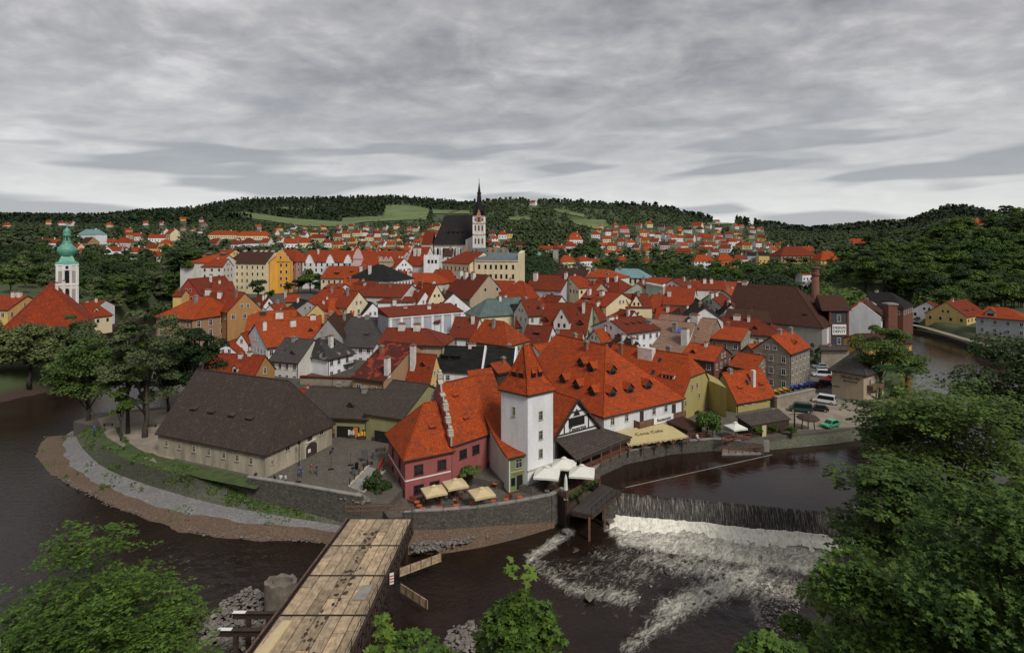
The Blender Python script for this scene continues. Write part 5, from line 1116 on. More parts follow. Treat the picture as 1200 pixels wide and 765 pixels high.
# long grey wall with pilasters
A_=V2(DP(455,372,163)); B_=V2(DP(543,368,176)); zt=HC-(371-YH)*165/F
root=thing('long_wall_house','long light grey building side with white pilasters and no windows','house',((A_.x+B_.x)/2,(A_.y+B_.y)/2+4,6)); dd=(B_-A_).normalized(); nn_=Vector((-dd.y,dd.x))
mb=MB(); mb.prism([A_,B_,B_+nn_*9,A_+nn_*9],6,zt); mb.build('wall','wall_greyblue',root); mb=MB(); mb.prism([A_-nn_*.3,B_-nn_*.3,B_+nn_*9,A_+nn_*9],zt+.003,[zt+.3,zt+.3,zt+2.0,zt+2.0]); mb.build('roof','roof_rust',root)
for i in range(8): q=A_.lerp(B_,.03+i*.135)-nn_*.08; mb=MB(); mb.box(q,.8,.2,6,zt-.01,math.atan2(dd.y,dd.x)); mb.build('pilaster','wall_white',root)
mb=MB(); mb.bar((*(A_-nn_*.12),zt-.3),(*(B_-nn_*.12),zt-.3),.16); mb.bar((*(A_-nn_*.12),zt-6),(*(B_-nn_*.12),zt-6),.16); mb.build('string_course','wall_white',root)
# brewery
h=HH('huge brewery building under an enormous weathered brown roof',(931,336),(866,332.4),(905,377),k=0,w=21,zr=26,h0=1,g=4.6,roof='roof_brown',wall='grey',rows=0); brew=h
chimney(h,.02,.3,0.01,0.01,-3,cap=False); chimney(h,.86,0,1.8,1.4,1.0); dormer(h,0,.1,.25,1.2,.5,'shed',slopek=.3)
c=DP(955.5,340,205); root=thing('brick_chimney','tall tapering red brick chimney behind the brewery','chimney',(c.x,c.y,8))
mb=MB(); zt=HC-(313-YH)*205/F; mb.lathe((c.x,c.y),[(1.75,8),(1.15,zt-3.2)],12,0,0,True); mb.build('shaft','brick_red',root); mb=MB(); mb.lathe((c.x,c.y),[(1.15,zt-3.2),(1.45,zt-3.0),(1.45,zt-2.2),(1.2,zt-2),(1.2,zt-.8),(1.5,zt-.5),(1.5,zt)],12); mb.build('chimney_head','brick_red',root)
leanto('dark timber lean-to along the foot of the brewery roof',[(852,361),(901,365),(905,378.5),(848,374)],(19.5,19.5,17,17),('roof_brown','dark_wood'))
# brewery tower
A_=V2(DP(972.5,380,180)); B_=V2(DP(993.5,380,180)); root=thing('brewery_tower','dark blue grey tower house with red corner strips and a white lettered panel','tower',((A_.x+B_.x)/2,184,5))
zt=HC-(364-YH)*180/F; mb=MB(); mb.prism([A_,B_,B_+Vector((2,8)),A_+Vector((2,8))],8.2,zt); mb.build('wall','wall_slateblue',root)
mb=MB(); mb.prism([A_+Vector((0,.05)),B_+Vector((0,.05)),B_+Vector((2,7.9)),A_+Vector((2,7.9))],4,8.2); mb.build('base','wall_rough',root)
for q in (A_,B_): mb=MB(); mb.box((q.x,q.y),.55,.5,7,zt); mb.build('corner_strip','red_wood',root)
for z in (HC-(379-YH)*180/F,HC-(393-YH)*180/F): mb=MB(); mb.box(((A_.x+B_.x)/2,A_.y-.05),5.3,.25,z-.12,z+.12); mb.build('band','red_wood',root)
for z in (HC-(373-YH)*180/F,HC-(399.5-YH)*180/F): put_window(root,((A_.x+B_.x)/2,A_.y,z),Vector((0,-1)),1.0,1.9,'frame_white')
zs=HC-(386-YH)*180/F; mb=MB(); mb.box(((A_.x+B_.x)/2,A_.y-.2),4.4,.16,zs-1.6,zs+1.6); sb=mb.build('sign_board','white_paint',root)
text3d('DESIGN',1.15,'black_paint',((A_.x+B_.x)/2,A_.y-.32,zs+.6),(1,0,0),(0,0,1),'lettering',sb,ext=.03); text3d('DEPOT',1.25,'black_paint',((A_.x+B_.x)/2,A_.y-.32,zs-.62),(1,0,0),(0,0,1),'lettering',sb,ext=.03)
mb=MB(); Q=[V2(DP(962,365,180))+Vector((0,-.7)),V2(DP(997,365,180))+Vector((0,-.7)),V2(DP(997,365,180))+Vector((2,9)),V2(DP(962,365,180))+Vector((2,9))]
zr_=zt+4.6; r0=(Q[0]+Q[3])/2+Vector((.0,0)); r1=(Q[1]+Q[2])/2+Vector((-1.2,0))
mb.face([(*Q[0],zt),(*Q[1],zt),(*r1,zr_),(*r0,zr_)]); mb.face([(*Q[2],zt),(*Q[3],zt),(*r0,zr_),(*r1,zr_)]); mb.face([(*Q[1],zt),(*Q[2],zt),(*r1,zr_)]); mb.face([(*Q[0],zt),(*Q[1],zt),(*Q[2],zt),(*Q[3],zt)],1); mb.face([(*Q[0],zt),(*Q[3],zt),(*r0,zr_)],1)
mb.build('roof',['roof_brown','dark_wood'],root)
h=build_house('white rendered brewery annex left of the dark tower house',[V2(DP(954,400,176)),V2(DP(971,400,177)),V2(DP(973,400,188)),V2(DP(954,400,188))],4.5,15.0,15.6,0,0,'roof_brown','white',win=[(0,[.25],[12.6],1.0,1.5)])
h=build_house('low stone yard building behind the parked white van',[V2(DP(961,420,163)),V2(DP(993,420,163)),V2(DP(995,420,170)),V2(DP(961,420,170))],4.5,10.0,10.3,0,0,'roof_board','wall_rough',win=None)
h=HH('orange walled brewery wing behind the tall tree near the car park',(1005,392),(1050,392),(1004,402),d=(170,172),w=9,g=4.6,roof='roof_brown',wall='orange',rows=2)
h=HH('black roofed brick building behind the tree beside the river',(1020,342),(1045,343),(1012,356),d=(215,210),w=13,h1=.7,g=6,roof='roof_black',wall='brick',rows=1); chimney(h,.35,0,1,1,.8)
c=DP(1043,370,190); mb=MB(); mb.box((c.x,c.y),3,3,5,HC-(356-YH)*190/F); rt_=thing('brick_stack','square brick stack beside the black roofed brewery building','chimney',(c.x,c.y,5)); mb.build('shaft','brick_red',rt_); mb=MB(); mb.box((c.x,c.y),3.5,3.5,HC-(357-YH)*190/F,HC-(355-YH)*190/F); mb.build('cap','concrete',rt_)
h=HH('white gabled shed with a dark roof right of the lettered tower',(1010,357),(1018,352),(995,372),d=(192,204),w=10,g=6,roof='roof_brown',wall='white',rows=0,gw=False); fire(h,0,up=.8)
h=HH('red roofed shed behind the white gabled shed',(1012,352),(1022,353),(1012,360),d=(212,208),w=9,g=6,roof='roof_red',wall='white',rows=0)
# cream guest house by the car park
C=V2(G(1012,471.5,5)); L_=V2(G(975,464.5,5)); R_=V2(G(1033,465,5)); lf=(L_-C); rt=(R_-C)
h=build_house('cream guest house with painted lettering and a dark pyramid roof by the car park',[L_,C,C+rt.normalized()*9.5,L_+rt.normalized()*9.5],4.8,11.6,16.2,3.6,3.6,'roof_grey','beige',win=[(1,[.3,.75],[9.3,6.6],.8,1.2)],oh=.7,name='guest_house',cat='guest house'); gh=h
ld=(C-L_).normalized(); lo_=Vector((ld.y,-ld.x)); lo_=lo_ if lo_.dot(C)<0 else -lo_; Lg=(C-L_).length
q=L_+ld*Lg*.58+lo_*.06; text3d('PENSION',.95,'black_paint',(q.x,q.y,10.0),ld.to_3d(),(0,0,1),'lettering',h.root,ext=.02); text3d('RESTAURACE',.5,'black_paint',(q.x,q.y,9.2),ld.to_3d(),(0,0,1),'lettering',h.root,ext=.02)
q=L_+ld*Lg*.14+lo_*.06; text3d('PARKING',.35,'black_paint',(q.x,q.y,7.6),ld.to_3d(),(0,0,1),'lettering',h.root,ext=.02)
rd=rt.normalized(); ro=Vector((rd.y,-rd.x)); ro=ro if ro.dot(ld)>0 else -ro; mb=MB(); q=C+rd*1.5; mb.prism([q+ro*.05,q+rd*5+ro*.05,q+rd*5+ro*1.3,q+ro*1.3],7.7,8.7); mb.build('balcony','mid_wood',h.root)
# riverside houses on the right bank
h=HH('white gabled riverside house with dark red roof and café terrace',(1086,353.8),(1100,354.5),(1095,366.5),d=(246,258),w=12.5,g=5.5,roof='roof_rust',wall='white',rows=2,wstep=3.5,name='riverside_house'); 
h=HH('yellow gabled riverside house with a dark red roof',(1108,354),(1132,355),(1120,371.5),k=0,d=(233,243),w=14.5,g=5.5,roof='roof_rust',wall='yellow',rows=2,wstep=3,name='riverside_house'); chimney(h,.3,0,1,1,.8); dormer(h,0,.35,.3,1.6,.5,'shed',glass=False,slopek=.3); dormer(h,0,.65,.3,1.6,.5,'shed',glass=False,slopek=.3)
h=HH('low white annex with dark red roof left of the white gabled riverside house',(1058,365),(1075,365),(1060,370),d=(262,256),w=9,rh=2.6,g=5.5,roof='roof_rust',wall='white',rows=1,wstep=4,name='riverside_house')
h=HH('pale blue white house with orange hip roof at the right edge',(1158,359.5),(1180,362),(1146,371),k=0,d=(214,210),w=13,h0=.4,h1=1,g=6,roof='roof_orange',wall='greyblue',rows=2,wstep=3.4,name='riverside_house'); dormer(h,0,.28,.12,3,1.4,'gable','wall_greyblue')
# church of the green onion dome, left edge
c=DP(78.5,340,201); root=thing('onion_dome_tower','pink and white church tower with a green copper onion dome','church tower',(c.x,c.y,6)); s=3.7
def Z(y,d=201): return HC-(y-YH)*d/F
zt=Z(310); mb=MB(); mb.box(c,s*2,s*2,6,zt); tw_=mb.build('tower','wall_offwhite',root)
for z in (zt,Z(333),Z(357)): mb=MB(); mb.box(c,s*2+.5,s*2+.5,z-.2,z+.2); mb.build('cornice','wall_white',tw_)
for x in (-3.2,-1.3,1.3,3.2):
    mb=MB(); mb.box((c.x+x,c.y-s-.08),.42,.25,6,zt); mb.build('pilaster','wall_white',tw_)
    mb=MB(); mb.box((c.x+s+.08,c.y+x),.25,.42,6,zt); mb.build('pilaster','wall_white',tw_)
for za,zb in ((Z(331),Z(317)),(Z(354),Z(338))):
    mb=MB(); w_=.75; y=c.y-s-.1; n=8; mb.face([(c.x-w_,y,za),(c.x+w_,y,za)]+[(c.x+w_*math.cos(t*math.pi/n),y,zb-.5+w_*math.sin(t*math.pi/n)) for t in range(n+1)]); mb.build('arched_window','glass',tw_)
    for x in (-2.25,2.25): mb=MB(); mb.box((c.x+x,c.y-s-.03),1.2,.12,za,zb); mb.build('panel','wall_grey',tw_)
for x in (0,): mb=MB(); mb.box((c.x,c.y-s-.1),2.5,.3,zt-1.9,zt-.0); mb.build('clock_surround','wall_white',tw_); mb=MB(); mb.tube([(c.x,c.y-s-.2,zt-.9),(c.x,c.y-s-.35,zt-.9)],[.6,.6],12); mb.build('clock_face','black_paint',tw_)
K=1.33
KR=1.12; KZ=.9
def kl(L): return [(r*(K if z<1 else KR),zt+z*KZ) for r,z in L]
mb=MB(); mb.lathe(c,kl([(4.2,.1),(4.2,.6),(3.5,1.3),(3.1,2.2),(2.6,3.0),(2.3,3.4)]),4,0,math.pi/4); mb.lathe(c,kl([(2.1,3.3),(2.2,3.6),(2.9,4.6),(3.1,5.6),(2.8,6.6),(1.9,7.6),(1.3,8.6),(1.5,9.0),(1.3,9.2)]),16,0,0,True); dm=mb.build('dome','copper',root)
for k_ in range(6):
    q=(c.x+.85*KR*math.cos(k_*math.pi/3),c.y+.85*KR*math.sin(k_*math.pi/3)); mb=MB(); mb.box(q,.36,.36,zt+9.1*KZ,zt+11.2*KZ); mb.build('lantern_post','copper',dm)
mb=MB(); mb.lathe(c,kl([(1.35,11.2),(1.4,11.5),(1.0,12.0),(1.25,12.7),(1.0,13.5),(.35,14.3),(.12,14.8),(.0,14.9)]),12,0,0,True); mb.bar((c.x,c.y,zt+14.6*KZ),(c.x,c.y,zt+17*KZ),.08); mb.bar((c.x-.7,c.y,zt+16*KZ),(c.x+.7,c.y,zt+16*KZ),.08); mb.build('cupola','copper',root)
bpy.data.objects['onion_dome_tower'].rotation_euler.z=math.radians(38); bpy.data.objects['onion_dome_tower'].scale=(.84,.84,1)
h=HH('steep red nave roof with stone gable in front of the onion dome tower',(57,336),(61,333),(20,376),k=0,d=(176,196),w=20,h0=.35,g=6,roof='roof_red',wall='wall_stone',rows=0)
h=HH('red hip roofed chapel below the steep nave roof at the left',(70,361.5),(72,361.5),(52,376),k=0,d=(181,182),w=9.5,h0=1,h1=1,g=1,roof='roof_red',wall='offwhite',rows=0)
h=HH('cream house with red roof right of the onion dome tower',(96,355),(110,356),(112,367),k=1,d=(216,220),w=13,h1=.3,g=6,roof='roof_red',wall='cream',rows=1); dormer(h,0,.4,.3,1.4,1,'gable','wall_cream')
h=HH('long red roofed house with white chimneys at the far left edge',(0,347),(30,349),(0,361),d=(190,190),w=13,g=6,roof='roof_red',wall='yellow',rows=1); chimney(h,.6,.1,1.1,1,1.6); chimney(h,.8,.1,1.1,1,1.6)
h=HH('small red roofed house with white dormer behind the cream house',(111,352),(122,353),(112,360),d=(236,236),w=10,g=6,roof='roof_red',wall='white',rows=0)
# ---------------------------------------------------------------- far houses
ORD=['first','second','third','fourth','fifth','sixth','seventh','eighth','ninth','tenth','eleventh','twelfth','thirteenth','fourteenth','fifteenth','sixteenth','seventeenth','eighteenth','nineteenth','twentieth']
def ordw(i):
    if i<20: return ORD[i]
    t=['twenty','thirty','forty','fifty','sixty','seventy','eighty','ninety'][(i+1)//10-2]; r=(i+1)%10
    return (t[:-1]+'ieth') if r==0 else t+'-'+ORD[r-1]
def uniq(items):
    """items: (obj, px, base text, plural text, group)"""
    d={}
    for it in items: d.setdefault(it[2],[]).append(it)
    for k,L in d.items():
        L.sort(key=lambda t:t[1])
        for i,t in enumerate(L):
            t[0]['label']=t[2] if len(L)==1 else ordw(i)+' from left of the '+t[3]
FAR=[]; 
def far_house(px,py,wpx,roof,wall,long=1.0,hk=1.0,rot=None,dpt=None,name='house'):
    if dpt: p=DP(px,py,dpt)
    else: p=ray(px,py,330)
    if p is None: return None
    w=max(5,wpx*p.y/F); w=min(w,60); rng=random.Random(int(px*13+py*7)); dpth=min(w/long*.8,12) if long>1.01 else w*.85; hw=(3.2 if w<9 else 5)*hk; rh=min(dpth*.45,6)
    a=rng.uniform(-.7,.7) if rot is None else rot; ca,sa=math.cos(a),math.sin(a)
    def P(x,y): return (p.x+x*ca-y*sa,p.y+x*sa+y*ca)
    b=p.z-2.5; e=p.z+hw; r=e+rh; mb=MB(); q=[P(-w/2,-dpth/2),P(w/2,-dpth/2),P(w/2,dpth/2),P(-w/2,dpth/2)]
    mb.prism(q,b,e,0,top=False,bot=False); hip=rng.random()<.3 or long>1.5; k=dpth*.35 if hip else 0
    R0,R1=P(-w/2+k,0),P(w/2-k,0); E=[P(-w/2-.4,-dpth/2-.4),P(w/2+.4,-dpth/2-.4),P(w/2+.4,dpth/2+.4),P(-w/2-.4,dpth/2+.4)]; z=e-.3
    mb.face([(*E[0],z),(*E[1],z),(*R1,r),(*R0,r)],1); mb.face([(*E[2],z),(*E[3],z),(*R0,r),(*R1,r)],1)
    m=1 if hip else 0
    mb.face([(*E[1],z),(*E[2],z),(*R1,r)] if hip else [(*q[1],e),(*q[2],e),(*R1,r)],m); mb.face([(*E[3],z),(*E[0],z),(*R0,r)] if hip else [(*q[3],e),(*q[0],e),(*R0,r)],m)
    n=max(2,int(w/2.6)); 
    for i in range(n):
        for zz in ([b+4,b+7] if hw>4.5 else [b+4.2]):
            if zz+1.3>e: continue
            x=-w/2+w*(i+.5)/n; c=P(x,-dpth/2-.05); mb.box(c,1.0,.08,zz,zz+1.3,a,2)
    c=P(w*.2,0); mb.box(c,.9,.8,r-.8,r+1.0,a,0)
    o=mb.build(name,['wall_'+wall,roof,'glass']); o['category']='house'; FAR.append((px,py,w*F/p.y))
    zone=('left of the yellow building' if px<330 else 'below the hill meadows' if px<520 else 'right of the spire' if px<700 else 'on the village slope' if px<905 else 'under the dark hills')
    rc={'roof_red':'red','roof_orange':'orange','roof_rust':'rust','roof_slate':'slate','roof_teal':'pale teal','roof_brown':'brown'}[roof]
    wc={'offwhite':'off-white','yellowgreen':'yellow','palegreen':'pale green','pinkpale':'pink','pinkbrown':'brown','redwall':'red','greyblue':'blue grey'}.get(wall,wall)
    big='long' if long>1.5 else ('large' if w>16 else 'small')
    gname='houses '+zone; o['group']=gname
    FL.append((o,px,f'{big} {wc} house with {rc} roof {zone}',f'{big} {wc} {rc}-roofed houses {zone}',gname)); return o
FL=[]
R_,O_,U_,S_='roof_red','roof_orange','roof_rust','roof_slate'
for t in [(8,267,14,R_,'cream',2),(57,263,8,O_,'cream'),(72,264,10,R_,'white'),(84,265,8,R_,'white'),(60,291,17,R_,'white',1.4),(48,286,7,R_,'beige'),(108,286,30,'roof_teal','white',1.6,2.0),(105,290,15,'roof_brown','tan'),(91,294,11,R_,'cream'),(96,299,9,O_,'cream'),
 (124,301,15,U_,'white',1.4),(136,301,13,R_,'white'),(147,301,9,O_,'white'),(160,305,14,R_,'white',1,1.4),(168,298,9,U_,'pinkpale'),(180,297,14,U_,'yellow'),(146,290,16,R_,'offwhite'),(131,287,9,R_,'beige'),(150,280,10,R_,'beige'),(163,282,10,O_,'offwhite'),(185,284,18,R_,'white',1.5),(203,282,14,R_,'cream',1,1.7),(195,291,12,O_,'yellow'),(185,307,14,R_,'white'),(190,264,6,R_,'white'),(215,259,8,O_,'yellow'),(236,260,6,R_,'white'),
 (264,280,34,O_,'cream',2.5),(298,281,36,O_,'cream',2.5),(254,290,13,U_,'pinkbrown'),(276,292,13,U_,'white'),(292,291,16,U_,'white'),(313,290,12,R_,'offwhite'),(341,291,15,O_,'white'),(357,290,14,R_,'cream'),(373,284,20,U_,'cream',1.6),(384,290,11,U_,'offwhite'),(396,292,11,R_,'yellow'),
 (579,283,8,O_,'white'),(589,280,10,R_,'white'),(583,291,9,R_,'offwhite'),(572,288,8,U_,'beige'),(597,279,10,S_,'yellow'),(608,293,12,'roof_brown','tan'),(640,298,20,O_,'cream',2),(655,297,16,R_,'offwhite',1.6),(668,294,14,R_,'white'),(673,286,18,O_,'white',1.6),(664,314,18,O_,'cream'),(683,313,20,R_,'white',1.5),(696,312,12,R_,'palegreen'),
 (674,282,13,O_,'white'),(698,279,10,R_,'white'),(711,276,8,U_,'white'),(731,272,11,R_,'pinkpale'),(706,291,9,O_,'white'),(717,293,10,R_,'cream'),(725,298,9,O_,'white'),(729,288,9,R_,'offwhite'),(746,293,9,U_,'white'),(756,286,9,O_,'yellow'),(757,294,10,R_,'beige'),(768,288,11,R_,'white'),(780,280,8,R_,'white'),(787,283,11,O_,'white'),(788,289,9,R_,'beige'),(778,292,11,'roof_brown','pinkpale'),(799,293,11,O_,'offwhite'),(806,273,9,S_,'white'),(809,283,10,R_,'offwhite'),(817,268,12,R_,'cream'),(820,272,8,'roof_brown','white'),(822,282,11,R_,'offwhite'),(831,283,12,O_,'beige'),(826,292,12,R_,'white'),(827,298,20,R_,'ochre',2),(841,270,8,'roof_brown','white'),(843,285,10,R_,'offwhite'),(848,290,9,U_,'cream'),(856,288,11,R_,'white'),(861,287,9,O_,'white'),(869,292,11,R_,'yellow'),(876,292,9,O_,'cream'),(851,296,12,R_,'white'),(835,301,10,U_,'offwhite'),(801,300,20,R_,'tan',2),(758,299,10,O_,'beige'),(795,283,8,R_,'white'),(771,279,8,U_,'white'),(762,277,7,R_,'white'),(750,284,8,R_,'offwhite'),(738,289,9,O_,'white'),
 (728,313,15,O_,'offwhite'),(758,313,9,O_,'yellow',1,1.6),(823,315,24,O_,'white',1.2,1.3,0),(848,315,19,O_,'coral',1,1.5,0),(866,314,16,R_,'white',1.1,1.5,0),(881,313,14,S_,'greyblue',1.2,2.0,0),(894,313,13,S_,'yellow',1.2,2.0,0),(905,305,10,R_,'white'),(1008,291,20,O_,'white',1.3),(945,300,14,O_,'beige'),(1143,270,32,O_,'beige',2),(906,296,9,O_,'cream'),(913,290,8,R_,'yellow'),(900,291,8,R_,'white'),(942,340,17,O_,'white',1.4),(888,300,10,U_,'white'),
 (625,241,7,R_,'white'),(840,262,6,R_,'white'),(866,262,5,'roof_brown','white')]: far_house(*t)
HB=list(FAR)
def free(px,py,r):
    return all(abs(px-a)>(r+w)*.55 or abs(py-b)>r*.55 for a,b,w in FAR)
rs=random.Random(5)
for (x0,x1,y0,y1,n) in ((395,515,268,298,62),(320,400,268,290,14),(700,900,266,300,34),(100,330,262,298,12),(570,600,276,292,4)):
    k=0;tr=0
    while k<n and tr<n*30:
        tr+=1; px=rs.uniform(x0,x1); py=rs.uniform(y0,y1)
        if not free(px,py,8): continue
        if far_house(px,py,rs.uniform(6.5,9.5)*(1 if py>276 else .8),rs.choice([R_,R_,O_,O_,U_,U_,'roof_brown']),rs.choice(['white','offwhite','cream','beige','grey','yellow','white']),rs.choice([1,1,1.3])): k+=1
FAR+=[(930,313,36),(968,312,26)]
H('large tan school with a rust hip roof under the dark hills',(920,289),(938,289),(912,295),d=(452,452),w=20,h0=.8,h1=.8,rh=7,g=12,roof='roof_rust',wall='tan',rows=3,wstep=3.2,wsz=(1.1,1.8))
H('bright yellow villa with an orange hip roof right of the tan school',(964,294.5),(973,294.5),(956,302),d=(425,425),w=16,h0=.7,h1=.7,rh=6.5,g=14,roof='roof_orange',wall='yellow',rows=2,wstep=3)
# landmark villas with extra detail: green cupola hall, small red tower, mast
h=H('white institute with an orange hip roof and green cupola beyond the old town',(625,301),(644,301),(620,310),d=(430,430),w=20,h0=1,h1=1,rh=6,g=18,roof='roof_orange',wall='white',rows=2,wstep=4)
c=h.R0.lerp(h.R1,.35); mb=MB(); mb.lathe((c.x,c.y),[(2.2,c.z-.6),(2.2,c.z+.8),(2.6,c.z+1),(1.6,c.z+2.4),(0,c.z+4)],8); mb.build('cupola','copper',h.root)
c=DP(651,308,425); root=thing('watch_tower','small square stone tower with a pointed red roof beside the green cupola','tower',(c.x,c.y,20)); mb=MB(); mb.box(c,4,4,18,34); mb.build('wall','wall_grey',root); mb=MB(); mb.lathe(c,[(3.1,34),(0,41)],4,0,math.pi/4); mb.build('roof','roof_rust',root)
c=ray(638.5,243,900) or DP(638.5,243,1100); mb=MB(); mb.tube([(c.x,c.y,c.z),(c.x,c.y,c.z+24)],[.5,.2],6); tag(mb.build('radio_mast','car_silver'),'thin radio mast on the wooded hill above the church','mast')
uniq(FL)
# ---------------------------------------------------------------- trees
def leaves(name,C,Nm,size,mat,shape='kite',rng=RNG):
    n=len(C); Nm=Nm/np.linalg.norm(Nm,axis=1,keepdims=True); a=rng.normal(size=(n,3)); U=np.cross(Nm,a); U/=np.linalg.norm(U,axis=1,keepdims=True)+1e-9; W=np.cross(Nm,U); s=size*rng.uniform(.65,1.3,(n,1))
    if shape=='kite': off=[(0,-.5),(.34,.0),(0,.6),(-.34,.0)]
    elif shape=='clump': off=[(-.1,-.5),(.5,-.2),(.2,.5),(-.5,.25)]
    else: off=[(0,-.5),(.14,-.2),(.5,-.28),(.34,.02),(.55,.3),(.2,.24),(0,.65),(-.2,.24),(-.55,.3),(-.34,.02),(-.5,-.28),(-.14,-.2)]
    k=len(off); V=np.empty((n,k,3))
    for i,(x,y) in enumerate(off): V[:,i]=C+U*s*x+W*s*y+Nm*s*(-.12 if abs(x)>.3 else .04)
    return npmesh(name,V.reshape(-1,3),np.arange(n*k).reshape(n,k),mat)
def crown(seed,R,H0,H1,nl,n,ls,mat,flat=.7,shape='clump',top=1.0,name='crown',lob=.42,inner=.25,up=.6,spray=0):
    """crown of leaf clumps gathered on lobes inside an ellipsoid between heights H0 and H1"""
    r=np.random.default_rng(seed); zc,hz=(H0+H1)/2,(H1-H0)/2; L=[]
    while len(L)<nl:
        v=r.normal(size=3); v/=np.linalg.norm(v); q=r.uniform(.35,.8); z=v[2]*q; w_=1.0 if z<0 else 1-(1-top)*z
        L.append((v[0]*R*q*w_,v[1]*R*q*w_,zc+z*hz,R*lob*r.uniform(.6,1.25)*(1-.3*max(z,0))))
    L=np.array(L); idx=r.integers(0,nl,n); d=r.normal(size=(n,3)); d[:,2]=np.abs(d[:,2])*.8-.25*r.random(n); d/=np.linalg.norm(d,axis=1,keepdims=True)
    rad=L[idx,3]*np.where(r.random(n)<inner,r.uniform(.3,.9,n),r.uniform(.88,1.12,n)); C=L[idx,:3]+d*rad[:,None]*np.array([1,1,flat])
    if spray:
        m=max(1,n//spray); ci=np.repeat(np.arange(m),spray)[:n]; ci=np.concatenate([ci,np.zeros(n-len(ci),int)]); cx=C[ci]; hd=d[ci]*np.array([1,1,.15]); hd+=r.normal(size=(m,3))[ci]*np.array([.5,.5,.12]); hd/=np.linalg.norm(hd,axis=1,keepdims=True)+1e-9
        t=r.uniform(-.3,1,n); ln=R*.2; lat=np.cross(hd,np.array([0,0,1.0])); w_=(1-np.abs(t)*.75)*ln*.32
        C=cx+hd*(t*ln)[:,None]+lat*(r.normal(size=n)*w_)[:,None]+np.array([0,0,1])*((-.22*t*t+.03*r.normal(size=n))*ln)[:,None]; d=np.array([0,0,1.0])+hd*.3+r.normal(size=(n,3))*.12
    Nn=d*(1-up)+np.array([0,0,up])+r.normal(size=(n,3))*(.35 if not spray else .22)
    return leaves(name,C,Nn,ls,mat,shape,r),L
def trunk(L,H0,r0,seed,name='trunk',lean=0):
    mb=MB(); rn=random.Random(seed); top=H0+(max(L[:,2])-H0)*.6
    pts=[(0,0,-1.5),(rn.uniform(-.1,.1),rn.uniform(-.1,.1),H0*.5),(rn.uniform(-.3,.3),rn.uniform(-.3,.3),H0),(0,0,top)]
    mb.tube(pts,[r0*1.25,r0*.9,r0*.75,r0*.25],8)
    for i in range(min(9,len(L))):
        q=L[i]; s=H0*.75+(top-H0*.75)*rn.uniform(0,.6); mb.tube([(0,0,s),(q[0]*.5,q[1]*.5,(s+q[2])/2+.2),(q[0],q[1],q[2])],[r0*.38,r0*.25,r0*.08],5)
    o=mb.build(name,'bark',loc=(0,0,0)); me=o.data; bpy.data.objects.remove(o); return me
VAR={}
def variant(k,seed,R,H0,H1,nl,n,ls,mat,r0=.3,**kw):
    c,L=crown(seed,R,H0,H1,nl,n,ls,mat,**kw); VAR.setdefault(k,[]).append((c,trunk(L,H0,r0,seed),H1))
for i in range(3):
    variant('round',10+i,4.3,2.2,10,16,2400,.6,'leaf_mid'); variant('dark',20+i,4.0,2.0,11,18,2400,.6,'leaf_dark'); variant('tall',30+i,3.0,2.5,13,18,2200,.58,'leaf_mid',lob=.5)
variant('pale',41,4.0,2.2,10,16,2400,.58,'leaf_grey'); variant('pale',42,4.4,2.2,10,18,2400,.58,'leaf_grey'); variant('fresh',43,4.0,1.5,8,16,2000,.58,'leaf_near')
def conif(seed,R,Hh,n,mat='leaf_conifer',ls=.9):
    r=np.random.default_rng(seed); t=r.random(n)**.75; lay=np.round(t*14)/14; z=1.2+(Hh-1.2)*(1-lay); rr=R*lay*(.35+.65*r.random(n)**.5); a=r.uniform(0,6.283,n)
    C=np.stack([rr*np.cos(a),rr*np.sin(a),z-rr*.25],-1); Nn=np.stack([np.cos(a)*.5,np.sin(a)*.5,np.ones(n)],-1)+r.normal(size=(n,3))*.3; me=leaves('crown',C,Nn,ls,mat,'kite',r)
    mb=MB(); mb.tube([(0,0,-1.5),(0,0,Hh*.95)],[.32,.05],7); o=mb.build('trunk','bark',loc=(0,0,0)); m2=o.data; bpy.data.objects.remove(o); VAR.setdefault('conifer',[]).append((me,m2,Hh))
conif(51,3.6,16,1500); conif(52,3.2,17,1400)
TL=[]; TP=[]
DESC={'round':'mid green round tree','dark':'dark bushy tree','tall':'tall slender green tree','pale':'grey green willowy tree','fresh':'fresh green low tree','conifer':'dark pointed conifer'}
def tree(p,kind,hgt,zone,label=None,sink=.3,sx=1.0,group=None):
    v=random.choice(VAR[kind]); s=hgt/v[2]; root=thing('tree' if kind!='conifer' else 'conifer',None,'tree',(p.x,p.y,p.z-sink)); root.rotation_euler.z=random.uniform(0,6.28); root.scale=(s*sx*random.uniform(.9,1.12),s*sx*random.uniform(.9,1.12),s)
    link('crown',v[0],root); link('trunk',v[1],root); px,py=proj(p); TP.append((px,py))
    if label: root['label']=label
    else: TL.append((root,px,f'{DESC[kind]} {zone}',f'{DESC[kind]}s {zone}',None)); root['group']='trees '+zone
    return root
def scatter(poly,n,kinds,h0,h1,zone,gap,dmin=150,dmax=900,gapy=.5,rs=rs,av=True):
    xs=[p[0] for p in poly]; ys=[p[1] for p in poly]; k=tr=0
    while k<n and tr<n*60:
        tr+=1; px=rs.uniform(min(xs),max(xs)); py=rs.uniform(min(ys),max(ys))
        if not inside(np.array([px]),np.array([py]),poly)[0]: continue
        if any(abs(px-a)<gap and abs(py-b)<gap*gapy for a,b in TP): continue
        if av and any(abs(px-a)<w*.5+3 and -6<py-b<5 for a,b,w in FAR): continue
        p=ray(px,py,dmin,dmax)
        if p is None or p.z<3: continue
        tree(p,rs.choice(kinds),rs.uniform(h0,h1),zone); k+=1
Z=scatter
Z([(0,300),(70,300),(200,305),(240,330),(235,352),(200,365),(130,372),(95,372),(0,345)],52,['round','dark','dark','tall','pale'],9,14,'behind the domed church',12,150,420)
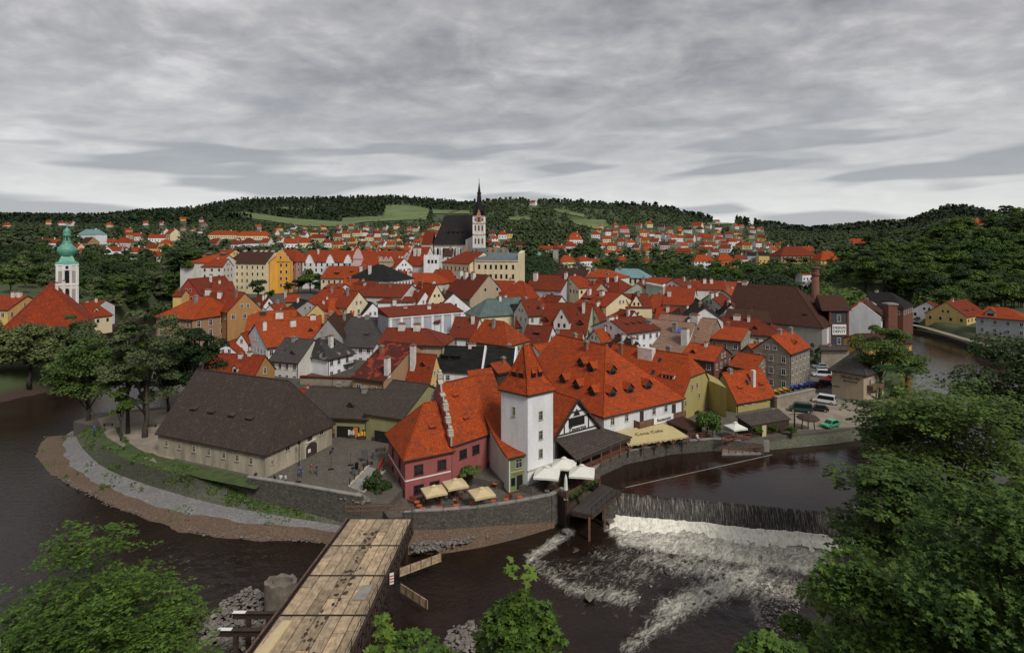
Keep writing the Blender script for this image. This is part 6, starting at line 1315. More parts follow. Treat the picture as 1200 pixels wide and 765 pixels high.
Z([(0,268),(70,268),(70,300),(0,318)],16,['dark','round','dark'],10,14,'on the far left hill',10,200,800)
Z([(118,303),(215,300),(225,318),(120,330)],14,['dark','round'],9,13,'near the theatre hall',11,250,600)
Z([(600,296),(700,292),(720,305),(690,312),(600,312)],20,['dark','round','dark','tall'],9,13,'by the green cupola',9,330,700)
Z([(690,306),(800,303),(960,318),(960,330),(850,338),(760,330),(700,322)],52,['dark','round','round','tall','fresh'],9,13,'behind the brewery roofs',10,300,620)
Z([(965,318),(1000,300),(1060,268),(1130,262),(1200,262),(1200,345),(1120,352),(1060,360),(1000,340)],100,['round','dark','tall','round','dark','fresh'],12,18,'above the riverside houses',13,235,620,.45)
Z([(1062,350),(1200,345),(1200,378),(1150,372),(1095,372)],26,['dark','round','tall'],10,14,'behind the riverside houses',11,250,330,.4)
Z([(1010,262),(1120,258),(1200,254),(1200,268),(1090,270),(1010,275)],16,['dark','tall','round'],10,14,'on the slope crest',9,350,700)
for px,py,k,hh,lb in ((213,322,'dark',17,'huge dark tree left of the pale theatre hall'),(221,324,'round',15,'broad green tree touching the theatre hall'),(205,326,'dark',13,'dark tree at the river bend below the theatre hall'),
  (364,343,'round',14,'large green tree right of the orange baroque front'),(375,345,'dark',12,'dark green tree beside the large one near the orange front'),(350,342,'dark',9,'low dark tree directly below the orange baroque front'),
  (303,349,'dark',12,'dark tree in front of the huge yellow building'),(316,350,'fresh',6,'yellowish bush at the corner of the huge yellow building'),(338,343,'dark',7,'dark hedge like bush behind the stone wall by the orange front'),
  (232,352,'pale',9,'feathery green tree before the red and white gable'),(246,350,'fresh',6,'small bright tree beside the cream half hipped house')):
    d=(42-14)*F/(py-YH) ; p=DP(px,py,min(d,290)); tree(p,k,hh*(p.y/290),'',lb,sink=1)
for px,py,hh,lb in ((1024,300,24,'left of two tall black conifers on the skyline of the slope'),(1033,300,25,'right of two tall black conifers on the skyline of the slope'),(1077,276,22,'left dark conifer of the crest group'),(1084,277,24,'tallest dark conifer of the crest group'),(1090,276,20,'right dark conifer of the crest group')):
    p=ray(px,py,230) or DP(px,py,400); tree(p,'conifer',hh*.9,'',lb,sx=1.1)
uniq(TL)
# ---------------------------------------------------------------- distant forest
MEAD=MEADS=[[(261,253),(286,249),(336,256),(422,262),(422,267),(357,266),(310,259)],[(304,246),(330,243.5),(370,245.5),(368,248),(330,247)],[(443,256.6),(461,249),(459,241),(480,241),(505,246),(500,259)],[(400,256),(450,253.6),(452,242),(478,241.5),(504.5,249.6),(499,258),(426,261),(400,267)],[(505,246.5),(552,247.5),(552,251.5),(505,251)],[(664,258),(710,258.5),(715,265.7),(699,270),(676,264)],[(648,245),(686,252),(686,256),(650,249)],[(597,255),(623,254.5),(623,258.5),(597,259)],[(1028,314),(1072,318),(1072,337),(1030,332)],[(820,262),(862,261),(862,263.5),(820,264)]]
for i,P_ in enumerate(MEADS):
    xs=[p[0] for p in P_]; ys=[p[1] for p in P_]; mb=MB(); nx_,ny_=26,8; Gd=[[None]*(ny_+1) for _ in range(nx_+1)]
    for a in range(nx_+1):
        x=min(xs)+(max(xs)-min(xs))*a/nx_; col=np.linspace(min(ys)-.5,max(ys)+.5,60); ins_=inside(np.full(60,x),col,P_)
        if ins_.sum()<2: continue
        y0,y1=col[ins_].min(),col[ins_].max()
        for b_ in range(ny_+1):
            q=ray(x,y1+(y0-y1)*b_/ny_,420); Gd[a][b_]=None if q is None else q+Vector((0,0,.6+q.y*.0008))
    for a in range(nx_):
        for b_ in range(ny_):
            q=[Gd[a][b_],Gd[a+1][b_],Gd[a+1][b_+1],Gd[a][b_+1]]
            if all(t is not None for t in q) and max(t.y for t in q)-min(t.y for t in q)<500: mb.face(q)
    if mb.f: tag(mb.build('meadow','meadow_grass'),kind='structure')
def forest(name,label,n,dlo,dhi,h,cl,ls,cone,seed,pxr=(-70,1270),sub=None):
    r=np.random.default_rng(seed); px=r.uniform(*pxr,n); D=np.exp(r.uniform(math.log(dlo),math.log(dhi),n)); X=(px-600)/F*D; z=terr(X,D); py=YH+F*(HC-z)/D
    keep=np.ones(n,bool)
    for m_ in MEAD: keep&=~(inside(px,py,m_)|inside(px,py-2.2,m_)|inside(px,py-4,m_))
    for a,b,w in FAR: keep&=~((np.abs(px-a)<w*.5+1.5)&(py-b>-3)&(py-b<8))
    # thin out inside the settlements
    settle=((px>330)&(px<560)&(py>266))|((px>690)&(px<905)&(py>266))|((px>100)&(px<330)&(py>268)&(py<300))
    keep&=~(settle&(r.random(n)<.55)); nn=np.array([noise.noise(Vector((x*.004,y*.004,1.3))) for x,y in zip(X,D)]); keep&=~((nn>.22)&(py>252)&(py<262)&(px<600)&(px>240)&(r.random(n)<.7))
    X,D,z=X[keep],D[keep],z[keep]; m=len(X); hh=h*r.uniform(.7,1.3,m); idx=np.repeat(np.arange(m),cl)
    if cone:
        t=r.random(len(idx)); rr=hh[idx]*.2*t; a=r.uniform(0,6.283,len(idx)); C=np.stack([X[idx]+rr*np.cos(a),D[idx]+rr*np.sin(a),z[idx]+hh[idx]*(1.0-.85*t)],-1); Nn=np.stack([np.cos(a),np.sin(a),np.full(len(a),.7)],-1)
    else:
        d=r.normal(size=(len(idx),3)); d/=np.linalg.norm(d,axis=1,keepdims=True); C=np.stack([X[idx],D[idx],z[idx]+hh[idx]*.5],-1)+d*hh[idx][:,None]*np.array([.45,.45,.45]); Nn=d+np.array([0,0,.5])
    s=(hh[idx]*ls)[:,None]; me=None
    sz=hh[idx]*ls
    Nn=Nn/np.linalg.norm(Nn,axis=1,keepdims=True); aa=r.normal(size=Nn.shape); U=np.cross(Nn,aa); U/=np.linalg.norm(U,axis=1,keepdims=True); W=np.cross(Nn,U)
    V=np.stack([C+U*s*x+W*s*y for x,y in ((-.1,-.5),(.5,-.2),(.2,.5),(-.5,.25))],1); me=npmesh(name,V.reshape(-1,3),np.arange(len(C)*4).reshape(-1,4),'leaf_conifer' if cone else ('leaf_far' if seed==2 else 'leaf_dark' if seed==3 else 'leaf_mid'))
    tag(link(name,me),label,kind='stuff')
forest('parkland','dark leafy tree belt behind the right hand roofs',900,300,440,7.5,90,.14,False,3,(600,985))
forest('forest','dark conifer forest covering the distant ridge',20000,1300,3000,19,12,.34,True,1)
forest('woodland','leafy woodland and hedges on the nearer hills and between houses',17000,420,1700,9,24,.27,False,2)
forest('woods','dense tree cover of the valley sides behind the town',1600,300,520,7,80,.15,False,3,(-60,330))
forest('hillside_woods','dense leafy cover of the right hand valley slope',1700,258,700,7.5,80,.15,False,4,(960,1270))
# ---------------------------------------------------------------- near and landmark trees
def big_tree(label,px,D,zt,R,zb,g,nl,n,ls,mat,seed,flat=.7,shape='clump',top=.7,r0=.35,kind='tree',lob=.36,inner=.3,up=.6,stretch=1.0,group=None,spray=0):
    X=(px-600)/F*D; H1=zt-g; H0=max(zb-g,1.0); c,L=crown(seed,R,H0,H1,nl,n,ls,mat,flat=flat,shape=shape,top=top,lob=lob,inner=inner,up=up,spray=spray); root=thing(kind,label,kind,(X,D,g),group)
    link('crown',c,root); link('trunk',trunk(L,max(H0,1.5),r0,seed),root); return root
big_tree('tall loose tree with bare trunk on the sandy yard left of the barn',170,106,32.5,8.2,8.5,5,42,15000,.4,'leaf_grey',101,top=.8,r0=.5,lob=.22,inner=.55)
big_tree('forked tree beside the tall loose one on the sandy yard',150,108,24,6,12,5,20,6000,.42,'leaf_mid',102,lob=.32,inner=.4)
big_tree('broad green tree at the tip of the peninsula',103,116,24,7.4,7,5,28,11500,.45,'leaf_mid',103,r0=.45,lob=.34)
big_tree('small young tree between the trunks of the sandy yard',141,104,15.5,3,8,5,10,2500,.38,'leaf_mid',104,r0=.15)
big_tree('dense dark tree behind the left end of the barn roof',226,118,27,6.2,8,5,26,11000,.45,'leaf_dark',105,lob=.33)
big_tree('dark tree left of the dense one by the barn',197,122,22,6.5,7,5,22,8000,.45,'leaf_dark',106,lob=.33)
big_tree('wide grey green willow on the far left bank',34,152,22.5,7.8,5,4,26,8000,.6,'leaf_grey',107,r0=.5)
big_tree('grey green willow cut by the left edge of the far bank',-8,150,22,8.5,5,4,26,9000,.6,'leaf_grey',108)
big_tree('rounded willow right of the wide one on the far left bank',82,170,21,7.5,5,4,22,8000,.6,'leaf_grey',109)
big_tree('slim tree rising between the tan tenement and the river',200,146,26,4.6,7,5,20,6000,.5,'leaf_grey',110,lob=.34,inner=.4)
big_tree('tall airy tree standing beside the cream guest house',1031,131,25.5,7.2,9,5,24,9000,.42,'leaf_mid',111,r0=.4,lob=.3,inner=.4)
big_tree('low tree right of the cream guest house',1062,142,15,5,6,4.8,16,4500,.45,'leaf_mid',112)
big_tree('weeping green tree on the quay between awning and beige canopy',828,106,10.2,3.0,5.6,4.9,14,3800,.32,'leaf_near',113,flat=1.0,top=.9,r0=.15,up=.2)
big_tree('little round tree in front of the pink house wall',553,87.5,7.4,1.9,4.6,4,10,2200,.26,'leaf_mid',114,r0=.08,up=.3)
big_tree('ivy covered bank bush between bridge head and pink house',440,84,8.0,2.3,2.6,2.2,12,3500,.25,'leaf_dark',115,flat=1.2,top=.4,r0=.08,kind='bush',up=.2)
big_tree('column of ivy climbing beside the yard wall',955,158,13.5,1.7,5.5,5,9,1800,.35,'leaf_dark',116,flat=1.8,top=.9,r0=.08,kind='bush',up=.2)
# trees of the castle slope in front
big_tree('large layered bright green tree filling the lower left corner',104,34,25.8,6.6,9.5,9,60,22000,.26,'leaf_near',121,flat=.28,shape='kite',top=.35,r0=.35,lob=.36,inner=.12,up=.6,spray=26)
big_tree('brownish shrub right of the large lower left tree',205,40,17.5,2.6,12,4,12,3500,.2,'leaf_grey',122,top=.6,r0=.1,kind='bush')
big_tree('leafy tree crown rising highest among the right hand slope trees',1115,62,29,9.5,10,4,44,19000,.34,'leaf_mid',123,lob=.3,spray=14)
big_tree('dark crown at the right edge above the river bend',1190,84,30,10,10,8,30,11000,.45,'leaf_dark',124)
big_tree('light green crown between river bend and pool',1050,72,27.5,6.5,13,4,24,9000,.36,'leaf_near',125,lob=.33,flat=.45,spray=16,up=.6)
big_tree('dark leafy tree overhanging the right end of the pool',1030,52,24.6,5.6,10,4,28,11000,.32,'leaf_mid',126,lob=.33,flat=.5,spray=16,up=.6)
big_tree('wide maple crown filling the lower right corner',1085,24,30.6,5.4,17,14,44,15000,.25,'leaf_near',127,shape='maple',lob=.33,flat=.45,up=1.0,inner=.2)
big_tree('maple crown cut by the right edge of the slope',1205,22,34,4.6,21,16,34,11000,.25,'leaf_near',128,shape='maple',lob=.34,flat=.5,up=1.0)
big_tree('dark maple beside the weir foam on the right bank',985,30,26.8,2.9,15,8,20,6500,.23,'leaf_mid',129,shape='maple',lob=.38,flat=.6,up=.8)
big_tree('bright young maple at the bottom edge right of the rapids',898,12,34.1,.9,31.0,29,12,1500,.17,'leaf_near',130,shape='maple',lob=.45,r0=.05,up=1.0)
big_tree('young maple sprouting at the right side of the bridge',485,11,34.9,1.2,31,28,16,2400,.17,'leaf_near',131,shape='maple',lob=.4,r0=.05,up=1.0,flat=.5)
big_tree('pointed young maple in front of the dark river',614,12,35.15,1.05,31.0,28,22,3200,.18,'leaf_near',132,shape='maple',lob=.42,r0=.05,up=1.0,top=.25)
big_tree('slender maple shoot right against the bridge side',448,11,35.0,.32,33.4,29,5,170,.17,'leaf_fresh',133,shape='maple',lob=.5,r0=.03,up=1.0,flat=1.0)
for px,py,D in ((616,672,11.6),(600,664,11.8),(1135,700,20),(1010,650,26)):
    p=DP(px,py,D); r=np.random.default_rng(int(px)); n=9; C=np.array(p)+r.normal(size=(n,3))*np.array([.1,.1,.05])*D/11; me=leaves('leafy_tip',C,np.array([[0,-.3,1]]*n)+r.normal(size=(n,3))*.3,.17*D/11+.02,'leaf_fresh','maple',r)
    for v in me.vertices: v.co-=p
    near=min([o for o in COL.objects if o.parent is None and o.name.startswith('tree')],key=lambda o:(o.location-p).length)
    o=bpy.data.objects.new('leafy_tip',me); COL.objects.link(o); o.parent=near; o.location=p-near.location
# bushes covering the near right slope
ru=np.random.default_rng(90); m=1500; X=ru.uniform(28,230,m); Y=ru.uniform(18,150,m); k=inside(X,Y,NEAR)&(pdist(X,Y,RIVER)>2.5); X,Y=X[k],Y[k]; zz=terr(X,Y); hh=ru.uniform(2.5,6,len(X)); ix=np.repeat(np.arange(len(X)),70)
d=ru.normal(size=(len(ix),3)); d/=np.linalg.norm(d,axis=1,keepdims=True); C=np.stack([X[ix],Y[ix],zz[ix]+hh[ix]*.3],-1)+d*hh[ix][:,None]*.6
tag(link('undergrowth',leaves('undergrowth',C,d+np.array([0,0,.6]),.75,'leaf_mid','clump',ru)),'dense bushes covering the slope under the right hand trees',kind='stuff')
# ---------------------------------------------------------------- stone walls along the river
wall_run('low stone parapet wall of the square above the cobbled slope',[xy(*p,5.0) for p in [(291,566),(345,575),(400,585),(424,589)]],-.5,5.95,.55,'wall_river','concrete',copw=.06)
wall_run('curved river wall below the café terrace of the pink house',[xy(*p,4.0) for p in [(474,604.5),(484,604),(520,602.5),(560,599),(605,592.5),(645,584.5),(660,577)]],-.5,4.62,.6,'wall_river','concrete',copw=.05)
wall_run('weathered quay wall along the still pool',[xy(*p,5.0) for p in [(690,556),(702,543.3),(731,530.3),(783,519.3),(835,514.8),(868,517)]],-.5,5.12,.5,'wall_river','concrete',copw=.08)
tw=wall_run('grey retaining wall with yellow and blue boats stored on top',[xy(909,478.5,5),xy(954,468,5)],4.6,7.4,.6,'wall_rough','concrete')
mb=MB(); a,b=Vector(xy(909,478.5,5)),Vector(xy(954,468,5)); n_=Vector((-(b-a).y,(b-a).x)).normalized(); mb.prism([a+n_*.3,b+n_*.3,b+n_*5,a+n_*5],4.6,7.36); tag(mb.build('yard_terrace','paving'),kind='structure')
# sloping stony bank below the car park
mb=MB(); TOPB=[xy(*p,5.015) for p in [(868,509),(900,508),(940,507),(975,503),(1005,500),(1030,497)]]; BOTB=[xy(*p,2.9) for p in [(868,529),(905,527.5),(940,524.5),(975,521),(1005,516.5),(1030,510)]]
for i in range(5): mb.face([(*BOTB[i],2.9),(*BOTB[i+1],2.9),(*TOPB[i+1],5.03),(*TOPB[i],5.03)])
tag(mb.build('stony_bank','cobble_mossy'),kind='structure')
mb=MB()
for i in range(6):
    p=G(896,516+i*2.2,4.9-.33*i); mb.box(p,1.6,.45,p.z-.3,p.z)
tag(mb.build('steps','concrete'),'short flight of stone steps from the terrace down to the pool','steps')
# grass along the bank path and right bank
mb=MB(); pts=[(1062,379),(1082,383),(1098,387.5),(1120,394),(1145,401),(1172,409),(1200,418),(1230,428)]
for i in range(len(pts)-1):
    a0=G(pts[i][0],pts[i][1],6.4);a1=G(pts[i+1][0],pts[i+1][1],6.4); d=(a1-a0).normalized(); n_=Vector((-d.y,d.x,0))*1.5; mb.face([a0-n_,a1-n_,a1+n_,a0+n_])
tag(mb.build('riverside_path','sand'),kind='structure')
wall_run('long low bank wall of the right hand riverside path',[(G(x,y,3).x-1.0,G(x,y,3).y) for x,y in ((1063,387),(1085,391.5),(1110,397),(1135,405),(1160,414.5),(1185,424))],1.5,4.3,.5,'wall_river')
wall_run('pale yard wall under the riverside houses',[xy(*p,6) for p in [(1142,399),(1160,403),(1185,409),(1205,414)]],4,8.0,.4,'wall_rough')
# weeds on the embankment
rw=np.random.default_rng(77); C=[]
for A_,B_,n in ((L0,L1,5200),(L1,L2,500),(L2,L3,900),(L0i,L0,1500)):
    a_=[G(*p) for p in A_]; b__=[G(*p) for p in B_]; m_=min(len(a_),len(b__))
    for _ in range(n):
        t=rw.random()*(m_-1); i=int(t); f=t-i; p=a_[i].lerp(a_[i+1],f).lerp(b__[i].lerp(b__[i+1],f),rw.random()**(1.6 if A_ is L0 else 1))
        if noise.noise(p*.3)>-.05+.25*(A_ is not L0): C.append((p.x,p.y,p.z+.08+.1*rw.random()))
C=np.array(C); tag(link('weeds',leaves('weeds',C,rw.normal(size=C.shape)*.5+np.array([0,-.3,.8]),.42,'leaf_mid','clump',rw)),'patchy weeds growing through the cobbled slope and shore',kind='stuff')
# rocks
def rocks(name,label,polypx,z,n,s0,s1,seed,mat='rock',zj=.3,kind='stuff'):
    r=random.Random(seed); mb=MB(); xs=[p[0] for p in polypx]; ys=[p[1] for p in polypx]; k=0
    while k<n:
        px,py=r.uniform(min(xs),max(xs)),r.uniform(min(ys),max(ys))
        if not inside(np.array([px]),np.array([py]),polypx)[0]: continue
        c=G(px,py,z)+Vector((0,0,r.uniform(-.1,zj))); s=r.uniform(s0,s1)*(1.6 if r.random()<.08 else 1); k+=1
        P=[]; 
        for d in ((1,0,0),(0,1,0),(-1,0,0),(0,-1,0),(.7,.7,.6),(-.7,.6,.6),(-.6,-.7,.6),(.7,-.7,.6),(0,0,-.8)): P.append(c+Vector((d[0]*s*r.uniform(.7,1.2),d[1]*s*r.uniform(.7,1.2),d[2]*s*r.uniform(.5,.9))))
        t=(P[4]+P[5]+P[6]+P[7])/4+Vector((0,0,s*.12))
        for i in range(4):
            j=(i+1)%4; mb.face([P[i],P[j],P[4+i]]); mb.face([P[j],P[4+j],P[4+i]]); mb.face([P[4+i],P[4+j],t]); mb.face([P[j],P[i],P[8]])
    return tag(mb.build(name,mat),label,kind=kind)
mb=MB(); WP=[(478,604,2.2,2.4),(520,602.5,2.1,2.4),(560,599,2.0,1.9),(605,592.5,1.5,1.2),(650,582,1.2,.8)]; A=[];B=[]
for x,y,zb,run in WP:
    d_=F*(HC-4)/(y-YH)-.35; A.append((x,YH+F*(HC-zb)/d_,zb)); B.append((x,YH+F*(HC+.1)/(d_-run),-.1))
for i in range(4): mb.face([G(*B[i])-Vector((0,0,.15)),G(*B[i+1])-Vector((0,0,.15)),G(*A[i+1]),G(*A[i])])
tag(mb.build('river_bank','gravel_brown'),kind='structure')
rocks('rubble','pale broken stones piled below the café river wall',[(482,626),(560,618),(568,626),(545,637),(500,647),(482,649)],.9,800,.09,.26,1,zj=.25)
rocks('pebbles','brown stones and grass edging the wall foot',[(560,622),(648,604),(648,609),(570,632)],.7,150,.1,.28,2)
rocks('boulders','pale river stones heaped beside the bridge pillar',[(232,765),(240,728),(262,708),(290,690),(318,700),(318,765)],.3,900,.08,.32,3,zj=.45)
rocks('shingle','grey stones along the near shore left of the pointed maple',[(515,765),(528,738),(555,728),(580,765)],.3,420,.08,.26,4)
rocks('shoreline','stones scattered along the gravel shore',[(50,520),(66,560),(120,590),(240,628),(380,636),(380,626),(240,612),(130,575),(86,550),(66,520)],.1,1500,.06,.2,5,'rock',.2)
rocks('reef','wet stones showing in the rapids below the weir',[(600,660),(660,635),(840,655),(900,690),(840,720),(700,735),(640,700)],-.12,150,.12,.34,6,'wet_rock',.1)
rocks('gravel','grey gravel bank right of the rapids',[(880,680),(935,665),(940,760),(905,765),(895,720)],.15,420,.06,.16,7,zj=.2)
for px,py,s,l in ((664,624,.75,'lone boulder standing by the white current'),(714,612,.8,'dark wet boulder at the left end of the weir foam'),(513,625,.7,'largest pale boulder on the rubble bank'),(617,651,.5,'grassy stone where the small cascade begins'),(690,700,.55,'pale stones cluster in the middle of the rapids')):
    o=rocks('boulder',l,[(px-.2,py-.2),(px+.2,py-.2),(px+.2,py+.2),(px-.2,py+.2)],.2 if px!=513 else 1.2,1,s,s,int(px),kind='thing'); o['category']='boulder'
# ---------------------------------------------------------------- weir side pier and floating boom
mb=MB(); mb.bar(G(733,571,3.05),G(905,532.5,3.05),.045,0,.04); tag(mb.build('floating_boom','concrete'),'thin pale floating boom stretched diagonally over the still pool','boom')
mb=MB(); mb.prism([(WA.x-1.6,WA.y+.5),(WA.x+.1,WA.y+.1),(WA.x-.2,WA.y-3.2),(WA.x-2.2,WA.y-3.2)],-.5,3.5); tag(mb.build('weir_pier','wall_river'),'stone pier closing the left end of the weir','pier')
mb=MB(); mb.prism([(WB.x,WB.y+.2),(WB.x+3,WB.y),(WB.x+2,WB.y-4),(WB.x-.6,WB.y-3.4)],-.5,4); tag(mb.build('weir_abutment','wall_river'),'stone abutment closing the right end of the weir','abutment')
# ---------------------------------------------------------------- temporary bridge
fl,fr_=G(411,607.5,6.3),G(482,607.5,6.3); nl,nr=G(296,765,6.3),G(409,765,6.3)
dl=(nl-fl); dr_=(nr-fr_); root=thing('bridge','makeshift wooden deck bridge on a steel truss across the river','bridge',((fl+nr)/2).to_tuple()[:2]+(0,))
def BP(u,v,z=0): p=fl.lerp(fr_,u).lerp(nl.lerp(nr,u),v); return p+Vector((0,0,z))
plain('plank',(.42,.325,.22),.9,var=.35,sc=1.3)
m=M['plank']; nt=m.node_tree; b=nt.nodes['Principled BSDF']; old=b.inputs['Base Color'].links[0].from_socket
uvn=coord(nt,'Object',(1.2,5,1)); c=mixc(nt,ramp(nt,noi(nt,coord(nt,'Object',(4,.8,1)),1.5,6,.7),[(.45,0),(.75,.8)]),old,(.10,.065,.04)); oi=nt.nodes.new('ShaderNodeObjectInfo'); g_=nt.nodes.new('ShaderNodeNewGeometry')
c=mixc(nt,1.0,c,ramp(nt,g_.outputs['Random Per Island'],[(0,(.62,.6,.56)),(.5,(.9,.88,.85)),(1,(1.25,1.2,1.1))]),'MULTIPLY'); nt.links.new(c,b.inputs['Base Color'])
VS=[0,.27,.52,.79,1.06,1.4]
rp=random.Random(3)
for r in range(5):
    mb=MB(); cols=7
    for k in range(cols):
        # one board panel per column, split once at random
        v0,v1=VS[r]+.004,VS[r+1]-.004; cuts=[v0]+sorted(rp.uniform(v0+.05,v1-.05) for _ in range(rp.choice([0,1,1])))+[v1]
        for j in range(len(cuts)-1):
            u0,u1=k/cols+.006,(k+1)/cols-.006; dz=rp.uniform(0,.02); q=[BP(u0,cuts[j]+.002,dz),BP(u1,cuts[j]+.002,dz),BP(u1,cuts[j+1]-.002,dz),BP(u0,cuts[j+1]-.002,dz)]
            lo=[p-Vector((0,0,.12)) for p in q]
            mb.v+=lo+q; i0=len(mb.v)-8
            for f in ((4,5,6,7),(0,1,5,4),(1,2,6,5),(2,3,7,6),(3,0,4,7)): mb.f.append([i0+x for x in f]); mb.mi.append(0); mb.sm.append(False); mb.uv+=[(0,0)]*4
    mb.build('deck_panel','plank',root)
mb=MB()
for v in VS[1:4]: mb.bar(BP(0,v,.03),BP(1,v,.03),.05,0,.02)
mb.build('joint_strip','rust_metal',root)
mud=MB(); plain('mud',(.05,.03,.02),.95,var=.3)
for i in range(85):
    v=rp.uniform(.12,1.2); u=.56-.06*v+rp.gauss(0,.07); s=rp.uniform(.08,.26); p=BP(u,v,.045+.002*i/10); n=7; ph=rp.uniform(0,6); mud.face([(p.x+s*rp.uniform(.6,1.1)*math.cos(ph+k*2*math.pi/n),p.y+1.5*s*rp.uniform(.6,1.1)*math.sin(ph+k*2*math.pi/n),p.z) for k in range(n)])
o=mud.build('mud','mud',root); o['kind']='stuff'
mb=MB(); q=[BP(.78,.60,.05),BP(.92,.60,.05),BP(.90,.70,.05),BP(.75,.70,.05)]; mb.prism([(p.x,p.y) for p in q],q[0].z,q[0].z+.12); mb.build('repair_plate','concrete',root)
for s,u in ((-1,-.012),(1,1.012)):
    mb=MB(); 
    for z in (-.25,-1.9): mb.bar(BP(u,-.02,z),BP(u,1.4,z),.12,0,.16)
    mb.build('girder_chord','rust_metal',root)
    mb=MB()
    for i in range(26):
        v0,v1=i*1.4/26,(i+1)*1.4/26; mb.bar(BP(u,v0,-.3),BP(u,v1,-1.85),.05); mb.bar(BP(u,v0,-1.85),BP(u,v1,-.3),.05); mb.bar(BP(u,v0,-.3),BP(u,v0,-1.85),.05)
    mb.build('truss_web','rust_metal',root)
for v in (.03,.36,.7,1.05):
    for u in (.05,.95):
        mb=MB(); mb.bar(BP(u,v,-1.9),Vector((*BP(u,v)[:2],-1.3)),.14); mb.build('pile','rust_metal',root)
    mb=MB(); a=BP(.05,v);b_=BP(.95,v); mb.bar((a.x,a.y,4.2),(b_.x,b_.y,.2),.07); mb.bar((a.x,a.y,.2),(b_.x,b_.y,4.2),.07); mb.build('cross_brace','rust_metal',root)
mb=MB(); mb.bar(BP(-.06,.0,.05),BP(-.06,1.4,.05),.07,0,.07); mb.build('left_rail','orange_plastic' if False else 'mid_wood',root)
mb=MB(); mb.bar(BP(-.035,.0,-.1),BP(-.035,1.4,-.1),.05,0,.12); mb.build('kerb_beam','black_metal',root)
for i in range(13): mb=MB(); v=i*.11; mb.bar(BP(1.015,v,0),BP(1.015,v,1.1),.025); mb.build('rail_post','black_metal',root)
mb=MB(); mb.bar(BP(1.015,0,1.1),BP(1.015,1.35,1.1),.02); mb.bar(BP(1.015,0,.6),BP(1.015,1.35,.6),.015); mb.build('hand_rail','black_metal',root)
o=thing('timber_beam','long pale squared timber lying on the left edge of the bridge','timber',BP(.12,.93,.1)); mb=MB(); mb.prism([tuple(BP(.10,.84)[:2]),tuple(BP(.20,.84)[:2]),tuple(BP(.19,1.04)[:2]),tuple(BP(.05,1.04)[:2])],6.36,6.62); mb.build('timber','canvas_beige',o)
mb=MB(); mb.bar(BP(.02,1.06,.12),BP(.22,1.055,.12),.13); mb.build('cross_bearer','mid_wood',o)
# barrier at the far end
root=thing('barrier','wooden plank barrier closing the far end of the deck bridge','barrier',fl.lerp(fr_,.5))
a,b_=G(404,603,6.3),G(485,601,6.3)
for i in range(6): q=a.lerp(b_,.02+i*.19); mb=MB(); mb.bar(q,q+Vector((0,0,1.2)),.05); mb.build('post','mid_wood',root)
for z in (.5,1.1): mb=MB(); mb.bar(a+Vector((0,-.06,z)),b_+Vector((0,-.06,z)),.035,0,.08); mb.build('rail','mid_wood',root)
# pillar
c=G(329,680,4.3); root=thing('bridge_pillar','old round concrete bridge pillar with a broken hollow top','pillar',(c.x,c.y,-.5)); mb=MB(); k=24
mb.v=[];ro=[];ri=[]
for i in range(k):
    t=i*2*math.pi/k; ro.append(Vector((c.x+1.75*math.cos(t),c.y+1.3*math.sin(t),0))); ri.append(Vector((c.x+.2+1.15*math.cos(t),c.y+.8*math.sin(t),0)))
for i in range(k):
    j=(i+1)%k; zt=lambda q:4.3+.12*math.sin(q*2.1); A=Vector((ro[i].x,ro[i].y,zt(i)));B=Vector((ro[j].x,ro[j].y,zt(j))); mb.face([(ro[i].x,ro[i].y,-.8),(ro[j].x,ro[j].y,-.8),B,A]); C=Vector((ri[i].x,ri[i].y,4.25));E=Vector((ri[j].x,ri[j].y,4.25)); mb.face([A,B,E,C]); mb.face([C,E,(ri[j].x,ri[j].y,3.7),(ri[i].x,ri[i].y,3.7)])
mb.face([(p.x,p.y,3.72) for p in ri]); mb.build('shaft','old_pier',root)
for y,x0,x1,l in ((718,273,325,'upper of two rusty steel beams jutting out left of the bridge'),(738,256,314,'lower of two rusty steel beams jutting out left of the bridge')):
    a=G(x0,y,4.2); b_=G(x1,y,4.2); a.y=b_.y=(a.y+b_.y)/2; root=thing('steel_beam',l,'steel beam',(a+b_)/2); mb=MB()
    for z,w_ in ((4.25,.22),(3.75,.22)): mb.bar((a.x,a.y,z),(b_.x,b_.y,z),w_,0,.035)
    mb.bar((a.x,a.y,4.0),(b_.x,b_.y,4.0),.04,0,.24); mb.build('girder','rust_metal',root); mb=MB(); mb.bar((a.x,a.y,4.3),(a.x+1.3,a.y,4.3),.2,0,.02); mb.build('end_plate','white_paint',root)
    for f in (.35,.8): q=a.lerp(b_,f); mb=MB(); mb.box(q,.4,.4,-.5,3.7); mb.build('pile','dark_wood',root)
# plank formwork booms on the right of the bridge
for pts,l in (([(468,674),(517,656)],'upper plank formwork reaching out of the bridge side'),([(470,692),(501,712)],'lower plank formwork reaching out of the bridge side')):
    a=G(*pts[0],2.6 if l[0]=='u' else 1.4); b_=G(*pts[1],a.z); root=thing('formwork',l,'formwork',(a+b_)/2); d=(b_-a).normalized(); up=Vector((0,0,.55))
    for j in range(3): mb=MB(); mb.bar(a+up*j*.62,b_+up*j*.62,.05,0,.15); mb.build('board','plank',root)
    for i in range(5): q=a.lerp(b_,i/4)+Vector((d.y,-d.x,0))*.08; mb=MB(); mb.bar(q-Vector((0,0,.15)),q+Vector((0,0,1.0)),.04); mb.build('batten','mid_wood',root)
a=BP(1.03,.47,-.9); root=thing('warning_sign','small white and red notice board on the bridge side','sign',a); mb=MB(); mb.prism([(a.x+.05,a.y-.5),(a.x+.45,a.y-.3),(a.x+.42,a.y-.25),(a.x+.02,a.y-.45)],a.z-.5,a.z+.7); mb.build('panel','white_paint',root); mb=MB()
